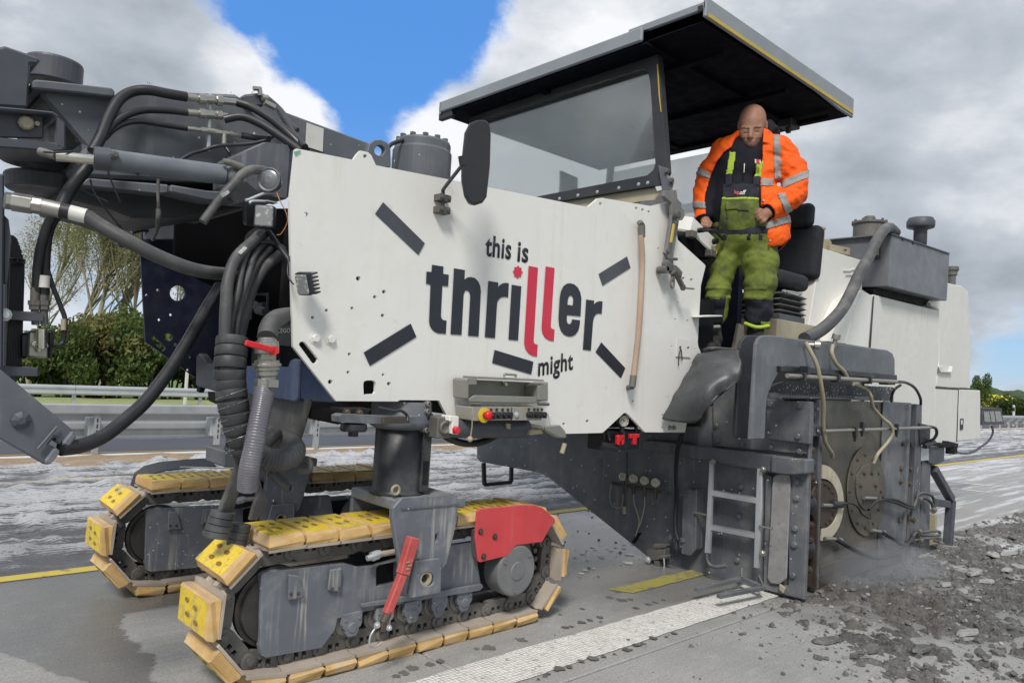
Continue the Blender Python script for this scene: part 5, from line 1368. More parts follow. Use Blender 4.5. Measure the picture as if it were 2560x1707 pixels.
q = atY('c1', (1195, 1335, 2.9), (1195, 1400, 2.9), (1190, 1470, 2.93)); part(MB().tube(q, .010, 8), 'hose_guard', M['hose'], None, nk)
for pts in ([(810, 1040, 2.84), (850, 1150, 2.84), (905, 1280, 2.84)], [(680, 1110, 2.84), (710, 1210, 2.84), (800, 1340, 2.84), (980, 1560, 2.9)], [(600, 1180, 2.85), (700, 1230, 2.85), (810, 1280, 2.85)], [(830, 960, 2.73), (930, 1010, 2.72), (1050, 1080, 2.72)]):
    hose('cable_tie', M['plastic'], .0032, 'c1', pts, nk, 6)
hose('cable_tie', M['plastic'], .0035, 'c1', [(330, 905, 2.75), (400, 908, 2.72), (480, 905, 2.73), (545, 900, 2.75)], nk, 6)
b = MB(); b.cyl(*atY('c1', (1680, 975, 2.66), (1735, 985, 2.66)), .011, 10); b.cyl(*atY('c1', (1735, 985, 2.66), (1825, 1020, 2.66)), .013, 8)
part(b, 'elbow_fitting', M['chain'], .001, nk)
b = MB(); b.lathe(atY('c1', (1690, 1220, 2.66))[0], V((1, 0, -1)), [(-.005, .021), (.006, .021)], 12); part(b, 'hose_clamp', M['galv'], None, nk)
# manifold on the top corner
b = MB(); b.plate(onY('c1', 2.98, (1835, 470), (1960, 455), (2010, 490), (2000, 560), (1860, 560)), Yv(.12))
mf = part(b, 'valve_manifold', M['slate'], .01, nk)
b = MB(); b.cyl(*atY('c1', (1965, 480, 2.97), (1955, 420, 2.97)), .011, 6, smooth=False); b.cyl(*atY('c1', (1910, 425, 2.97), (1965, 430, 2.97)), .010, 6, smooth=False); b.cyl(*atY('c1', (1995, 530, 2.95), (2070, 570, 2.95)), .014, 6, smooth=False)
b.cyl(*atY('c1', (1975, 495, 2.96), (2020, 500, 2.96)), .013, 8)
part(b, 'manifold_fitting', M['steel'], .001, nk)
# horn and work lamps
hp = atY('c1', (2030, 1115, 2.64))[0]; hd = V((-.75, -.62, -.05)).normalized()
part(MB().lathe(hp, hd, [(-.03, .016), (-.028, .04), (-.005, .046), (.006, .046), (.01, .041), (.004, .038), (.008, .03), (.012, .012)], 28, False), 'horn', M['horn'], .002)
b = MB(); b.tube(atY('c1', (1850, 1268, 2.66), (1880, 1262, 2.66), (1990, 1218, 2.66), (2060, 1215, 2.66)), .006, 8); b.tube(atY('c1', (1880, 1290, 2.66), (1910, 1275, 2.66), (2030, 1280, 2.66)), .006, 8); b.box(atY('c1', (2010, 1265, 2.64))[0], atY('c1', (2065, 1300, 2.67))[0]+V((0, .01, 0)))
part(b, 'lamp_hanger', M['galv'], .001)
def work_lamp(c, d, w, h, t=.045, fins=0):
    d = V(d).normalized(); s_ = d.cross(V((0, 0, 1))).normalized(); u = s_.cross(d)
    Mx = Matrix(((s_.x, u.x, d.x, c.x), (s_.y, u.y, d.y, c.y), (s_.z, u.z, d.z, c.z), (0, 0, 0, 1)))
    l = part(MB().box((-w/2, -h/2, -t), (w/2, h/2, 0), Mx), 'work_lamp', M['plastic'], .01, seg=2)
    part(MB().box((-w*.42, -h*.42, -.003), (w*.42, h*.42, .004), Mx), 'lamp_lens', M['lens'], .006, l)
    if fins:
        f_ = MB()
        for i in range(fins): f_.box((-w/2, -h/2+h*i/fins, -t-.028), (w/2, -h/2+h*i/fins+h/fins*.4, -t+.002), Mx)
        part(f_, 'cooling_fin', M['plastic'], None, l)
    return l
work_lamp(atY('c1', (1990, 1390, 2.62))[0], (-.55, -.83, -.08), .075, .085)
part(MB().plate(atY('c1', (1845, 1290, 2.72), (1960, 1300, 2.72), (1960, 1470, 2.72), (1850, 1450, 2.72)), Yv(.03)), 'lamp_backplate', M['plastic'], .008)
work_lamp(atY('e1', (108, 708, 2.47))[0], (-.85, -.38, -.35), .062, .085, .03, 6)
hose('wire', M['copper'], .002, 'c1', [(2080, 1190, 2.63), (2110, 1270, 2.6), (2160, 1370, 2.58), (2165, 1440, 2.58), (2120, 1520, 2.6), (2090, 1530, 2.62)])
hose('wire', M['plastic'], .003, 'h1', [(510, 190, 2.56), (500, 250, 2.54), (505, 300, 2.52), (530, 335, 2.48)])

# ---- top of the body: lifting lug, turret, mirror
lug_o = near('e1', (445, 122), (443, 50), (452, 15), (478, -4), (510, -6), (540, 8), (556, 40), (558, 130))
part(MB().plate([p+V((0, .02, 0)) for p in lug_o], Yv(.03), [[p+V((0, .02, 0)) for p in hole('e1', 503, 47, 26, n=18)]]), 'lifting_lug', M['grey'], .004)
tc_ = atY('e1', (695, 100, 2.85))[0]
part(MB().lathe(V((tc_.x, 2.85, tc_.z-.2)), (0, 0, 1), [(0, .138), (.2, .138), (.235, .138), (.24, .131), (.275, .131), (.285, .122), (.29, .06)], 44, False), 'column_head', M['grey'], .003)
b = MB()
for i in range(12):
    a = 2*math.pi*i/12; b.lathe((tc_.x+.112*math.cos(a), 2.85+.112*math.sin(a), tc_.z+.085), (0, 0, 1), [(0, .014), (.012, .014)], 6)
part(b, 'head_bolt', M['grey'])
hose('hose', M['plastic'], .009, 'e1', [(520, 55, 2.8), (545, 22, 2.8), (590, 5, 2.82), (650, 0, 2.84), (700, 14, 2.86)])
mr = part(MB().plate(atY('e2', (182, 715, 2.33), (205, 668, 2.33), (245, 652, 2.33), (290, 650, 2.33), (315, 672, 2.33), (323, 730, 2.33), (318, 900, 2.33), (300, 1070, 2.33), (280, 1098, 2.33), (240, 1112, 2.33), (205, 1105, 2.33), (180, 1060, 2.33), (165, 980, 2.33), (165, 880, 2.33)), (.02, .035, 0)), 'mirror', M['plastic'], .015, seg=3)
b = MB(); q = atY('e2', (172, 890, 2.36), (160, 905, 2.4), (70, 1020, 2.5), (60, 1050, 2.52), (58, 1160, 2.52)); b.tube(q, .008, 10, 4)
part(b, 'mirror_arm', M['slate'], None, mr)
b = MB()
for x, y in ((60, 1080), (56, 1145)):
    p = atY('e2', (x, y, 2.525))[0]; b.box(p+V((-.03, -.018, -.014)), p+V((.03, .025, .014))); b.bolt(p+V((-.018, -.018, 0)), (0, -1, 0), .008, .008); b.bolt(p+V((.018, -.018, 0)), (0, -1, 0), .008, .008)
part(b, 'mirror_clamp', M['chain'], .002, mr)
b = MB(); q = atY('e2', (160, 850, 2.34), (168, 900, 2.34)); b.cyl(q[0], q[1], .014, 10); part(b, 'mirror_joint', M['plastic'], None, mr)

# ---- sight tube, control box, valves on the side plate
stb = part(MB().tube([p for p in atY('D', (1472, 540, 2.5), (1475, 600, 2.5), (1472, 680, 2.495), (1466, 770, 2.495), (1455, 865, 2.5))], .0165, 12), 'sight_tube', paint('brown_sight_tube', (.36, .25, .18), .35, var=.2, dust_amt=.2, dust=(.4, .35, .28)))
b = MB(); q = atY('D', (1470, 512, 2.53), (1474, 518, 2.5), (1474, 545, 2.5), (1455, 862, 2.5), (1452, 888, 2.5), (1442, 890, 2.55)); b.cyl(q[0], q[1], .018, 10); b.cyl(q[1], q[2], .0195, 12); b.cyl(q[3], q[4], .019, 12); b.cyl(q[4], q[5], .015, 10)
part(b, 'tube_fitting', M['chain'], .002, stb)
YB_ = 2.44
lid_o = onY('e5', YB_+.03, (170, 150), (178, 118), (240, 120), (245, 105), (680, 128), (685, 140), (710, 140), (705, 262), (640, 262), (180, 258))
lid = part(MB().plate(onY('e5', YB_+.09, (180, 125), (705, 150), (702, 262), (185, 258)), Yv(.012)), 'control_box', M['box_grey'], .004)
pl_ = lambda n_, m_, pts, d, bv=.003, p_=lid: part(MB().plate(pts, d), n_, M[m_], bv, p_)
pl_('lid_side', 'box_grey', onY('e5', YB_+.0, (168, 130), (180, 118), (245, 122), (242, 160), (190, 160), (188, 255), (170, 250)), Yv(.09))
pl_('lid_side', 'box_grey', onY('e5', YB_+.0, (640, 170), (708, 142), (708, 264), (640, 262)), Yv(.09))
pl_('lid_top', 'box_grey', onY('e5', YB_-.01, (243, 106), (682, 127), (682, 138), (243, 120)), Yv(.1))
b = MB(); b.tube(onY('e5', YB_-.012, (420, 108), (420, 94), (430, 91), (492, 96), (496, 100), (494, 112)), .005, 6, 2); part(b, 'lid_handle', M['box_grey'], None, lid)
pl_('lid_flap', 'box_grey', onY('e5', YB_+.01, (185, 255), (230, 228), (640, 240), (660, 262), (640, 280), (190, 274)), Yv(.012))
pl_('lid_lock', 'rod', onY('e5', YB_+.085, (408, 140), (424, 140), (424, 172), (408, 168)), Yv(-.02))
cp = part(MB().plate(onY('e5', YB_-.02, (212, 305), (670, 308), (668, 392), (215, 396)), Yv(.12)), 'control_panel', M['panel_face'] if 'panel_face' in M else M['box_grey'], .004, lid)
pl_('panel_split', 'plastic', onY('e5', YB_-.021, (466, 308), (469, 308), (468, 394), (465, 394)), Yv(-.002), None)
es = onY('e5', YB_-.02, (287, 358))[0]
part(MB().lathe(es, (0, -1, 0), [(0, .033), (.004, .033), (.006, .016)], 24), 'stop_button_plate', M['knob_yellow'], None, lid)
part(MB().lathe(es, (.25, -1, 0), [(0, .014), (.018, .014), (.02, .021), (.032, .021), (.036, .015)], 20, True), 'stop_button', M['red_plastic'], None, lid)
kb = MB()
for x, y in ((330, 360), (366, 358), (404, 358), (440, 358), (576, 355), (612, 355), (634, 355), (662, 356)):
    p = onY('e5', YB_-.02, (x, y))[0]; m_ = MB(); m_.lathe(p, (0, -1, 0), [(0, .015), (.012, .014), (.012, .011), (.03, .0095)], 14); m_.box(p+V((-.003, -.034, -.014)), p+V((.003, -.012, .014)))
    part(m_, 'knob', M['plastic'], .001, lid)
    p2 = p+V((0, .0, .024)); kb.lathe(p2, (0, -1, 0), [(0, .006), (.005, .006)], 10)
part(kb, 'label_dot', M['plastic'], None, lid)
part(MB().lathe(onY('e5', YB_-.02, (498, 356))[0], (0, -1, 0), [(0, .013), (.006, .012), (.008, .006)], 16), 'blind_plug', M['galv'], None, lid)
b = MB()
for x in (196, 640): b.cyl(*atY('e5', (x, 285, YB_), (x+70, 288, YB_)), .007, 8)
part(b, 'hinge', M['chain'], None, lid)
q = atY('e5', (40, 440, 2.53), (120, 445, 2.52), (558, 448, 2.52))
part(MB().cyl(q[0], q[2], .044, 24), 'hydraulic_accumulator', M['slate'])
b = MB(); b.plate(onY('e5', 2.46, (65, 362), (125, 366), (122, 485), (78, 482), (80, 400), (62, 398)), Yv(.06)); part(b, 'valve_bracket', M['white'], .003)
part(MB().lathe(onY('e5', 2.46, (98, 455))[0], (0, -1, 0), [(0, .017), (.02, .015)], 14), 'red_button', M['red_plastic'], .002)
b = MB(); p = onY('e5', 2.49, (28, 440))[0]; b.box(p+V((-.035, 0, -.045)), p+V((.035, .08, .045))); b.lathe(p, (0, -1, 0), [(0, .03), (.012, .028), (.012, .018), (.002, .018)], 16); part(b, 'hydraulic_coupling', M['chain'], .004)
b = MB(); b.plate(onY('e5', 2.48, (425, 410), (452, 412), (450, 450), (428, 446)), Yv(-.012)); part(b, 'clip', M['cable'], .002)
hose('hose', M['hose_black'], .016, 'e5', [(-20, 400, 2.62), (10, 470, 2.6), (80, 520, 2.6), (180, 545, 2.62), (290, 530, 2.66), (390, 480, 2.7)])
b = MB(); b.tube(atY('e5', (205, 345, 2.42), (210, 420, 2.43), (200, 500, 2.44)), .003, 6); b.ball(atY('e5', (196, 515, 2.44))[0], .013, 12, 8); part(b, 'key_tag', M['cable'])
b = MB(); b.plate(onY('e5', 2.46, (590, 455), (660, 455), (680, 480), (590, 490)), Yv(.05)); b.cyl(*atY('e5', (570, 425, 2.5), (690, 445, 2.47)), .012, 8); part(b, 'cable_bracket', M['cable'], .003)
part(MB().plate(onY('e5', 2.45, (690, 430), (790, 424), (830, 470), (830, 512), (770, 508), (700, 470)), Yv(.03)), 'plug_cover', M['box_grey'], .008)
hose('wire', M['plastic'], .006, 'e5', [(820, 500, 2.46), (822, 550, 2.46), (800, 600, 2.46)])
b = MB(); b.cyl(*atY('e5', (815, 545, 2.455), (795, 608, 2.455)), .012, 10); part(b, 'plug', M['cable'], .002)
hose('wire', M['sticker'], .0025, 'e5', [(705, 353, 2.55), (722, 380, 2.52), (725, 420, 2.48)])
# gauge and red levers in the notch
def gauge(c, d, r):
    d = V(d).normalized()
    g_ = part(MB().lathe(c, d, [(-.03, r*.3), (-.03, r), (.004, r), (.006, r*.93), (.002, r*.88)], 24, False), 'pressure_gauge', M['rod'], .001)
    part(MB().lathe(c+d*.0015, d, [(0, r*.87), (.001, r*.87)], 24), 'gauge_face', M['gauge_face'], None, g_)
    s_ = d.cross(V((0, 0, 1))).normalized(); u = s_.cross(d); n_ = MB(); c2_ = c+d*.004
    n_.bar(c2_-s_*r*.2-u*r*.1, c2_+s_*r*.6+u*r*.35, r*.09, r*.04, d)
    for i in range(9):
        a = math.radians(-40+i*32.5); e = s_*math.cos(a)+u*math.sin(a); n_.bar(c2_+e*r*.66, c2_+e*r*.82, r*.06, r*.03, d)
    part(n_, 'gauge_needle', M['plastic'], None, g_)
    return g_
gauge(atY('e5', (1200, 396, 2.58))[0], (-.3, -1, 0), .032)
b = MB(); b.cyl(*atY('e5', (1190, 425, 2.6), (1188, 470, 2.6)), .014, 10); b.box(atY('e5', (1075, 460, 2.62))[0], atY('e5', (1300, 580, 2.62))[0]+V((0, .12, 0))); b.cyl(*atY('e5', (1045, 555, 2.6), (1150, 575, 2.6)), .022, 12)
b.cyl(*atY('e5', (1200, 470, 2.58), (1200, 540, 2.58)), .012, 8); b.cyl(*atY('e5', (1090, 455, 2.6), (1110, 520, 2.6)), .01, 8); b.cyl(*atY('e5', (1280, 440, 2.62), (1280, 560, 2.62)), .012, 8)
vb = part(b, 'valve_block', M['plastic'], .005)
for pts in (((1143, 490), (1160, 485), (1162, 510), (1172, 510), (1172, 488), (1188, 488), (1184, 550), (1172, 550), (1172, 528), (1160, 528), (1158, 552), (1142, 550)), ((1225, 480), (1288, 478), (1285, 500), (1268, 508), (1266, 550), (1248, 548), (1244, 505), (1226, 510))):
    part(MB().plate(onY('e5', 2.585, *pts), Yv(-.02)), 'valve_lever', M['red_plastic'], .003, vb)
# ------------------------------------------------------------------ drum housing, driver's stand, rear body
XFR = 4.16
def fx(v, *p, X=XFR): return onX(v, X, *p)
hp_ = fx('D', (1095, 985), (1095, 1052), (1102, 1060), (1240, 1085), (1262, 1098), (1480, 1272), (1500, 1292), (1843, 1380), (1860, 930), (1640, 930), (1500, 985))
dh = part(MB().plate(hp_, Xv(.03)), 'drum_housing', M['housing'], .004)
part(MB().box((4.2, 2.06, .0), (6.0, 2.92, 1.0)), 'drum_cover', M['hollow'], None, dh)
P_ = lambda m_, n_, mat_, bv=None, p_=dh: part(m_, n_, M[mat_], bv, p_)
# raised beam across the front
P_(MB().plate(fx('e4', (0, 628), (740, 722), (740, 798), (690, 815), (0, 690), X=4.08), Xv(.09)), 'cross_beam', 'housing', .006)
P_(MB().plate(fx('e5', (1330, 520), (1560, 535), (1830, 590), (1830, 655), (1560, 610), (1330, 590), X=4.09), Xv(.08)), 'cross_beam', 'housing', .006)
P_(MB().plate(fx('e4', (640, 718), (840, 735), (838, 818), (745, 822), (640, 802), X=4.05), Xv(.11)), 'beam_end', 'housing', .008)
# layered bolted plates of the upper corner
P_(MB().plate(fx('e4', (318, 412), (470, 290), (612, 330), (850, 520), (845, 705), (320, 660), X=4.13), Xv(.03)), 'bolted_plate', 'housing', .004)
P_(MB().plate(fx('e4', (618, 398), (870, 412), (862, 652), (612, 618), X=4.09), Xv(.04)), 'bolted_plate', 'housing', .006)
b = MB()
for x, y in ((645, 425), (806, 433), (638, 585), (798, 605)): b.bolt(fx('e4', (x, y), X=4.09)[0], (-1, 0, 0), .017, .014)
for x, y in ((340, 545), (347, 630), (486, 650), (645, 668), (806, 688)): b.bolt(fx('e4', (x, y), X=4.13)[0], (-1, 0, 0), .016, .014)
for x, y in ((479, 778), (478, 890), (468, 1050), (460, 1297)): b.bolt(fx('e4', (x, y))[0], (-1, 0, 0), .017, .014)
for x, y in ((795, 860), (790, 950), (782, 1120), (778, 1212), (770, 1382)): b.bolt(fx('e4', (x, y), X=4.12)[0], (-1, 0, 0), .018, .014)
P_(b, 'housing_bolt', 'housing')
# right corner post plate
P_(MB().plate(fx('e4', (740, 812), (840, 815), (858, 440), (868, 430), (865, 600), (830, 1522), (600, 1462), (600, 1440), (740, 1440), X=4.12), Xv(.035)), 'corner_plate', 'housing', .005)
# channel with pale slurry
ch = P_(MB().plate(fx('e4', (612, 812), (650, 830), (645, 1060), (640, 1390), (690, 1430), (800, 1480), (600, 1460), X=4.125), Xv(.03)), 'channel_edge', 'housing', .004)
sp_ = onX('e4', 4.10, (655, 830), (690, 815), (745, 822), (752, 860), (730, 1400), (690, 1432), (640, 1425), (622, 1400), (640, 1080), (648, 900))
P_(MB().plate(sp_, Xv(.012)), 'channel', 'soot', .004)
P_(MB().plate(fx('e4', (690, 1432), (722, 1455), (712, 1485), (690, 1465), X=4.09), Xv(.02)), 'bent_corner', 'cable', .002)
# ladder
XL = 4.055
lad = P_(MB().plate(fx('e4', (298, 742), (318, 745), (308, 1080), (300, 1262), (270, 1258), (285, 1000), X=XL), Xv(.02)), 'ladder', 'galv', .003)
b = MB(); b.plate(fx('e4', (566, 785), (592, 790), (590, 1000), (572, 1345), (545, 1340), (556, 1000), X=XL), Xv(.02)); P_(b, 'ladder_rail', 'galv', .003, lad)
for l in (((305, 908), (560, 950), (558, 980), (303, 936)), ((296, 1102), (552, 1148), (548, 1178), (294, 1128))):
    P_(MB().plate(fx('e4', *l, X=XL+.003), Xv(.05)), 'rung', 'galv', .003, lad)
b = MB(); b.bolt(fx('e4', (322, 748), X=XL-.005)[0], (-1, 0, 0), .014, .014); b.bolt(fx('e4', (602, 790), X=XL-.005)[0], (-1, 0, 0), .014, .014); b.bolt(fx('e4', (598, 1258), X=XL-.005)[0], (-1, 0, 0), .014, .014)
b.cyl(*fx('e4', (578, 1108), (652, 1122), X=XL-.01), .007, 8); b.cyl(*fx('e4', (215, 1030), (280, 1045), X=XL), .006, 8)
P_(b, 'ladder_pin', 'steel', None, lad)
b = MB(); b.tube(onX('e4', 4.06, (285, 1262), (288, 1300), (310, 1330), (350, 1335), (395, 1328)), .012, 4, 3); P_(b, 'step_loop', 'housing', None, lad)
# folding step at the ground
q = onZ('e4', .07, (225, 1462), (480, 1400), (350, 1500), (600, 1452), (480, 1400), (560, 1432))
b = MB()
for a, e in ((0, 1), (2, 3), (1, 3)): b.bar(q[a], q[e], .03, .022)
e0, e1 = fx('e4', (480, 1352), (575, 1395), X=4.12)
b.bar(q[1], e0, .012, .03); b.bar(q[3], e1, .012, .03)
P_(b, 'folding_step', 'housing', .002)
# angle bracket, coiled cable
P_(MB().plate(fx('e4', (148, 905), (190, 900), (205, 912), (228, 900), (222, 1240), (190, 1275), (140, 1262), X=4.07), Xv(.09)), 'angle_bracket', 'housing', .004)
b = MB()
for l in (((110, 920), (170, 925), (170, 945), (110, 940)), ((95, 1170), (160, 1178), (160, 1200), (95, 1192))): b.plate(fx('e4', *l, X=4.06), Xv(.03))
b.bolt(fx('e4', (88, 1172), X=4.10)[0], (-1, 0, 0), .02, .02)
P_(b, 'bracket_ear', 'housing', .003)
cpth = catmull(onX('e4', 4.03, (168, 540), (140, 610), (118, 700), (112, 820), (115, 960), (108, 1060), (112, 1140), (125, 1185)), 40)
b = MB(); cs = []; n = len(cpth)
for i in range(n*2-1):
    p = cpth[i//2].lerp(cpth[min(n-1, i//2+1)], .5*(i % 2)); a = i*1.05; cs.append(p+V((.011*math.cos(a), .011*math.sin(a), 0)))
b.tube(cs, .0045, 5, spline=False, caps=False); P_(b, 'coiled_cable', 'plastic')
# row of four gauges on a pipe
XG = 4.06
q = fx('e5', (1125, 800), (1440, 862), X=XG); b = MB(); b.cyl(q[0], q[1], .011, 10)
for x, y in ((1200, 815), (1265, 828), (1338, 840), (1408, 855)):
    b.cyl(*fx('e5', (x, y-55), (x-2, y+55), X=XG-.005), .009, 8); b.cyl(*fx('e5', (x, y+10), (x-2, y+45), X=XG-.005), .013, 6)
man = P_(b, 'gauge_pipe', 'rust')
for x, y in ((1197, 760), (1266, 773), (1337, 786), (1409, 799)): gauge(fx('e5', (x, y), X=XG-.02)[0], (-1, -.55, 0), .030)
for pts in ([(1122, 805), (1108, 880), (1120, 940), (1160, 965), (1190, 945), (1197, 880)], [(1264, 870), (1270, 940), (1298, 1030), (1296, 1090), (1275, 1150)], [(1338, 890), (1335, 960), (1310, 1060), (1285, 1120)]):
    P_(MB().tube(onX('e5', 4.05, *pts), .004, 6), 'gauge_line', 'cable')
P_(MB().tube(onX('e5', 4.05, (1220, 600), (1220, 690), (1218, 780), (1205, 920), (1205, 960)), .007, 8), 'gauge_line', 'hose')
b = MB(); b.cyl(*onX('e5', 4.045, (1203, 955), (1206, 1003)), .014, 10); P_(b, 'plug', 'cable', .002)
P_(MB().plate(onX('e5', 4.1, (1245, 1195), (1290, 1125), (1300, 1130), (1262, 1195)), Xv(.03)), 'line_clip', 'hollow', .003)
# drain valve near the foot
b = MB(); XV = 4.05
b.plate(onX('e5', XV, (1345, 1240), (1470, 1230), (1465, 1300), (1350, 1310)), Xv(.06)); b.plate(onX('e5', XV, (1395, 1310), (1430, 1312), (1428, 1360), (1398, 1355)), Xv(.05))
b.plate(onX('e5', XV-.01, (1390, 1200), (1470, 1205), (1468, 1222), (1390, 1222)), Xv(.07)); b.cyl(*onX('e5', XV, (1440, 1288), (1505, 1280)), .014, 8)
dv = P_(b, 'drain_valve', 'chain', .004)
b = MB(); b.bolt(onX('e5', XV-.01, (1358, 1303))[0], (-1, 0, 0), .017, .012); b.tube(onX('e5', XV-.01, (1462, 1290), (1465, 1330), (1462, 1368)), .005, 6); P_(b, 'valve_screw', 'galv', None, dv)
P_(MB().tube(onX('e5', XV, (1505, 1282), (1540, 1270), (1555, 1230), (1552, 1170)), .006, 6), 'drain_line', 'plastic', None, dv)
# loop hanging under the far end of the plate
q = onY('e5', 4.75, (285, 670), (290, 812), (465, 795), (467, 690)); b = MB()
for i in range(3): b.bar(q[i], q[i+1], .03, .03, (0, 1, 0))
P_(b, 'hanging_loop', 'dark', .003)

# ---- end of the drum housing: door, rollers in the gap, spray bars
YD = 2.02
def dy(v, *p, Y=YD): return onY(v, Y, *p)
door = part(MB().plate(dy('e4', (918, 402), (1425, 418), (1385, 1332), (1290, 1315), (905, 1460)), Yv(.03)), 'end_door', M['door_steel'])
D_ = lambda m_, n_, mat_, bv=None: part(m_, n_, M[mat_], bv, door)
D_(MB().plate(dy('e4', (1268, 408), (1425, 418), (1388, 1330), (1235, 1330), Y=YD-.004), Yv(-.008)), 'door_plate', 'housing', .003)
D_(MB().plate(dy('e4', (918, 402), (938, 404), (912, 1462), (893, 1466), Y=YD-.03), Yv(.06)), 'door_edge', 'housing', .004)
D_(MB().plate(onX('e4', 4.36, (868, 420), (918, 402), (893, 1466), (835, 1440)), Xv(.02)), 'gap_wall', 'rust')
D_(MB().plate(dy('e4', (912, 1330), (1225, 1215), (1230, 1262), (910, 1395), Y=YD-.003), Yv(-.012)), 'skid_edge', 'rust', .004)
b = MB()
for (x, y, r_) in ((893, 495, .05), (885, 770, .06), (878, 990, .07), (870, 1240, .07)): b.ball(onX('e4', 4.27, (x, y))[0]+V((0, .05, 0)), r_, 16, 10)
D_(b, 'guide_roller', 'plastic')
b = MB()
for (x, y) in ((885, 445), (875, 680), (880, 840), (872, 930), (868, 1100), (866, 1185), (860, 1350)): b.bolt(onX('e4', 4.25, (x, y))[0], (-1, -.3, 0), .015, .012)
D_(b, 'guide_bolt', 'rust')
# bearing covers on the door: rusty disc inside a pale half ring; faint raised disc
def disc_on(v, cx, cy, rx, ry, Y, n=40, a0=0, a1=360): return [onY(v, Y, (cx+rx*math.cos(math.radians(a0+(a1-a0)*i/n)), cy+ry*math.sin(math.radians(a0+(a1-a0)*i/n))))[0] for i in range(n+(0 if a1-a0 >= 360 else 1))]
ring_o = disc_on('e4', 922, 975, 118, 212, YD-.008, 26, -90, 90); ring_i = disc_on('e4', 922, 980, 88, 140, YD-.008, 26, 90, -90)
ring_o[-1] = onY('e4', YD-.008, (918, 1188))[0]
rp = MB().plate(ring_o+ring_i, Yv(-.014)); o = D_(rp, 'bearing_ring', 'ring', .004) if 'ring' in M else part(rp, 'bearing_ring', paint('cream_ring', (.58, .54, .42), .5, var=.1, dust=(.4, .33, .2), dust_amt=.5, grain=.2), .004, door)
D_(MB().plate(disc_on('e4', 935, 985, 80, 132, YD-.006, 30), Yv(-.012)), 'bearing_cap', 'rust', .004)
b = MB()
for a in range(-80, 90, 22):
    b.bolt(onY('e4', YD-.018, (935+66*math.cos(math.radians(a)), 985+112*math.sin(math.radians(a))))[0], (0, -1, 0), .010, .008)
for a in range(0, 360, 30): b.bolt(onY('e4', YD-.014, (1172+86*math.cos(math.radians(a)), 915+205*math.sin(math.radians(a))))[0], (0, -1, 0), .008, .006)
for a in range(0, 360, 60): b.bolt(onY('e4', YD-.02, (1185+42*math.cos(math.radians(a)), 880+80*math.sin(math.radians(a))))[0], (0, -1, 0), .012, .012)
for x, y in ((1380, 645), (1370, 785), (1367, 858), (1360, 1075), (1230, 440)): b.bolt(onY('e4', YD-.012, (x, y))[0], (0, -1, 0), .017, .014)
D_(b, 'door_bolt', 'rust')
D_(MB().plate(disc_on('e4', 1172, 915, 108, 250, YD-.003, 36), Yv(-.010)), 'gear_cover', 'door_steel', .004)
D_(MB().plate(disc_on('e4', 1180, 890, 66, 130, YD-.013, 30), Yv(-.008)), 'gear_cap', 'door_steel', .003)
# guard plates with the arch
ga = dy('e4', (528, 626), (552, 250), (562, 90), (575, 58), (600, 40), (640, 40), (1296, 122), (1325, 140), (1338, 175), (1338, 268), (1100, 245), (725, 214), (690, 245), (652, 310), (632, 360), (618, 410), (608, 622), Y=1.94)
gu = part(MB().plate(ga, Yv(.02)), 'housing_guard', M['guard'] if 'guard' in M else M['housing'], .005)
G_ = lambda m_, n_, mat_, bv=None: part(m_, n_, M[mat_], bv, gu)
G_(MB().plate(dy('e4', (446, 612), (470, 110), (480, 72), (510, 40), (600, 42), (1100, 110), (1100, 400), (560, 400), (540, 620), Y=2.22), Yv(.02)), 'inner_guard', 'dark', .005)  # dark paint stands in for the shade between the two guard plates
b = MB(); b.plate(onX('e4', 4.2, (505, 48), (600, 40), (590, 62), (510, 70)), Xv(.5)); G_(b, 'guard_bridge', 'guard', .004)
G_(MB().plate(onX('e4', 4.155, (444, 612), (470, 108), (478, 72), (490, 60), (478, 110), (458, 612)), Xv(.02)), 'guard_edge', 'guard', .003)
G_(MB().plate(dy('e4', (700, 212), (840, 222), (1110, 240), (1350, 262), (1352, 285), (1340, 318), (1300, 318), (1295, 290), (1100, 270), (700, 244), Y=1.915), Yv(.06)), 'rubber_strip', 'plastic', .004)
q = dy('e4', (735, 266), (830, 272), (1150, 290), (1345, 300), Y=1.89)
G_(MB().cyl(q[0], q[3], .0125, 12), 'spray_bar', 'steel_dull')if 'steel_dull' in M else G_(MB().cyl(q[0], q[3], .0125, 12), 'spray_bar', 'steel')
b = MB()
for x, y in ((820, 272), (1012, 282), (1190, 292), (838, 235)): b.box(dy('e4', (x, y), Y=1.885)[0]+V((-.012, -.02, -.022)), dy('e4', (x, y), Y=1.885)[0]+V((.012, .03, .022)))
G_(b, 'bar_clip', 'plastic', .002)
G_(MB().plate(dy('e4', (640, 372), (640, 330), (720, 300), (1330, 330), (1330, 410), (1200, 405), (640, 385), Y=2.06), Yv(.03)), 'splash_plate', 'speckled')
G_(MB().plate(dy('e4', (635, 362), (1205, 385), (1205, 405), (635, 390), Y=2.0), Yv(.05)), 'hinge_bar', 'housing', .004)
b = MB()
for i in range(26): b.box(dy('e4', (700+i*16, 366+i*.8), Y=1.996)[0]+V((-.006, -.006, -.004)), dy('e4', (700+i*16, 366+i*.8), Y=1.996)[0]+V((.006, 0, .004)))
kind(G_(b, 'hinge_notch', 'plastic'), 'stuff')
b = MB()
for (x, y, Yq, l) in ((885, 95, 1.92, .03), (1006, 62, 1.93, .04)):
    p = dy('e4', (x, y), Y=Yq)[0]; b.lathe(p, (.6, -.8, .0) if x < 900 else (.0, -.2, 1), [(-.05, .013), (0, .013), (0, .024), (.03, .024), (.032, .018)], 14)
G_(b, 'quick_coupling', 'steel', .001)
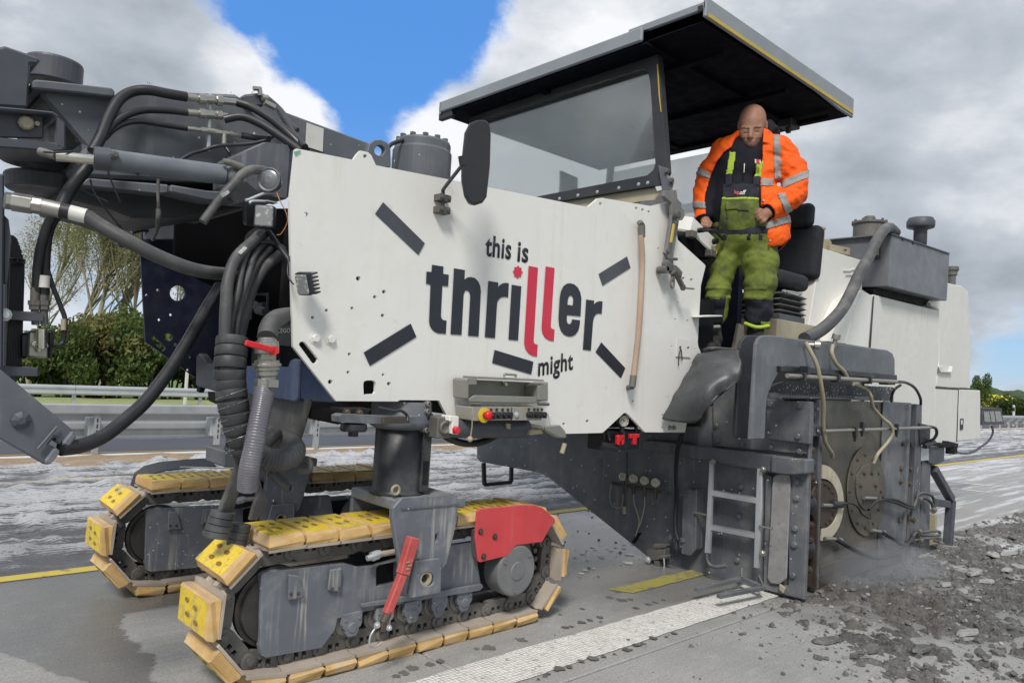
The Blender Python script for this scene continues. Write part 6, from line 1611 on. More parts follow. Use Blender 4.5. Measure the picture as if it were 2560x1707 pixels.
# spray bar across the door, hoses
q = dy('e4', (942, 576), (1535, 556), Y=1.93); D_(MB().cyl(q[0], q[1], .0115, 12), 'spray_bar', 'steel')
b = MB()
for x, y in ((1155, 552), (1348, 560), (1115, 580)):
    p = dy('e4', (x, y), Y=1.925)[0]; b.box(p+V((-.012, -.012, -.03)), p+V((.012, .012, .03))); b.cyl(p+V((0, 0, -.03)), p+V((0, 0, -.06)), .012, 8, .006)
D_(b, 'spray_nozzle', 'plastic', .002)
b = MB(); b.plate(onY('e4', 1.98, (855, 535), (905, 540), (925, 565), (920, 600), (880, 608), (855, 600)), Yv(.06)); b.lathe(onY('e4', 1.97, (912, 572))[0], (0, -1, 0), [(0, .03), (.02, .028)], 14)
D_(b, 'bar_hinge', 'housing', .005)
for nm, mt, r_, pts in (('spray_hose', 'cable', .012, [(838, 78, 1.92), (865, 130, 1.9), (900, 205, 1.88), (925, 320, 1.88), (938, 430, 1.9), (936, 540, 1.93), (950, 640, 1.95), (985, 700, 1.97), (988, 725, 1.98)]),
                        ('spray_hose', 'cable', .012, [(990, 95, 1.92), (985, 140, 1.91), (1010, 200, 1.9), (1050, 240, 1.9), (1070, 275, 1.9)]),
                        ('spray_hose', 'cable', .011, [(1110, 312, 1.93), (1180, 345, 1.93), (1205, 385, 1.92), (1215, 440, 1.93), (1265, 500, 1.93), (1312, 540, 1.91), (1325, 585, 1.91), (1300, 635, 1.93), (1245, 700, 1.95), (1220, 755, 1.97)]),
                        ('spray_hose', 'plastic', .010, [(1345, 300, 1.9), (1400, 305, 1.92), (1450, 335, 1.95), (1480, 390, 1.98), (1483, 425, 2.0)]),
                        ('spray_hose', 'plastic', .009, [(1370, 318, 1.9), (1335, 345, 1.92), (1320, 385, 1.95), (1318, 410, 1.98)]),
                        ('spray_hose', 'plastic', .011, [(1535, 552, 1.93), (1565, 560, 1.93), (1572, 590, 1.93), (1555, 620, 1.95), (1530, 630, 1.98)]),
                        ('door_hose', 'hose_black', .0155, [(1000, 1175, 1.99), (1060, 1210, 1.95), (1140, 1255, 1.92), (1240, 1285, 1.92), (1330, 1270, 1.94), (1385, 1235, 1.97), (1410, 1200, 1.98)]),
                        ('door_hose', 'hose_black', .0135, [(1265, 1140, 1.98), (1330, 1180, 1.95), (1390, 1215, 1.95), (1425, 1190, 1.96), (1440, 1155, 1.98)]),
                        ('door_hose', 'hose_black', .010, [(1270, 952, 1.96), (1340, 960, 1.95), (1400, 985, 1.95), (1440, 1000, 1.97)]),
                        ('door_hose', 'hose_black', .010, [(1190, 1015, 1.97), (1230, 975, 1.96), (1270, 960, 1.96), (1340, 975, 1.95), (1400, 1000, 1.95), (1440, 1010, 1.97)]),
                        ('door_hose', 'hose_black', .007, [(1040, 985, 1.97), (1090, 978, 1.95), (1130, 1000, 1.95), (1155, 1040, 1.96), (1200, 1062, 1.97), (1205, 1040, 1.98)])):
    D_(MB().tube(atY('e4', *pts), r_, 10), nm, mt)
b = MB()
for a in (((945, 1178), (1010, 1180)), ((1010, 1180), (1040, 1190)), ((1205, 1130), (1262, 1140)), ((1165, 950), (1232, 953)), ((930, 990), (990, 992))):
    b.cyl(*dy('e4', *a, Y=1.985), .012, 10)
for x, y in ((1028, 1186), (1268, 1140), (1266, 958)): b.cyl(*dy('e4', (x-4, y), (x+8, y+3), Y=1.985), .018, 8)
D_(b, 'hose_ferrule', 'steel')
q = dy('e4', (985, 985), (1040, 988), Y=1.985); D_(MB().cyl(q[0], q[1], .021, 12), 'hose_cuff', 'plastic')
# rear posts of the end frame
post_ = part(MB().plate(dy('e4', (1430, 425), (1490, 428), (1468, 1335), (1390, 1330), Y=2.05), Yv(.1)), 'end_post', M['hollow'], .004)
R_ = lambda m_, n_, mat_, bv=None: part(m_, n_, M[mat_], bv, post_)
R_(MB().plate(dy('e4', (1462, 425), (1490, 430), (1472, 1338), (1425, 1332), Y=2.0), Yv(.04)), 'post_flange', 'housing', .004)
R_(MB().plate(dy('e4', (1420, 428), (1432, 430), (1395, 1330), (1380, 1330), Y=1.99), Yv(.05)), 'post_flange', 'housing', .004)
R_(MB().plate(dy('e4', (1490, 740), (1538, 755), (1530, 1335), (1475, 1340), Y=2.02), Yv(.08)), 'post_plate', 'galv_dull', .004) if 'galv_dull' in M else R_(MB().plate(dy('e4', (1490, 740), (1538, 755), (1530, 1335), (1475, 1340), Y=2.02), Yv(.08)), 'post_plate', 'housing', .004)
b = MB()
for x, y in ((1428, 655), (1425, 790), (1420, 870), (1412, 1060), (1440, 1075)): b.bolt(dy('e4', (x, y), Y=2.0)[0], (-.3, -1, 0), .016, .012)
R_(b, 'post_bolt', 'rust')
R_(MB().plate(dy('e4', (1475, 530), (1540, 545), (1535, 640), (1480, 660), Y=1.99), Yv(.08)), 'valve_body', 'plastic', .006)
b = MB()
for i in range(6): b.cyl(*dy('e4', (1505+i*9, 662-i*4), (1512+i*9, 658-i*4), Y=1.97), .018, 10)
R_(b, 'corrugated_sleeve', 'plastic')
q = dy('e4', (1535, 645), (1640, 660), Y=2.0); R_(MB().bar(q[0], q[1], .04, .03), 'bracket_arm', 'hollow', .004)
R_(MB().plate(dy('e4', (1480, 670), (1530, 672), (1530, 740), (1480, 745), Y=2.0), Yv(.1)), 'step_box', 'galv', .005)
R_(MB().plate(dy('e4', (1528, 668), (1617, 665), (1615, 745), (1560, 768), (1528, 752), Y=2.0), Yv(.12)), 'step_box', 'slate', .006)
q = dy('e4', (1552, 785), (1652, 960), (1630, 1275), (1540, 1310), (1565, 975), (1640, 985), Y=2.03)
b = MB()
for a, e, w in ((0, 1, .06), (1, 2, .065), (2, 3, .05), (4, 5, .035)): b.bar(q[a], q[e], .06, w, (0, 1, 0))
R_(b, 'bumper_frame', 'slate', .006)
q = dy('e4', (1552, 1040), (1545, 1250), Y=2.06); R_(MB().bar(q[0], q[1], .05, .03), 'cylinder_cover', 'cable', .004)
for pts in ([(1440, 1010), (1460, 960), (1470, 930), (1510, 925), (1550, 945), (1560, 1000), (1562, 1030)], [(1450, 990), (1470, 960), (1500, 950), (1540, 975), (1555, 1020)], [(1430, 1200), (1450, 1150), (1500, 1140), (1570, 1135), (1590, 1145), (1570, 1160), (1480, 1155)], [(1440, 1190), (1500, 1178), (1570, 1172), (1588, 1182), (1560, 1192)]):
    R_(MB().tube(onY('e4', 1.97, *pts), .011, 8), 'valve_hose', 'hose')
b = MB()
for x, y in ((1555, 1020), (1475, 1140), (1480, 1190), (1475, 960)): b.lathe(dy('e4', (x, y), Y=1.96)[0], (1, 0, .2), [(-.02, .02), (.02, .02)], 10)
R_(b, 'hose_ferrule', 'chain')
# ---- rubber flap from the side plate to the guard
rows = [atY('e4', (240, 150, 2.52), (310, 138, 2.4), (390, 128, 2.3), (470, 126, 2.2)), atY('e4', (165, 280, 2.52), (260, 240, 2.38), (370, 215, 2.26), (468, 215, 2.17)),
        atY('e4', (90, 420, 2.52), (190, 395, 2.38), (300, 345, 2.26), (460, 292, 2.16)), atY('e4', (44, 512, 2.52), (130, 525, 2.42), (240, 515, 2.33), (315, 412, 2.24))]
cols = [catmull(r, 8) for r in rows]; cols = [catmull(list(c), 8) for c in zip(*cols)]
b = MB(); nr, nc_ = len(cols[0]), len(cols)
g = [p+V((0, -1, .3))*(.016*fbm(p.x*5, p.z*7, 2, 3)+.006*math.sin(p.x*40+p.z*26)) for c in cols for p in c]
o = part(b.add(g, [(i*nr+k, i*nr+k+1, (i+1)*nr+k+1, (i+1)*nr+k) for i in range(nc_-1) for k in range(nr-1)], True), 'rubber_flap', M['flap'])
md = o.modifiers.new('t', 'SOLIDIFY'); md.thickness = .012
b = MB()
for i in range(9):
    p = rows[0][0].lerp(rows[3][0], .25+.09*i); b.box(p+V((-.006, -.03, -.01)), p+V((.004, -.02, .008)))
part(b, 'torn_sealant', M['sticker'], None, o)
b = MB(); q = atY('n1', (405, 1425, 2.6), (450, 1402, 2.5), (520, 1396, 2.45), (600, 1402, 2.45), (700, 1410, 2.45)); b.tube(q, .014, 8); part(b, 'flap_bead', M['hose'], None, o)

ZPF = 1.41
# ---- driver's stand
part(MB().box((3.9, 2.58, ZPF-.07), (5.6, 4.15, ZPF)), 'platform', M['dark'], .004)
part(MB().box((4.12, 3.2, 1.43), (4.6, 4.15, 2.2)), 'stand_wall', M['navy'])
part(MB().box((5.0, 2.95, 1.43), (5.06, 4.15, 2.3)), 'stand_wall', M['navy'])
part(MB().plate(onY('n1', 2.75, (740, 1170), (784, 1190), (784, 1420), (690, 1420)), Yv(.02)), 'kick_plate', M['cream'])
# console
q0 = onY('n1', 2.62, (335, 222), (582, 468), (553, 592), (302, 352)); fr = V((-.19, .13, .015))
b = MB(); b.plate(q0, fr)
cons = part(b, 'console', M['white'], .008)
q1 = onY('n1', 2.615, (322, 372), (540, 585), (470, 600), (300, 560), (190, 395)); part(MB().plate(q1, Yv(.2)), 'console_base', M['black'], .006, cons)
b = MB(); p = onY('n1', 2.60, (378, 343), (400, 350), (455, 352), (540, 432), (512, 442)); b.cyl(p[0], p[0]+V((0, -.04, 0)), .016, 12); b.tube([p[0]+V((0, -.03, 0)), p[1]+V((0, -.04, 0)), p[2]+V((0, -.05, 0)), p[3]+V((0, -.05, 0))], .009, 8); b.lathe(p[4], (0, -1, 0), [(0, .020), (.03, .016)], 12)
part(b, 'console_lever', M['plastic'], None, cons)
b = MB(); p = onY('n1', 2.6, (308, 378), (478, 548)); [b.box(c+V((-.03, -.03, -.022)), c+V((.03, .02, .022))) for c in p]; part(b, 'console_clip', M['chain'], .004, cons)
b = MB(); b.tube(onY('n1', 2.6, (525, 480), (540, 520), (530, 555)), .006, 6); part(b, 'console_mark', M['knob_yellow'], None, cons)
# far rail of the stand behind the operator
q = onY('n1', 4.05, (240, 150), (560, 118)); part(MB().bar(q[0], q[1], .04, .09), 'stand_rail', M['dark'], .004)
q = onY('n1', 4.03, (338, 168), (385, 164), (395, 235), (350, 232)); part(MB().plate(q, Yv(-.01)), 'stand_sticker', M['knob_yellow'])
# folding lever with latch and chain
lv = part(MB().plate(onY('n1', 2.5, (72, -10), (185, -20), (196, 60), (232, 100), (225, 135), (258, 168), (262, 210), (240, 250), (210, 250), (160, 560), (152, 610), (115, 600), (98, 560), (85, 545), (98, 500), (145, 200), (140, 100), (70, 40)), Yv(.025)), 'latch_arm', M['lever'] if 'lever' in M else M['housing'], .004)
L_ = lambda m_, n_, mat_, bv=None: part(m_, n_, M[mat_], bv, lv)
b = MB(); q = onY('n1', 2.475, (182, 200), (170, 278), (103, 530), (20, 20)); b.lathe(q[0], (0, -1, 0), [(-.01, .025), (.015, .025), (.02, .016)], 14); b.bolt(q[1], (0, -1, 0), .009, .008); b.bolt(q[2], (0, -1, 0), .012, .01)
L_(b, 'arm_pin', 'chain')
q = onY('n1', 2.47, (160, 285), (133, 450)); L_(MB().bar(q[0], q[1], .010, .012), 'yellow_strip', 'yellow_line')
b = MB(); q = onY('n1', 2.48, (100, 625), (155, 610), (165, 700), (95, 705), (130, 595), (185, 598)); b.plate(q[:4], Yv(.04)); b.cyl(q[4], q[5], .009, 8); q = onY('n1', 2.48, (150, 690), (195, 735)); b.cyl(q[0], q[1], .03, 10); q = onY('n1', 2.475, (180, 730), (240, 850), (255, 855), (335, 862)); b.bar(q[0], q[1], .018, .03, (0, 1, 0)); b.cyl(q[2], q[3], .006, 8); b.lathe(q[1], (0, -1, 0), [(-.01, .018), (.01, .018)], 12); q = onY('n1', 2.48, (100, 690), (205, 750)); b.cyl(q[0], V(q[0])+V((0, .06, 0)), .022, 12); b.cyl(q[1], q[1]+V((.02, 0, 0)), .007, 6)
L_(b, 'latch', 'chain', .003)
b = MB(); c = onY('n1', 2.48, (146, 808))[0]; b.tube([c+V((.016*math.cos(a), 0, .030*math.sin(a))) for a in [k*math.pi/6 for k in range(12)]], .006, 6, closed=True, k=2); c = onY('n1', 2.485, (150, 765))[0]; b.tube([c+V((0, .010*math.cos(a), .020*math.sin(a))) for a in [k*math.pi/6 for k in range(12)]], .005, 6, closed=True, k=2)
L_(b, 'chain_link', 'chain')
# windscreen and cab frame
XW = 3.62
def wx(*p, X=XW): return onX('e2', X, *p)
fo_ = wx((196, 690), (205, 640), (1180, 300), (1225, 290), (1236, 350), (1262, 700), (1278, 935), (1240, 1010), (1210, 1012), (575, 1115), (560, 1085), (170, 1160))
fi_ = wx((225, 690), (250, 650), (700, 505), (1125, 370), (1155, 375), (1178, 400), (1188, 450), (1205, 700), (1216, 890), (1205, 925), (1170, 955), (560, 1072), (215, 1120))
ws = part(MB().plate(fo_, Xv(.05), [fi_]), 'windscreen', M['dark'], .008)
gl = part(MB().plate([p+V((.02, 0, 0)) for p in fi_], Xv(.006)), 'pane', M['glass'], None, ws)
part(MB().plate(wx((1226, 352), (1231, 352), (1242, 520), (1250, 610), (1247, 612), (1236, 520), X=XW-.004), Xv(-.004)), 'yellow_strip', M['yellow_line'], None, ws)
b = MB()
for x, y in ((695, 1082), (795, 1064), (900, 1046), (1018, 1024), (1125, 1004), (1175, 996)): b.bolt(wx((x, y), X=XW-.001)[0], (-1, 0, 0), .009, .006)
part(b, 'frame_screw', M['galv'], None, ws)
q = wx((590, 1090), (1210, 1012), (1265, 1050), (1260, 1085), (1150, 1090), (840, 1140), (700, 1100)); part(MB().plate([p+V((.03, 0, 0)) for p in q], Xv(.02)), 'dash_panel', M['cream'], .004, ws)
q = wx((1215, 1016), (1290, 1008), (1280, 1030), (1225, 1040), X=XW-.02); part(MB().plate(q, Xv(.02)), 'paper_tag', M['sticker'], None, ws)
part(MB().plate(atY('e2', (1130, 1118, 2.62), (1165, 1095, 2.66), (1255, 1085, 2.66), (1300, 1100, 2.62), (1225, 1132, 2.58)), (0, .03, .004)), 'dash_corner', M['slate'], .004, ws)
b = MB(); q = wx((1245, 905), (1290, 920), (1290, 945), (1325, 1000), (1315, 1030), (1345, 1090), (1375, 1150), (1335, 1190), (1290, 1120), (1262, 1010)); b.plate([p+V((-.03, 0, 0)) for p in q], Xv(.02))
part(b, 'frame_hinge', M['housing'], .004, ws)
b = MB()
for x, y in ((1280, 932), (1305, 985), (1335, 1160)): b.bolt(wx((x, y), X=XW-.03)[0], (-1, 0, 0), .014, .012)
part(b, 'hinge_bolt', M['chain'], None, ws)
part(MB().plate(onX('e2', 3.9, (690, 925), (775, 962), (775, 1030), (685, 1050), (690, 1000)), Xv(.04)), 'display', M['chain'], .006)
# rear wall of the cab with two openings
XR_ = 5.24
ro_ = [V((XR_, 2.62, 2.15)), V((XR_, 4.40, 2.15)), V((XR_, 4.40, 3.1)), V((XR_, 2.62, 3.1))]
def rwin(y0, y1, z0, z1): return [V((XR_, y0+.05, z0)), V((XR_, y1-.05, z0)), V((XR_, y1, z0+.05)), V((XR_, y1, z1-.05)), V((XR_, y1-.05, z1)), V((XR_, y0+.05, z1)), V((XR_, y0, z1-.05)), V((XR_, y0, z0+.05))]
b = MB()
b.tube([V((XR_, 4.50, 1.45)), V((XR_, 4.50, 2.2)), V((XR_, 4.47, 3.2))], .035, 8, 3)
b.tube([V((XR_, 3.36, 1.45)), V((XR_, 3.36, 2.2)), V((XR_, 3.36, 3.2))], .03, 8, 3)
part(b, 'cab_post', M['dark'])
bk = part(MB().plate([V((XR_, 3.39, 1.9)), V((XR_, 4.46, 1.9)), V((XR_, 4.46, 3.1)), V((XR_, 3.39, 3.1))], Xv(.006)), 'added_sky_pane', M['glass_sky_white'])  # pane added to whiten the sky behind the operator
# canopy: fixed roof and the extension pushed out over the near side
ZR = 3.29
roof = part(MB().box((3.465, 2.730, ZR-.095), (5.376, 4.725, ZR-.075)).box((3.465, 2.730, ZR-.02), (5.376, 4.725, ZR)), 'canopy', M['canopy_under'] if 'canopy_under' in M else M['dark'], .004)
C_ = lambda m_, n_, mat_, bv=.005: part(m_, n_, M[mat_], bv, roof)
C_(MB().box((3.439, 2.751, ZR-.075), (3.465, 4.746, ZR+.012)), 'roof_edge', 'light_grey', .008)
C_(MB().box((3.439, 4.725, ZR-.09), (5.397, 4.746, ZR+.012)), 'roof_edge', 'light_grey', .006)
C_(MB().box((3.455, 4.599, ZR-.13), (3.497, 4.767, ZR-.06)), 'edge_cap', 'dark', .006)
C_(MB().box((5.376, 2.751, ZR-.08), (5.397, 4.725, ZR+.012)), 'roof_edge', 'canopy_under', .006)
b = MB(); ZE = ZR+.004
b.box((3.497, 2.347, ZE+.02), (5.418, 2.856, ZE+.035)); b.box((3.497, 2.363, ZE-.07), (5.418, 2.751, ZE-.055))
ex = C_(b, 'roof_extension', 'canopy_under')
C_(MB().box((3.465, 2.331, ZE-.01), (3.491, 2.877, ZE+.035)), 'extension_edge', 'light_grey')
fas = MB().plate([V((3.465, 2.326, ZE+.06)), V((5.423, 2.326, ZE+.06)), V((5.423, 2.326, ZE-.085)), V((5.198, 2.326, ZE-.085)), V((4.830, 2.326, ZE-.062)), V((3.465, 2.326, ZE-.055))], Yv(.022))
C_(fas, 'extension_fascia', 'light_grey', .006)
C_(MB().plate([V((3.486, 2.323, ZE-.030)), V((5.408, 2.323, ZE-.038)), V((5.408, 2.323, ZE-.062)), V((3.486, 2.323, ZE-.052))], Yv(-.002)), 'yellow_strip', 'yellow_line', None)
C_(MB().box((3.455, 2.347, ZE-.02), (3.465, 2.375, ZE+.012)), 'edge_slot', 'plastic', None)
b = MB(); b.box((3.801, 2.415, ZR-.125), (3.853, 4.620, ZR-.095)); b.box((4.567, 2.415, ZR-.125), (4.631, 4.620, ZR-.095)); b.box((5.198, 2.415, ZR-.125), (5.250, 4.620, ZR-.095)); b.box((3.570, 3.675, ZR-.12), (5.303, 3.738, ZR-.096))
C_(b, 'roof_rib', 'canopy_under', .004)
b = MB(); b.box((5.103, 2.646, ZR-.15), (5.250, 2.751, ZR-.096)); b.box((5.145, 2.677, ZR-.19), (5.176, 2.709, ZR-.1)); C_(b, 'canopy_catch', 'dark', .004)

# ---- driver's seat
def soft(b, c, s, rot=0, bev=.05, name='', mat_='seat', parent=None, tilt=0.0):
    x, y, z = s
    Mx = Matrix.Translation(c) @ Matrix.Rotation(rot, 4, 'Z') @ Matrix.Rotation(tilt, 4, 'Y')
    m = MB().box((-x/2, -y/2, -z/2), (x/2, y/2, z/2), Mx)
    o = part(m, name, M[mat_], bev, parent, 5)
    for p in o.data.polygons: p.use_smooth = True
    return o
sc_ = onY('r1', 2.9, (250, 430))[0]
base_p = onY('r1', 2.78, (165, 740))[0]
seat_o = soft(None, V((base_p.x+.0, 2.92, onY('r1', 2.75, (220, 480))[0].z)), (.46, .44, .13), 0, .05, 'seat', 'seat')
bx_ = onY('r1', 2.78, (330, 300))[0]
soft(None, V((seat_o.location.x*0+bx_.x+.0, 2.92, (onY('r1', 2.75, (330, 100))[0].z+onY('r1', 2.75, (330, 470))[0].z)/2)), (.13, .46, onY('r1', 2.75, (330, 105))[0].z-onY('r1', 2.75, (330, 480))[0].z), 0, .06, 'seat_back', 'seat', seat_o, .12)
hx_ = onY('r1', 2.78, (325, 45))[0]
soft(None, V((hx_.x+.01, 2.90, hx_.z)), (.11, .30, .20), 0, .05, 'headrest', 'seat', seat_o, .08)
b = MB(); zt, zb = onY('r1', 2.75, (180, 552))[0].z, onY('r1', 2.75, (180, 700))[0].z
n = 9
prof = [(zb+(zt-zb)*i/(n-1), (.205 if i % 2 else .165)) for i in range(n)]
for (z0, r0), (z1, r1_) in zip(prof[:-1], prof[1:]):
    cx, cy = base_p.x+.01, 2.92
    vs = [V((cx+sx*r, cy+sy*r, z)) for z, r in ((z0, r0), (z1, r1_)) for sx, sy in ((-1, -1), (1, -1), (1, 1), (-1, 1))]
    b.add(vs, [(i, (i+1) % 4, 4+(i+1) % 4, 4+i) for i in range(4)])
o = part(b, 'seat_bellows', M['rubber'], None, seat_o); bm_ = bmesh.new(); bm_.from_mesh(o.data); bmesh.ops.remove_doubles(bm_, verts=bm_.verts, dist=.0005); bm_.to_mesh(o.data); bm_.free()
part(MB().box((base_p.x-.2, 2.72, zb-.055), (base_p.x+.2, 3.12, zb)), 'seat_base', M['slate'], .006, seat_o)
b = MB(); b.tube(onY('r1', 2.72, (150, 540), (210, 548), (265, 560)), .008, 8); [b.lathe(onY('r1', 2.70, p)[0], (0, -1, 0), [(0, .012), (.02, .012)], 10) for p in ((148, 543), (258, 560))]; part(b, 'seat_slider', M['galv'], None, seat_o)
part(MB().box((base_p.x-.35, 2.66, 1.43), (base_p.x+.35, 3.3, zb-.057)), 'seat_plinth', M['cream'], .006)

# ---- rear body
YR = 2.60
def ry(*p, Y=YR): return onY('r1', Y, *p)
part(MB().box((5.75, 2.75, .9), (6.6, 4.1, 1.95)), 'rear_chassis', M['hollow'])
sw = part(MB().plate(ry((400, 264), (408, 262), (662, 340), (668, 545), (480, 790), (450, 880), (310, 850), (318, 765), Y=2.72), Yv(.5)), 'seat_wall', M['white'], .006)
b = MB(); b.tube(ry((545, 407), (575, 410), (600, 403), (616, 395), Y=2.715), .007, 6); b.tube(ry((560, 435), (600, 435), (625, 428), Y=2.715), .007, 6); part(b, 'cable_hook', M['offwhite'], None, sw)
part(MB().plate(ry((386, 190), (460, 206), (470, 225), (466, 280), (385, 262), Y=2.9), Yv(.3)), 'air_box', M['cream'], .006)
part(MB().plate(ry((466, 236), (590, 262), (590, 312), (470, 280), Y=2.85), Yv(.03), [ry((548, 268), (572, 272), (572, 286), (548, 282), Y=2.85)]), 'bracket_plate', M['cream'], .003)
part(MB().lathe(ry((382, 160), Y=2.95)[0], (0, 0, 1), [(-.1, .05), (.02, .05), (.025, .058), (.045, .058)], 20), 'filter_cap', M['cream'], .002)
part(MB().plate(ry((672, 535), (738, 575), (712, 912), (452, 872), (495, 750), (570, 600)), Yv(.4)), 'corner_panel', M['white'], .006)
b = MB(); q = ry((672, 538), (600, 725), (552, 886), Y=YR-.003); b.bar(q[0], q[1], .02, .01, (0, 1, 0)); b.bar(q[1], q[2], .02, .01, (0, 1, 0)); part(b, 'panel_fold', M['white'], .004)
md_ = part(MB().plate(ry((740, 572), (748, 565), (1172, 670), (1166, 1000), (1147, 1172), (1137, 1532), (900, 1532), (715, 1300), (716, 915)), Yv(.05)), 'engine_door', M['offwhite'], .008)
part(MB().plate(ry((738, 573), (744, 575), (722, 912), (710, 912), Y=YR-.004), Yv(-.003)), 'door_gap', M['plastic'], None, md_)
part(MB().box((6.7, YR+.05, .9), (8.2, 4.1, 2.0)), 'engine_body', M['offwhite'], .01)
ub = part(MB().plate(ry((1080, 615), (1230, 490), (1320, 510), (1362, 542), (1366, 800), (1374, 1178), (1250, 1176), (1148, 1166), (1170, 1000), (1172, 668), Y=YR+.03), Yv(1.4)), 'engine_hood', M['offwhite'], .01)
b = MB(); q = ry((1165, 1035), (1200, 1030), (1200, 1062), (1250, 1068), (1258, 1030), (1264, 1075), (1180, 1070), Y=YR+.0); b.plate(q, Yv(.035)); part(b, 'hood_handle', M['offwhite'], .004, ub)
part(MB().plate(ry((1150, 1166), (1372, 1176), (1372, 1184), (1150, 1174), Y=YR+.005), Yv(.03)), 'hood_gap', M['plastic'], None, ub)
lb = part(MB().plate(ry((1146, 1178), (1297, 1186), (1287, 1528), (1136, 1532), Y=YR+.01), Yv(.6)), 'locker', M['offwhite'], .006)
ld = part(MB().plate(ry((1302, 1185), (1438, 1190), (1440, 1300), (1438, 1505), (1292, 1520), Y=YR), Yv(.04)), 'locker_door', M['offwhite'], .006, lb)
part(MB().plate(ry((1298, 1186), (1303, 1186), (1291, 1522), (1285, 1526), Y=YR+.004), Yv(.03)), 'door_gap', M['plastic'], None, lb)
part(MB().plate(ry((1308, 1374), (1326, 1374), (1322, 1446), (1306, 1446), Y=YR-.003), Yv(-.008)), 'door_latch', M['plastic'], .002, lb)
part(MB().plate(ry((1312, 1384), (1322, 1384), (1320, 1412), (1312, 1412), Y=YR-.012), Yv(-.004)), 'latch_pull', M['sticker'], None, lb)
part(MB().plate(ry((1080, 615), (1105, 620), (1105, 645), (1082, 640), Y=YR+.01), Yv(-.01)), 'lifting_eye', M['plastic'], .003, ub)
# tank on top
YT = 2.50
n0, n1_, n2, n3 = ry((860, 170), (1240, 300), (1222, 606), (845, 512), Y=YT)
dT = .95
low = [n3, n2]
tank = MB()
q = [n0, n1_, n2, ry((1150, 600), Y=YT)[0], n3]
tank.plate([n0, n1_, n2, n3], Yv(dT))
tk_ = part(tank, 'fluid_tank', M['tank_grey'] if 'tank_grey' in M else M['slate'], .012, None, 3)
tb = MB().plate(ry((862, 163), (1242, 293), (1240, 302), (858, 173), Y=YT-.012), Yv(dT+.03)); part(tb, 'tank_rim', M['slate'], .003, tk_)
cc_ = ry((1046, 200), Y=YT+.22)[0]
part(MB().lathe(cc_-V((0, 0, .06)), (0, 0, 1), [(0, .062), (.14, .062), (.155, .07), (.17, .125), (.19, .13), (.235, .13), (.25, .118), (.265, .115), (.27, .05)], 36, True), 'filler_cap', M['slate'], .002, tk_)
cc_ = ry((712, 178), Y=YT+.55)[0]
b = MB(); b.lathe(cc_, (0, 0, 1), [(-.05, .15), (.10, .15), (.105, .165), (.13, .165), (.135, .06), (.19, .05)], 30)
for i in range(10):
    a = 2*math.pi*i/10; b.lathe(cc_+V((.15*math.cos(a), .15*math.sin(a), .13)), (0, 0, 1), [(0, .014), (.02, .014)], 6)
part(b, 'return_filter', M['chain'], .003, tk_)
xl = ry((855, 400), Y=YT)[0].x
sg = onX('r1', xl-.012, (765, 240), (765, 335)); b = MB(); b.cyl(sg[0], sg[1], .028, 10); part(b, 'level_gauge', M['plastic'], .002, tk_)
sg = onX('r1', xl-.03, (765, 250), (765, 308)); part(MB().bar(sg[0], sg[1], .02, .03), 'gauge_glass', M['cable'], None, tk_)
b = MB(); [b.bolt(ry(p, Y=YT-.001)[0], (0, -1, 0), .011, .006) for p in ((932, 205), (1000, 230))]; b.bolt(onX('r1', xl-.001, (830, 492))[0], (-1, 0, 0), .011, .006); part(b, 'tank_bolt', M['rust'], None, tk_)
part(MB().plate(ry((840, 515), (1110, 600), (1070, 640), (750, 560), (740, 530), Y=YT+.12), Yv(.6)), 'tank_cradle', M['hollow'], None, tk_)
b = MB(); p = ry((1256, 395), Y=YT+.4)[0]; b.lathe(p-V((0, 0, .2)), (0, 0, 1), [(0, .04), (.12, .04), (.12, .055), (.16, .055), (.18, .07), (.22, .07), (.22, .055)], 16); part(b, 'exhaust_stub', M['chain'], .003, ub)
hose('tank_hose', M['hose'], .043, 'r1', [(865, 145, YT+.1), (850, 128, YT+.02), (815, 140, YT-.05), (765, 210, YT-.1), (710, 320, YT-.12), (650, 430, YT-.14), (600, 540, YT-.16), (535, 660, 2.33), (450, 755, 2.3), (370, 815, 2.28), (290, 855, 2.26)], tk_, 16)
b = MB(); p = ry((872, 150), Y=YT+.12)[0]; b.lathe(p, (1, .0, -.25), [(-.03, .048), (.05, .048), (.055, .04)], 16); part(b, 'hose_end', M['hose'], .003, tk_)
# floodlight at the tail, with its cable
q = onY('g2', 2.75, (990, 668), (1192, 672), (1220, 826), (1005, 832))
fl = part(MB().plate(q, Yv(.12)), 'tail_floodlight', M['slate'], .01)
for l in ((1012, 700, 1065, 700, 1080, 800, 1022, 800), (1072, 700, 1112, 698, 1130, 800, 1088, 802), (1120, 698, 1172, 696, 1198, 795, 1138, 800)):
    part(MB().plate(onY('g2', 2.748, *zip(l[0::2], l[1::2])), Yv(-.006)), 'lamp_lens', M['lens'], .003, fl)
part(MB().plate(onY('g2', 2.744, (985, 664), (1196, 668), (1198, 684), (990, 682)), Yv(.14)), 'lamp_visor', M['dark'], .003, fl)
hose('tail_cable', M['plastic'], .013, 'g2', [(1092, 838, 2.78), (1106, 880, 2.76), (1098, 930, 2.74), (1055, 995, 2.7), (980, 1050, 2.66), (900, 1098, 2.62), (820, 1108, 2.56), (735, 1095, 2.5)], fl, 10)
q = onY('g2', 2.45, (640, 1005), (735, 1030), (700, 1025), (700, 1108)); b = MB(); b.bar(q[0], q[1], .06, .04); b.bar(q[2], q[3], .08, .10); part(b, 'cable_holder', M['hollow'], .004, fl)
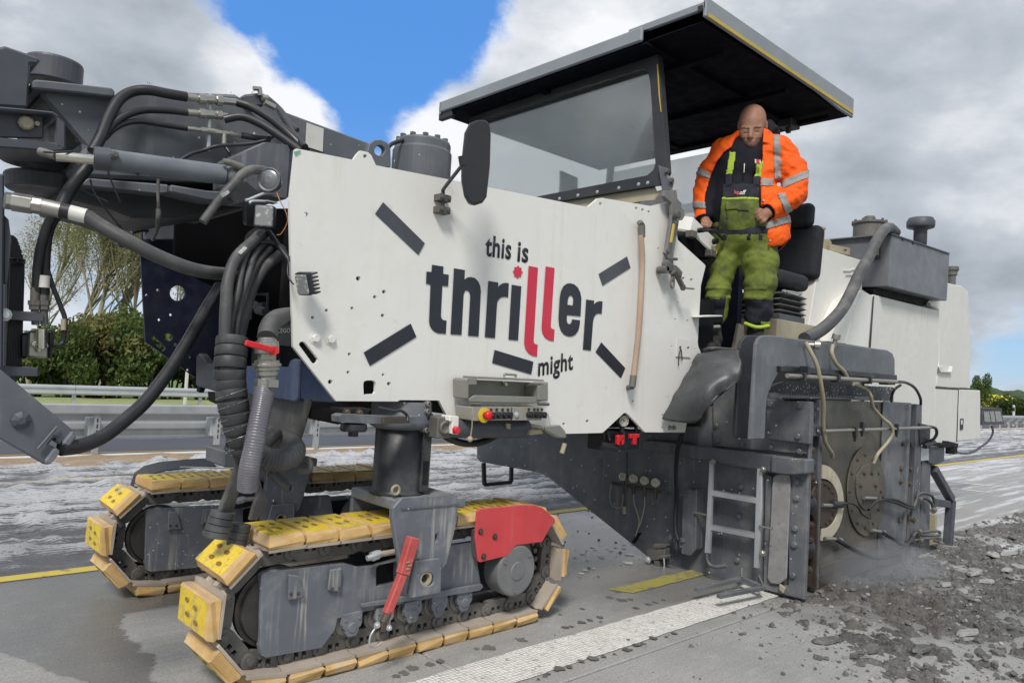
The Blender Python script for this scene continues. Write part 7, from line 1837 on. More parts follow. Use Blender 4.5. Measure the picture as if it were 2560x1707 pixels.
# ------------------------------------------------------------------ the operator
PC = np.array([4.22, 2.64, 0.0])                               # where he stands
nF = np.array([-PC[0], -PC[1], 0.0]); nF /= np.linalg.norm(nF)  # the way his chest faces
sV = np.array([-nF[1], nF[0], 0.0])                             # across his chest
if sV[0] < 0: sV = -sV
def Lp(mx, my, d=0.0):
    """point read in view m1 at the depth d before the plane of his chest -> local (across, forward, height)"""
    r = ray('m1', mx, my); t = (d - (CAM-PC) @ nF)/(r @ nF)
    p = CAM + r*t - PC
    return np.array([p @ sV, p @ nF, p[2]])
def to_world(P): return P[:, :1]*sV + P[:, 1:2]*nF + P[:, 2:3]*np.array([0, 0, 1.0]) + PC

class Field:
    """a body built from rounded solids that melt into each other; mesh() turns it into one surface"""
    def __init__(s, lo, hi, h):
        s.lo, s.h = np.array(lo, float), h
        s.n = np.ceil((np.array(hi)-s.lo)/h).astype(int)+1
        s.F = np.full(s.n, .5, np.float32)
    def sub(s, lo, hi):
        a = np.clip(np.floor((np.array(lo)-s.lo)/s.h).astype(int), 0, s.n); b = np.clip(np.ceil((np.array(hi)-s.lo)/s.h).astype(int)+1, 0, s.n)
        sl = tuple(slice(i, j) for i, j in zip(a, b))
        g = np.meshgrid(*[(np.arange(i, j)*s.h+l).astype(np.float32) for i, j, l in zip(a, b, s.lo)], indexing='ij')
        return sl, g
    def grid(s): return s.sub(s.lo, s.lo+s.n*s.h)[1]
    def join(s, sl, d, k=.02, op='+'):
        A = s.F[sl]
        if op == '+':
            hh = np.clip(.5+.5*(A-d)/k, 0, 1); s.F[sl] = A*(1-hh)+d*hh-k*hh*(1-hh)
        else:
            d = -d; hh = np.clip(.5-.5*(A-d)/k, 0, 1); s.F[sl] = A*(1-hh)+d*hh+k*hh*(1-hh)
    def cone(s, a, b, r0, r1, k=.02, op='+', flat=None):
        a, b = np.array(a), np.array(b); R = max(r0, r1)+.06
        sl, g = s.sub(np.minimum(a, b)-R, np.maximum(a, b)+R)
        if g[0].size == 0: return
        pa = [x-q for x, q in zip(g, a)]; ba = b-a
        if flat is not None: pa = [p/q for p, q in zip(pa, flat)]; ba = ba/np.array(flat)
        h = np.clip(sum(p*q for p, q in zip(pa, ba))/max(1e-9, (ba @ ba)), 0, 1)
        d = np.sqrt(sum((p-q*h)**2 for p, q in zip(pa, ba)))-(r0+(r1-r0)*h)
        s.join(sl, d, k, op)
    def chain(s, pts, rr, k=.02):
        for (a, b), (r0, r1) in zip(zip(pts[:-1], pts[1:]), zip(rr[:-1], rr[1:])): s.cone(a, b, r0, r1, k)
    def ell(s, c, r, k=.02, op='+', pitch=0.0):
        c, r = np.array(c), np.array(r); R = max(r)+.06
        sl, g = s.sub(c-R, c+R)
        if g[0].size == 0: return
        x, y, z = [q-w for q, w in zip(g, c)]
        if pitch:
            ca, sa = math.cos(pitch), math.sin(pitch); y, z = y*ca+z*sa, -y*sa+z*ca
        q = np.sqrt((x/r[0])**2+(y/r[1])**2+(z/r[2])**2)
        q2 = np.sqrt((x/r[0]**2)**2+(y/r[1]**2)**2+(z/r[2]**2)**2)+1e-6
        s.join(sl, (q*(q-1)/q2).astype(np.float32), k, op)
    def mesh(s):
        F, n = s.F, s.n
        S = F < 0
        c = np.zeros(tuple(n-1), np.int8)
        for i in (0, 1):
            for j in (0, 1):
                for k in (0, 1): c += S[i:n[0]-1+i, j:n[1]-1+j, k:n[2]-1+k]
        act = np.argwhere((c > 0) & (c < 8))
        idx = np.full(tuple(n-1), -1, np.int64); idx[tuple(act.T)] = np.arange(len(act))
        acc = np.zeros((len(act), 3)); cnt = np.zeros(len(act))
        cor = [(i, j, k) for i in (0, 1) for j in (0, 1) for k in (0, 1)]
        val = {q: F[act[:, 0]+q[0], act[:, 1]+q[1], act[:, 2]+q[2]] for q in cor}
        for p in cor:
            for ax in range(3):
                if p[ax] == 0:
                    q = list(p); q[ax] = 1; q = tuple(q)
                    a, b = val[p], val[q]; m = (a < 0) != (b < 0)
                    t = np.where(m, a/np.where(m, a-b, 1), 0)
                    pt = np.array(p, float)[None]+np.eye(3)[ax][None]*t[:, None]
                    acc += pt*m[:, None]; cnt += m
        V_ = s.lo+(act+acc/np.maximum(cnt, 1)[:, None])*s.h
        faces = []
        for ax in range(3):
            u, w = [(1, 2), (2, 0), (0, 1)][ax]
            sh = [slice(1, n[i]-1) for i in range(3)]; sh[ax] = slice(0, n[ax]-1)
            s2 = list(sh); s2[ax] = slice(1, n[ax])
            A, B_ = S[tuple(sh)], S[tuple(s2)]
            e = np.argwhere(A != B_); off = np.ones(3, int); off[ax] = 0; e = e+off
            flip = S[tuple(e.T)]
            def cell(du, dw):
                q = e.copy(); q[:, u] -= du; q[:, w] -= dw; return idx[tuple(q.T)]
            Q = np.stack([cell(0, 0), cell(1, 0), cell(1, 1), cell(0, 1)], 1)
            Q[~flip] = Q[~flip][:, ::-1]
            faces.append(Q)
        Q = np.concatenate(faces); Q = Q[(Q >= 0).all(1)]
        return V_, Q
def relax(V_, Q, it=1, lam=.5):
    for _ in range(it):
        acc = np.zeros_like(V_); cnt = np.zeros(len(V_))
        for a, b in ((0, 1), (1, 2), (2, 3), (3, 0)):
            np.add.at(acc, Q[:, a], V_[Q[:, b]]); np.add.at(acc, Q[:, b], V_[Q[:, a]]); np.add.at(cnt, Q[:, a], 1); np.add.at(cnt, Q[:, b], 1)
        V_ = V_+lam*(acc/np.maximum(cnt, 1)[:, None]-V_)
    return V_
def cloth_noise(g, amp, f, seed=0):
    x, y, z = g; rng = np.random.RandomState(seed); o = 0
    wx_ = .06*np.sin(x*11+z*7+seed)+.04*np.sin(y*17-z*9)
    for i in range(6):
        d = rng.randn(3); d /= np.linalg.norm(d); d[2] *= 1.5
        o = o+np.sin((x*d[0]+y*d[1]+z*d[2]+wx_)*f*(.7+.5*rng.rand())+rng.rand()*6)
    return (amp*o/2.4).astype(np.float32)
def skin_mesh(name, Vl, Q, mats, slots=None, parent=None):
    me = bpy.data.meshes.new(name)
    W_ = to_world(Vl)
    me.vertices.add(len(W_)); me.vertices.foreach_set('co', W_.reshape(-1))
    me.loops.add(Q.size); me.loops.foreach_set('vertex_index', Q.reshape(-1))
    me.polygons.add(len(Q)); me.polygons.foreach_set('loop_start', np.arange(0, Q.size, 4)); me.polygons.foreach_set('loop_total', np.full(len(Q), 4))
    me.polygons.foreach_set('use_smooth', np.ones(len(Q), bool))
    for m in mats: me.materials.append(m)
    if slots is not None: me.polygons.foreach_set('material_index', slots.astype(np.int32))
    me.update(); me.validate()
    o = bpy.data.objects.new(name, me); COL.objects.link(o); attach(o, parent)
    return o
def centre(V_, Q): return V_[Q].mean(1)
def normals(V_, Q):
    n = np.cross(V_[Q[:, 2]]-V_[Q[:, 0]], V_[Q[:, 3]]-V_[Q[:, 1]]); return n/np.maximum(np.linalg.norm(n, axis=1), 1e-9)[:, None]
def to_px(P):
    """read-out coordinates of view m1 of local points (to tell regions of the clothes apart)"""
    w = to_world(P)-CAM; q = w @ RM.T
    x = PW/2+PF*q[:, 0]/q[:, 2]; y = PH/2+PF*q[:, 1]/q[:, 2]
    a, b, s = VIEW['m1']
    return (x/.91875-a)/s, (y/.91875-b)/s
def lift(V_, Q, mask, off):
    """a piece of a surface, raised by off: a patch sewn on a garment"""
    q = Q[mask]; ids, inv = np.unique(q, return_inverse=True); q2 = inv.reshape(q.shape)
    vn = np.zeros_like(V_); n = normals(V_, Q)
    for k in range(4): np.add.at(vn, Q[:, k], n)
    vn /= np.maximum(np.linalg.norm(vn, axis=1), 1e-9)[:, None]
    return V_[ids]+vn[ids]*off, q2

def cloth(name, c1, c2, c3, rough=.85, f1=9, dirt=.5):
    m, t = material(name); P = pos(t)
    n1 = t.noise(P, f1, 6, .6); n2 = t.noise(P, 38, 5, .65); n3 = t.noise(P, 300, 3, .6)
    base = t.mix(t.ss(n2, .3, .7), c1, c2); base = t.mix(t.m('MULTIPLY', t.ss(n1, .42, .66), dirt), base, c3)
    finish(t, Base_Color=base, Roughness=rough, Specular_IOR_Level=.25, Normal=bump(t, t.m('ADD', n2, t.m('MULTIPLY', n3, .4)), .35, .006))
    return m
M['skin'] = cloth('skin', (.29, .155, .105), (.33, .18, .122), (.31, .135, .095), .5, 16, .5)
M['stubble'] = cloth('stubbled_skin', (.12, .078, .06), (.16, .10, .075), (.08, .055, .045), .55, 30, .5)
M['lips'] = cloth('lips', (.20, .10, .08), (.22, .11, .09), (.2, .1, .08), .5)
M['brow'] = cloth('brow_hair', (.07, .045, .035), (.09, .06, .045), (.06, .04, .03), .8)
M['orange'] = cloth('hi_vis_orange', (.86, .105, .008), (.92, .135, .012), (.72, .08, .01), .7, 7, .45)
M['lining'] = cloth('navy_lining', (.006, .0065, .011), (.009, .010, .016), (.012, .012, .018), .7, 20, .5)
M['knit'] = cloth('navy_sweater', (.006, .0065, .012), (.009, .010, .016), (.012, .012, .018), .85, 12, .5)
M['lime'] = cloth('stained_lime_cloth', (.125, .155, .028), (.175, .215, .04), (.055, .07, .032), .85, 5.5, .9)
M['lime_clean'] = cloth('lime_cloth', (.34, .46, .05), (.40, .52, .07), (.28, .38, .05), .75, 9, .4)
M['lime_side'] = cloth('lime_inset', (.2, .27, .03), (.25, .33, .04), (.12, .16, .03), .8, 9, .5)
M['navy_cloth'] = cloth('navy_work_cloth', (.012, .014, .024), (.02, .022, .034), (.05, .05, .05), .8, 11, .5)
M['boot'] = cloth('dusty_black_boot', (.012, .012, .012), (.022, .021, .02), (.06, .055, .05), .55, 12, .6)
M['reflect'] = cloth('silver_reflective_tape', (.27, .265, .255), (.31, .30, .29), (.22, .21, .2), .5, 9, .5)

FOOT = Lp(255, 2935, .03)[2]
def body_field(h=.0062):
    z0 = FOOT
    B = Field((-.50, -.32, z0-.03), (.50, .36, Lp(760, 90)[2]+.05), h)
    # trunk
    B.ell(Lp(625, 900, -.035), (.145, .09, .22)); B.ell(Lp(612, 1330, .0), (.15, .11, .19), .05); B.ell(Lp(640, 1600, 0), (.15, .11, .11), .05)
    B.cone(Lp(470, 670, -.04), Lp(1000, 650, -.04), .055, .055, .05)
    # legs
    B.chain([Lp(500, 1690, 0), Lp(365, 2230, .035), Lp(270, 2790, -.03)], [.066, .045, .033], .03)
    B.chain([Lp(790, 1700, 0), Lp(810, 2270, .04), Lp(810, 2730, -.01)], [.075, .05, .033], .03)
    B.chain([Lp(270, 2800, -.03), Lp(255, 2890, .07)], [.032, .03], .03); B.chain([Lp(810, 2740, -.01), Lp(800, 2810, .08)], [.032, .03], .03)
    # arms
    B.chain([Lp(430, 660, -.04), Lp(235, 1060, -.05), Lp(185, 1400, .06)], [.06, .044, .030], .03)
    B.chain([Lp(1050, 690, -.04), Lp(1255, 1070, -.04), Lp(945, 1335, .135)], [.048, .042, .031], .03)
    # neck and head, bent down
    B.cone(Lp(738, 640, -.05), Lp(742, 450, -.035), .066, .058, .02)
    B.ell(Lp(745, 272, -.018), (.0845, .102, .092), .02, pitch=.35)
    B.ell(Lp(738, 330, .01), (.079, .085, .075), .03)
    B.ell(Lp(730, 440, .028), (.066, .062, .080), .03)
    B.ell(Lp(727, 540, .055), (.040, .032, .030), .025)
    B.cone(Lp(640, 480, .0), Lp(720, 560, .055), .030, .026, .025); B.cone(Lp(825, 480, .0), Lp(738, 560, .055), .030, .026, .025)   # jaw
    B.cone(Lp(640, 420, .052), Lp(655, 470, .05), .024, .022, .02); B.cone(Lp(815, 412, .052), Lp(800, 465, .05), .024, .022, .02)  # cheeks
    B.cone(Lp(640, 372, .068), Lp(705, 378, .080), .013, .011, .014); B.cone(Lp(825, 362, .068), Lp(752, 374, .080), .013, .011, .014)  # brow ridge
    B.ell(Lp(664, 408, .098), (.022, .020, .012), .012, '-'); B.ell(Lp(792, 400, .098), (.022, .020, .012), .012, '-')               # sockets
    B.ell(Lp(664, 410, .070), (.017, .016, .0115), .006); B.ell(Lp(792, 402, .070), (.017, .016, .0115), .006)                        # lowered lids
    B.cone(Lp(728, 392, .078), Lp(718, 462, .104), .0095, .014, .012); B.ell(Lp(717, 478, .100), (.015, .013, .011), .008)             # nose
    B.ell(Lp(695, 482, .088), (.010, .011, .008), .006); B.ell(Lp(745, 480, .088), (.010, .011, .008), .006)
    B.cone(Lp(690, 532, .080), Lp(760, 530, .080), .008, .008, .008); B.cone(Lp(697, 553, .078), Lp(752, 551, .078), .007, .007, .008)
    B.cone(Lp(686, 543, .094), Lp(768, 541, .094), .0045, .0045, .004, '-')
    for ex, sg in ((584, -1), (906, 1)):
        B.ell(Lp(ex, 345, -.012), (.0085, .020, .031), .008); B.ell(Lp(ex+sg*8, 345, .004), (.005, .010, .017), .004, '-')
    # hand on the lever (his right) and hand tucked at the bib (his left): palm, four fingers, thumb
    B.cone(Lp(185, 1400, .06), Lp(205, 1455, .09), .030, .030, .015)
    for i in range(4):
        a = Lp(170+i*22, 1440+i*6, .12); b_ = Lp(160+i*22, 1490+i*5, .125); c_ = Lp(180+i*20, 1515+i*3, .10)
        B.chain([Lp(185+i*14, 1425+i*4, .09), a, b_, c_], [.011, .0105, .0095, .0085], .005)
    B.chain([Lp(225, 1430, .09), Lp(262, 1468, .105), Lp(255, 1505, .12)], [.012, .0115, .009], .006)
    B.cone(Lp(945, 1335, .135), Lp(875, 1365, .165), .031, .033, .02, flat=(1, .75, 1))
    for i, (fx_, fy_) in enumerate(((800, 1318), (790, 1352), (797, 1388), (815, 1420))):
        B.chain([Lp(868, 1325+i*30, .175), Lp(fx_+25, fy_-6, .188), Lp(fx_-4, fy_+4, .178), Lp(fx_-12, fy_+14, .158)], [.0125, .0118, .0105, .009], .005)
    B.chain([Lp(905, 1405, .165), Lp(872, 1445, .182), Lp(838, 1462, .175)], [.0135, .012, .0095], .006)
    return B
B = body_field()
Vb, Qb = B.mesh(); Vb = relax(Vb, Qb, 1, .35)
c_ = centre(Vb, Qb); bx, by = to_px(c_)
slots = np.full(len(Qb), 0)
front = c_[:, 1] > .0
beard = (by > 478) & (by < 640) & (bx > 560) & (bx < 930) & (c_[:, 1] > -.02); beard &= ~((by < 520) & (bx > 665) & (bx < 775))
slots[beard] = 1
slots[(by > 524) & (by < 562) & (abs(bx-727) < 42) & (c_[:, 1] > .07)] = 2
slots[((abs(by-374-(bx-665)*.06) < 9) & (abs(bx-662) < 46) | (abs(by-366+(bx-795)*.05) < 9) & (abs(bx-800) < 48)) & (c_[:, 1] > .03)] = 3
# lashes of the lowered eyes
slots[((abs(by-421) < 5) & (abs(bx-664) < 30) | (abs(by-413) < 5) & (abs(bx-792) < 30)) & (c_[:, 1] > .05)] = 3
man = skin_mesh('person', Vb, Qb, [M['skin'], M['stubble'], M['lips'], M['brow']], slots)
tag(man, 'bald man in open orange jacket and lime bib trousers looking down from the stand', 'person')

def trunk(Fd, grow=0.0):
    Fd.ell(Lp(625, 880, -.035), (.182+grow, .125+grow, .25+grow)); Fd.ell(Lp(612, 1330, .0), (.195+grow, .158+grow, .22+grow), .05)
    Fd.cone(Lp(470, 670, -.035), Lp(985, 650, -.035), .072+grow, .066+grow, .05)
# sweater with its high collar and sleeves
K = Field((-.48, -.25, Lp(640, 1700)[2]), (.48, .27, Lp(735, 430)[2]+.04), .008)
trunk(K); K.chain([Lp(430, 660, -.04), Lp(235, 1060, -.05), Lp(185, 1385, .055)], [.068, .058, .046], .03); K.chain([Lp(1050, 690, -.04), Lp(1255, 1070, -.04), Lp(960, 1325, .13)], [.058, .055, .044], .03)
K.cone(Lp(735, 660, -.045), Lp(735, 545, -.025), .092, .080, .03)
K.F += cloth_noise(K.grid(), .0032, 42, 3)
Vk, Qk = K.mesh()
skin_mesh('sweater', Vk, Qk, [M['knit']], None, man)
nk_ = normals(Vk, Qk); ck = centre(Vk, Qk); kx, ky = to_px(ck)
q_ = (nk_[:, 1] > .2)
# zip and chest badge
def patch(name, mt, V_, Q, mask, off, parent=man, thick=.003):
    v, q = lift(V_, Q, mask, off); o = skin_mesh(name, v, q, [mt], None, parent)
    md = o.modifiers.new('t', 'SOLIDIFY'); md.thickness = thick; return o
b = MB(); zp = [Lp(650, 780, .13), Lp(648, 830, .138), Lp(645, 885, .143)]
wz = [V(p) for p in to_world(np.array(zp))]
b.tube(wz, .004, 6); b.build('zip_pull', M['steel'], man)
bd = [V(p) for p in to_world(np.array([Lp(768, 738, .13), Lp(835, 748, .122), Lp(838, 790, .122), Lp(770, 782, .13)]))]
MB().plate(bd, V(nF)*.02).build('chest_badge', M['sticker'], man)
bd2 = [p+V(nF)*.021 for p in [bd[0].lerp(bd[1], .25), bd[0].lerp(bd[1], .8), bd[3].lerp(bd[2], .8), bd[3].lerp(bd[2], .25)]]
MB().plate(bd2, V(nF)*.002).build('badge_print', M['red_plastic'], man)

# trousers
T = Field((-.42, -.28, FOOT), (.40, .30, Lp(640, 1480)[2]), .008)
T.ell(Lp(640, 1610, .0), (.19, .16, .14)); T.cone(Lp(520, 1560, 0), Lp(750, 1560, 0), .135, .135, .05)
T.chain([Lp(500, 1690, 0), Lp(415, 1960, .02), Lp(355, 2200, .04), Lp(340, 2330, .045), Lp(318, 2500, .01), Lp(272, 2640, -.02)], [.105, .078, .070, .074, .066, .060], .03)
T.chain([Lp(800, 1700, 0), Lp(825, 1940, .03), Lp(840, 2170, .05), Lp(808, 2320, .05), Lp(812, 2480, .02), Lp(808, 2640, .0)], [.125, .108, .094, .082, .080, .074], .03)
g = T.grid(); T.F += cloth_noise(g, .0042, 30, 5)+cloth_noise(g, .0024, 75, 8)
kz = [Lp(360, 2240)[2], Lp(360, 2335)[2]]
T.F -= (.008*np.clip(1-abs(g[2]-kz[0])/.012, 0, 1)+.007*np.clip(1-abs(g[2]-kz[1])/.010, 0, 1)).astype(np.float32)*(g[0] < .3)
T.F = np.maximum(T.F, (Lp(640, 2665)[2]-g[2]+.02*np.sin(g[0]*30)).astype(np.float32))
Vt, Qt = T.mesh(); ct = centre(Vt, Qt); tx_, ty_ = to_px(ct)
sl = np.zeros(len(Qt), int)
sl[(ty_ > 2335) & (tx_ < 600)] = 1; sl[(ty_ > 2345) & (tx_ >= 600)] = 1
sl[(ty_ > 2300) & (tx_ < 600) & (tx_ > 440-(ty_-2340)*.16)] = 2
sl[(ty_ > 2600) & (tx_ > 840) & (ct[:, 1] > 0)] = 2
sl[(ty_ < 1598-abs(tx_-640)*.02) & (ty_ > 1500)] = 1
sl[(ty_ > 1600) & (ty_ < 1665) & ((abs(tx_-697) < 22) | (abs(tx_-838) < 22) | (abs(tx_-425) < 20)) & (ct[:, 1] > 0)] = 1
skin_mesh('trousers', Vt, Qt, [M['lime'], M['navy_cloth'], M['lime_side']], sl, man)
# boots
Bt = Field((-.42, -.22, FOOT-.01), (.30, .34, Lp(300, 2560)[2]), .008)
Bt.chain([Lp(275, 2630, -.03), Lp(268, 2800, -.035), Lp(262, 2890, .0)], [.064, .060, .055], .03); Bt.cone(Lp(262, 2895, .0), Lp(250, 2900, .15), .052, .047, .04)
Bt.chain([Lp(808, 2630, -.01), Lp(808, 2740, -.01), Lp(806, 2830, .02)], [.066, .062, .055], .03); Bt.cone(Lp(806, 2840, .02), Lp(800, 2850, .16), .052, .047, .04)
g = Bt.grid(); Bt.F += cloth_noise(g, .0035, 70, 2); Bt.F = np.maximum(Bt.F, (FOOT+.001-g[2]).astype(np.float32))
Vo, Qo = Bt.mesh(); skin_mesh('boots', Vo, Qo, [M['boot']], None, man)
for (a, e) in (((150, 2590), (360, 2660)), ((655, 2620), (930, 2650))):   # pale trouser hems on the boots
    hm = [V(p) for p in to_world(np.array([Lp(a[0], a[1], .04), Lp((a[0]+e[0])/2, (a[1]+e[1])/2+30, .085), Lp(e[0], e[1], .045)]))]
    MB().tube(hm, .012, 8).build('trouser_hem', M['lime_clean'] if a[0] > 500 else M['reflect'], man)

# bib with pocket and straps
U = Field((-.36, -.05, Lp(640, 1640)[2]), (.36, .30, Lp(640, 560)[2]), .007)
trunk(U, .012); U.ell(Lp(615, 1330, .02), (.19, .16, .22), .05); U.F += cloth_noise(U.grid(), .003, 36, 9)
Vu, Qu = U.mesh(); cu_ = centre(Vu, Qu); ux, uy = to_px(cu_); fr_ = (normals(Vu, Qu)[:, 1] > .12)
le = 415-(uy-1020)*.10; re = 815-(uy-1020)*.02+np.clip(uy-1300, 0, 300)*.28
bibm = fr_ & (uy > 1025+abs(ux-620)*.02) & (uy < 1585) & (ux > le) & (ux < re)
bib = patch('bib', M['lime'], Vu, Qu, bibm & (uy > 1172), .004, thick=.005)
patch('bib_top', M['navy_cloth'], Vu, Qu, bibm & (uy <= 1180), .005, thick=.005)
patch('bib_seam', M['lime_clean'], Vu, Qu, bibm & (abs(uy-1188) < 12), .0085, thick=.002)
patch('bib_pocket', M['lime'], Vu, Qu, fr_ & (ux > 440) & (ux < 700) & (uy > 1235) & (uy < 1310+(ux-440)*.06), .013, thick=.006)
patch('bib_pocket', M['lime'], Vu, Qu, fr_ & (ux > 455) & (ux < 695) & (uy > 1310) & (uy < 1540), .009, thick=.004)
patch('brace', M['lime_clean'], Vu, Qu, fr_ & (uy > 650) & (uy < 915) & (abs(ux-(520-(uy-650)*.16)) < 34), .004, thick=.004)
patch('brace', M['navy_cloth'], Vu, Qu, fr_ & (uy >= 905) & (uy < 1060) & (abs(ux-(482-(uy-650)*.02)) < 38), .006, thick=.004)
patch('brace', M['lime_clean'], Vu, Qu, fr_ & (uy > 760) & (uy < 945) & (abs(ux-(825-(uy-760)*.14)) < 34), .004, thick=.004)
patch('brace', M['navy_cloth'], Vu, Qu, fr_ & (uy >= 935) & (uy < 1060) & (abs(ux-(790-(uy-935)*.1)) < 34), .006, thick=.004)
# print on the bib
def bib_point(px, py):
    i = np.argmin((ux-px)**2+(uy-py)**2+(~fr_)*1e9); return V(to_world(cu_[i:i+1])[0])+V(nF)*.016
def bib_word(txt, p0, p1, ph, mt):
    a, e, h = bib_point(*p0), bib_point(*p1), bib_point(*ph)
    cu = bpy.data.curves.new('w', 'FONT'); cu.body = txt; cu.offset = .02; cu.resolution_u = 2
    o = bpy.data.objects.new('w', cu); COL.objects.link(o); bpy.context.view_layer.update()
    me = bpy.data.meshes.new_from_object(o.evaluated_get(bpy.context.evaluated_depsgraph_get())); bpy.data.objects.remove(o)
    co = np.empty(len(me.vertices)*3); me.vertices.foreach_get('co', co); co = co.reshape(-1, 3); x0, x1 = co[:, 0].min(), co[:, 0].max()
    res = np.array(a)[None]+np.outer((co[:, 0]-x0)/(x1-x0), np.array(e-a))+np.outer(co[:, 1]/.72, np.array(h-a))
    me.vertices.foreach_set('co', res.reshape(-1)); me.materials.append(mt); me.update()
    o = bpy.data.objects.new('bib_print', me); COL.objects.link(o); attach(o, man)
bib_word('kup', (528, 1128), (590, 1138), (532, 1085), M['decal_red']); bib_word('off', (594, 1138), (662, 1140), (598, 1092), M['sticker'])

# jacket: a thin shell, open at the front
J = Field((-.52, -.32, Lp(1000, 1800)[2]-.03), (.52, .32, Lp(735, 380)[2]+.03), .0075)
J.ell(Lp(640, 900, -.05), (.225, .15, .27)); J.ell(Lp(625, 1380, -.03), (.25, .175, .30), .05); J.cone(Lp(860, 1300, -.02), Lp(940, 1650, -.01), .15, .13, .06)
J.cone(Lp(300, 1300, -.02), Lp(330, 1540, .0), .09, .07, .06)
J.cone(Lp(455, 640, -.05), Lp(1020, 600, -.05), .092, .088, .05)
J.chain([Lp(420, 680, -.05), Lp(275, 900, -.06), Lp(225, 1080, -.05), Lp(195, 1260, .01), Lp(182, 1400, .05)], [.098, .088, .080, .068, .056], .035)
J.chain([Lp(1070, 640, -.05), Lp(1195, 880, -.06), Lp(1268, 1060, -.04), Lp(1160, 1190, .06), Lp(960, 1325, .13)], [.088, .090, .088, .076, .060], .03)
g = J.grid(); J.F += cloth_noise(g, .0055, 24, 11)+cloth_noise(g, .0040, 62, 12)+cloth_noise(g, .0016, 130, 15)
# bunched folds inside the bent elbow
el = Lp(1180, 1080, .04); r2 = (g[0]-el[0])**2+(g[1]-el[1])**2+(g[2]-el[2])**2
J.F += (.008*np.sin((g[2]*.8-g[0]*.6)*95)*np.exp(-r2/.016)).astype(np.float32)
shell = np.maximum(J.F, -(J.F+.016))
def interp_s(pts):
    """edge line read in m1 -> across-coordinate as a function of height"""
    L = np.array([Lp(x, y, .16) for x, y in pts]); o = np.argsort(L[:, 2]); return L[o, 2], L[o, 0]
zl, sl_ = interp_s([(560, 400), (505, 540), (415, 600), (330, 710), (265, 850), (222, 1000), (195, 1120), (190, 1220), (210, 1320), (235, 1420), (262, 1530), (330, 1620), (400, 1800)])
zr_, sr_ = interp_s([(880, 400), (868, 560), (872, 660), (840, 760), (832, 900), (842, 1050), (842, 1250), (868, 1400), (895, 1500), (935, 1770), (950, 1900)])
sL = np.interp(g[2], zl, sl_); sR = np.interp(g[2], zr_, sr_)
opening = np.maximum(np.maximum(sL-g[0], g[0]-sR), -.01-g[1])
shell = np.maximum(shell, -opening.astype(np.float32))
hemz = np.interp(g[0], [Lp(250, 1590)[0], Lp(400, 1640)[0], Lp(930, 1772)[0], Lp(1080, 1745)[0], Lp(1180, 1600)[0]], [Lp(250, 1590)[2], Lp(400, 1640)[2], Lp(930, 1772)[2], Lp(1080, 1745)[2], Lp(1180, 1640)[2]])
shell = np.maximum(shell, (hemz-g[2]).astype(np.float32))
for c, r_ in ((Lp(178, 1475, .08), .062), (Lp(880, 1365, .165), .062)):
    shell = np.maximum(shell, (r_-np.sqrt(sum((a-b)**2 for a, b in zip(g, c)))).astype(np.float32))
# collar
cc = Lp(735, 560, -.055); rr_ = np.sqrt((g[0]-cc[0])**2+((g[1]-cc[1])/1.05)**2); zc0 = Lp(735, 500, -.05)[2]
col = np.maximum(abs(rr_-.118-.25*np.clip(zc0-g[2], -.06, .1))-.011, abs(g[2]-zc0+.01)-.052)
zl2 = np.where(g[0] > 0, .0, .0)
col = np.maximum(col, -np.maximum(np.maximum(sL-.012-g[0], g[0]-sR-.0), .02-g[1]))
kk = .02; hh = np.clip(.5+.5*(shell-col)/kk, 0, 1); shell = shell*(1-hh)+col*hh-kk*hh*(1-hh)
outer = J.F.copy()
J.F = shell.astype(np.float32)
Vj, Qj = J.mesh(); Vj = relax(Vj, Qj, 1, .3); cj = centre(Vj, Qj); nj = normals(Vj, Qj); jx, jy = to_px(cj)
# which faces look inwards: lining
gi = np.clip(((cj-J.lo)/J.h).round().astype(int), 0, J.n-1); depth = outer[tuple(gi.T)]
gxn = np.stack([np.gradient(outer, J.h, axis=k)[tuple(gi.T)] for k in range(3)], 1)
inner = ((gxn*nj).sum(1) < -.1*np.linalg.norm(gxn, axis=1)) & (jy > 470)
jacket = skin_mesh('jacket', Vj, Qj, [M['orange'], M['lining']], inner.astype(int), man)
out = ~inner
def tape(mask): patch('reflective_tape', M['reflect'], Vj, Qj, mask & out, .0035, jacket, .002)
fw = nj[:, 1] > -.35
right = cj[:, 0] > Lp(840, 1000, .1)[0]
sleeve_r = jx > 1085-(np.clip(jy-1040, 0, 300))*.0
# bands: chest, hem, shoulder strap, sleeves
tape((jx > 838) & (jx < 1090) & (abs(jy-1000+(jx-840)*.03) < 42) & (nj[:, 1] > 0) & (cj[:, 1] > .05))
tape((jx > 985+np.clip(jy-480, 0, 500)*.02) & (jx < 1062+np.clip(jy-480, 0, 500)*.03) & (jy > 455) & (jy < 965) & (nj[:, 1] > -.2) & (jx < 1080))
tape((jx > 870) & (jx < 1240) & (abs(jy-1500+(jx-890)*.30) < 44) & (cj[:, 1] > -.2) & (nj[:, 1] > -.2))
tape((jx > 1090) & (abs(jy-960+(jx-1240)*.42) < 46) & (cj[:, 1] < .12))
tape((abs((jx-1085)*.55+(jy-1245)*(-.0)-np.clip((jy-1150)*.42, -30, 90)*.55+2) < 24) & (jy > 1125) & (jy < 1345) & (nj[:, 1] > -.1) & (cj[:, 1] > .02))
tape((jx < 250) & (abs(jy-900-(jx-200)*.42) < 40)); tape((jx < 205) & (abs(jy-1258) < 36))
b = MB()
for x, y, d in ((868, 1205, .185), (945, 1665, .16)):
    p = V(to_world(np.array([Lp(x, y, d)]))[0]); b.lathe(p, V(nF), [(-.03, .008), (.0, .008), (.003, .006)], 10)
b.build('press_stud', M['steel'], jacket)
Hd = Field((-.2, -.35, Lp(900, 560)[2]), (.35, .1, Lp(900, 230)[2]), .008)
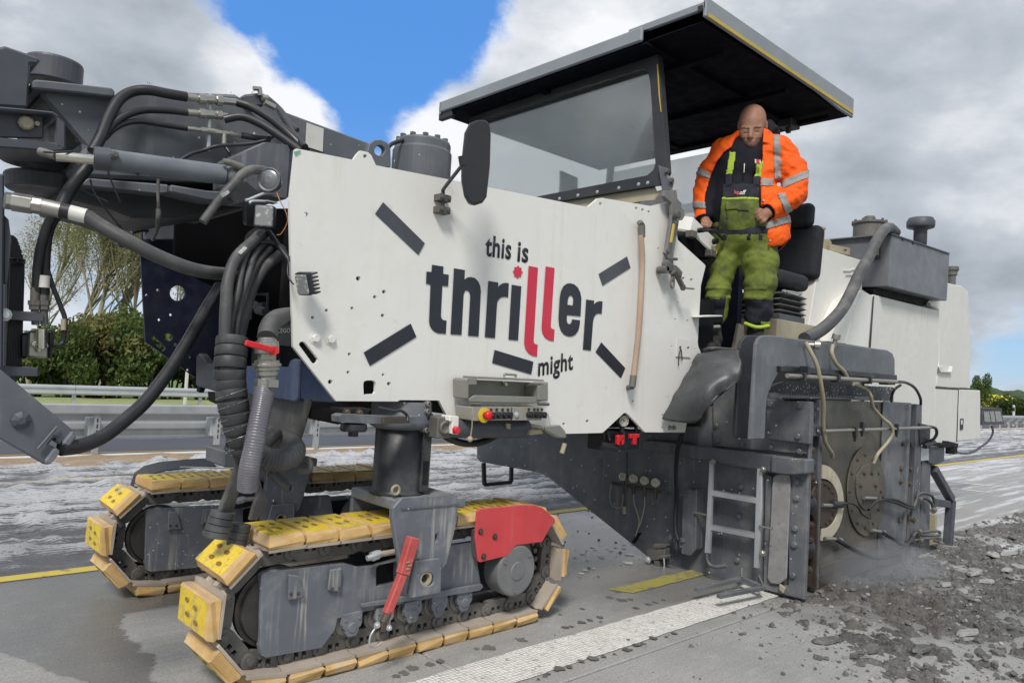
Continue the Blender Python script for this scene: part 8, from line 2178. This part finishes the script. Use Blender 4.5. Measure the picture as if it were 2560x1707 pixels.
Hd.ell(Lp(880, 430, -.13), (.10, .07, .055)); Hd.cone(Lp(900, 410, -.09), Lp(1020, 375, -.06), .042, .020, .03); Hd.cone(Lp(935, 320, -.08), Lp(950, 400, -.07), .026, .034, .03)
Hd.F += cloth_noise(Hd.grid(), .004, 45, 4)
Vh, Qh = Hd.mesh(); skin_mesh('hood', Vh, Qh, [M['lining']], None, jacket)
#print("FOOT", FOOT, Lp(770,110,0), Lp(250,2916,0))
# ------------------------------------------------------------------ milling debris, spots, spray
def smooth(a, b, v):
    t = min(1, max(0, (v-a)/(b-a))); return t*t*(3-2*t)
def rubble_bias(x, y):
    s = x-(3.60+.73*(y-2.0)) if y < 2.0 else x-3.9
    s += .25*noise.noise(V((x*1.3, y*1.3, 2)))
    return smooth(-.35, .75, s)*(1-smooth(1.93+.03*min(4, max(0, x-5))+.12*noise.noise(V((x*.9, 1, 1))), 2.2+.05*min(4, max(0, x-5)), y))
def rubble_h(x, y):
    k = rubble_bias(x, y)
    if k <= 0: return -.03
    big = fbm(x*1.15, y*1.7, 3, 4, .55)
    mid = fbm(x*5.5, y*6.5, 5, 4, .62)
    fine = fbm(x*21, y*21, 9, 3, .6)
    ridge = abs(noise.noise(V((x*3.1, y*4.7, 8))))
    return -.03+k*(.031+.036*big+.034*mid+.022*fine+.040*(.25-ridge))
xs = [2.5+i*.022 for i in range(285)]; x, dx = xs[-1], .022
while x < 45: dx *= 1.035; x += dx; xs.append(x)
ys = [-4+i*.1 for i in range(40)] + [i*.022 for i in range(102)]
ny = len(ys); b = MB()
b.add([(x, y, rubble_h(x, y)) for x in xs for y in ys], [(i*ny+j, (i+1)*ny+j, (i+1)*ny+j+1, i*ny+j+1) for i in range(len(xs)-1) for j in range(ny-1)], True)
kind(b.build('debris', M['rubble']), 'stuff')
rng = random.Random(21)
M['flake'] = mat_simple_ground('pale_flake', (.25, .245, .235), (.36, .35, .33), (.15, .145, .14), 6, 45, .8, .3)
M['flake_dark'] = mat_simple_ground('dark_flake', (.085, .084, .081), (.15, .147, .142), (.24, .235, .225), 6, 45, .6, .4)
def flake(b, p, r, t, rz, tilt, stretch=1.8):
    n = rng.randint(5, 8); M_ = Matrix.Translation(p) @ Matrix.Rotation(rz, 4, 'Z') @ Matrix.Rotation(tilt, 4, 'X') @ Matrix.Rotation(tilt*.6, 4, 'Y')
    lo = []; 
    for i in range(n):
        a = 2*math.pi*(i+rng.uniform(-.25, .25))/n; q = r*rng.uniform(.65, 1.1); lo.append((q*math.cos(a)*stretch, q*math.sin(a)))
    vs = [M_ @ V((x, y, 0)) for x, y in lo]+[M_ @ V((x*.9, y*.88, t*rng.uniform(.8, 1.2))) for x, y in lo]
    b.add(vs, [tuple(range(n))[::-1], tuple(range(n, 2*n))]+[(i, (i+1) % n, n+(i+1) % n, n+i) for i in range(n)])
def rand_spot(ymin=-1.5):
    for _ in range(200):
        x = 3.0+11*rng.random()**1.4; y = rng.uniform(ymin, 2.2)
        if rng.random() < rubble_bias(x, y): return x, y
    return 5, 1
names = ('pale flat slab of broken concrete lying on the milling debris', 'dark flat slab of broken concrete lying on the milling debris')
big = [on('g3', 2, 0, p)[0] for p in ((1430, 820), (1660, 655), (1530, 640), (1800, 610), (1910, 740), (1650, 745), (1950, 460), (1250, 1340), (850, 1330), (1600, 1190), (1290, 1440), (1900, 580), (510, 1255), (1560, 870), (1760, 810))]
for i, p in enumerate(big):
    b = MB(); dk = i in (1, 2, 6, 7, 8, 12); flake(b, V((p.x, p.y, max(.004, rubble_h(p.x, p.y)+.004))), rng.uniform(.030, .055)*(1.0+.08*max(0, p.x-5)), .018, rng.uniform(-.5, .2), rng.gauss(0, .09), rng.uniform(1.8, 3.0))
    o = b.build('concrete_slab', M['flake_dark'] if dk else M['flake'], None, .003); tag(o, names[1] if dk else names[0], 'broken slab', 'broken slabs among the debris')
for mt, nn, r0, r1 in (('flake', 5000, .0025, .014), ('flake_dark', 7500, .003, .020)):
    b = MB()
    for _ in range(nn):
        x, y = rand_spot(); r = r0+(r1-r0)*rng.random()**3
        flake(b, V((x, y, max(.0, rubble_h(x, y))+.001)), r, r*rng.uniform(.5, 1.2), rng.uniform(0, 6.3), rng.gauss(0, .4), rng.uniform(1, 1.7))
    kind(b.build('debris', M[mt]), 'stuff')
# crumbs scattered on the clean lane and in the milled lane
for mt, nn in (('flake_dark', 500), ('flake', 350)):
    b = MB()
    for _ in range(nn):
        x = rng.uniform(1.2, 6); y = rng.uniform(1.0, 2.4) if rng.random() < .7 else rng.uniform(2.9, 4.5)
        if y < 2.4 and rng.random() > smooth(1.5, 4.2, x+.25*(2-y)): continue
        r = .003+.010*rng.random()**3; flake(b, V((x, y, .001)), r, r*.7, rng.uniform(0, 6.3), 0, 1.2)
    kind(b.build('debris', M[mt]), 'stuff')
    b = MB()
    for _ in range(350):
        x = -2+14*rng.random()**1.3; y = rng.uniform(4.6, 8.5); r = .005+.018*rng.random()**4
        flake(b, V((x, y, milled_height(x, y)+.002)), r, r*.5, rng.gauss(0, .4), rng.gauss(0, .2), rng.uniform(1, 2.6))
    kind(b.build('debris', M[mt]), 'stuff')
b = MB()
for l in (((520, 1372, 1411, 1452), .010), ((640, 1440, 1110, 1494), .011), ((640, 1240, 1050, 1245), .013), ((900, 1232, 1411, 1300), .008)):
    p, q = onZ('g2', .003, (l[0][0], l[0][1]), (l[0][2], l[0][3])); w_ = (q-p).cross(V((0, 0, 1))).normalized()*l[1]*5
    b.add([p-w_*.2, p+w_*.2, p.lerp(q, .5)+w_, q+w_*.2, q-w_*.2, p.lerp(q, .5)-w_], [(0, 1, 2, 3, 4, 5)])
kind(b.build('slurry_glint_streaks', M['foam']), 'stuff')  # white sheets: slurry trails with the shine of their water painted in
# damp spots along the crawler's path and the marking
def blot(b, p, rx, ry, z=.006):
    n = 26; ph = rng.uniform(0, 9)
    b.add([V((p.x+rx*math.cos(a)*(1+.75*noise.noise(V((math.cos(a)*1.7+ph, math.sin(a)*1.7, ph)))), p.y+ry*math.sin(a)*(1+.75*noise.noise(V((math.cos(a)*1.7+ph, math.sin(a)*1.7, ph+4)))), z)) for a in [2*math.pi*i/n for i in range(n)]], [tuple(range(n))])
b = MB()
for x, y, r in ((390, 1440, 40), (330, 1475, 35), (270, 1500, 25), (515, 1412, 28), (600, 1387, 30), (858, 1298, 18), (950, 1292, 38), (1185, 1230, 34), (1510, 1142, 24), (1555, 1135, 18), (1630, 1105, 24), (1690, 1088, 20), (1765, 1068, 24), (1470, 1045, 12), (1635, 1005, 16), (2030, 998, 24), (2120, 970, 22), (2175, 958, 20), (2230, 940, 16),
                (1310, 1527, 10), (1380, 1488, 16), (1455, 1450, 34), (1540, 1438, 22), (1625, 1395, 24), (1715, 1375, 36), (1790, 1360, 18), (1870, 1342, 12), (1960, 1310, 28), (2030, 1275, 24), (2080, 1268, 18), (2155, 1225, 24), (2250, 1213, 10), (2310, 1190, 18), (1390, 945, 14), (1840, 920, 26), (1920, 940, 34), (1990, 935, 20), (1900, 880, 18)):
    p = onZ('t1', 0, (x, y))[0]; d = (p-V(CAM)).length; k = d/1706*.3126*1.0
    blot(b, p, r*k*1.05, r*k*1.15, .0062 if 2.05 < p.y < 2.36 else .0016)
kind(b.build('damp_spots', M['stain']), 'stuff')
b = MB()
for x, y, r in ((1634, 600, 22), (1705, 552, 18), (1880, 553, 17), (1940, 560, 17), (1728, 570, 16), (1845, 578, 18), (1978, 605, 30), (1765, 615, 22), (1778, 630, 18), (1582, 628, 16), (1970, 668, 40), (1720, 710, 18), (1660, 722, 22), (1510, 750, 16), (1625, 747, 22), (1905, 594, 12), (2020, 530, 26), (1500, 655, 12), (1670, 645, 14), (1940, 535, 14), (1815, 565, 10), (1540, 640, 10), (1760, 540, 8)):
    p = onZ('t1', 0, (x, y))[0]; d = (p-V(CAM)).length; k = d/1706*.3126
    blot(b, p, r*k*.9, r*k*1.0, .003)
kind(b.build('spray_foam', M['foam']), 'stuff')

# water mist at the foot of the drum housing
mm = bpy.data.materials.new('spray_mist'); mm.use_nodes = True; t = NT(mm.node_tree)
vol = t.n('ShaderNodeVolumePrincipled', {'Color': (.85, .87, .9, 1), 'Density': .9, 'Anisotropy': .2})
t.n('ShaderNodeOutputMaterial', {'Volume': vol.outputs[0]})
for v_, p_, r_ in (('e4', (1120, 1340), (.42, .16, .11)), ('e4', (1260, 1330), (.5, .22, .16)), ('e4', (1400, 1360), (.45, .25, .12))):
    c = onY(v_, 1.86, p_)[0]
    kind(MB().ball((c.x, c.y, max(c.z, .05)), 1.0, 24, 16, r_).build('spray_mist', mm), 'stuff')
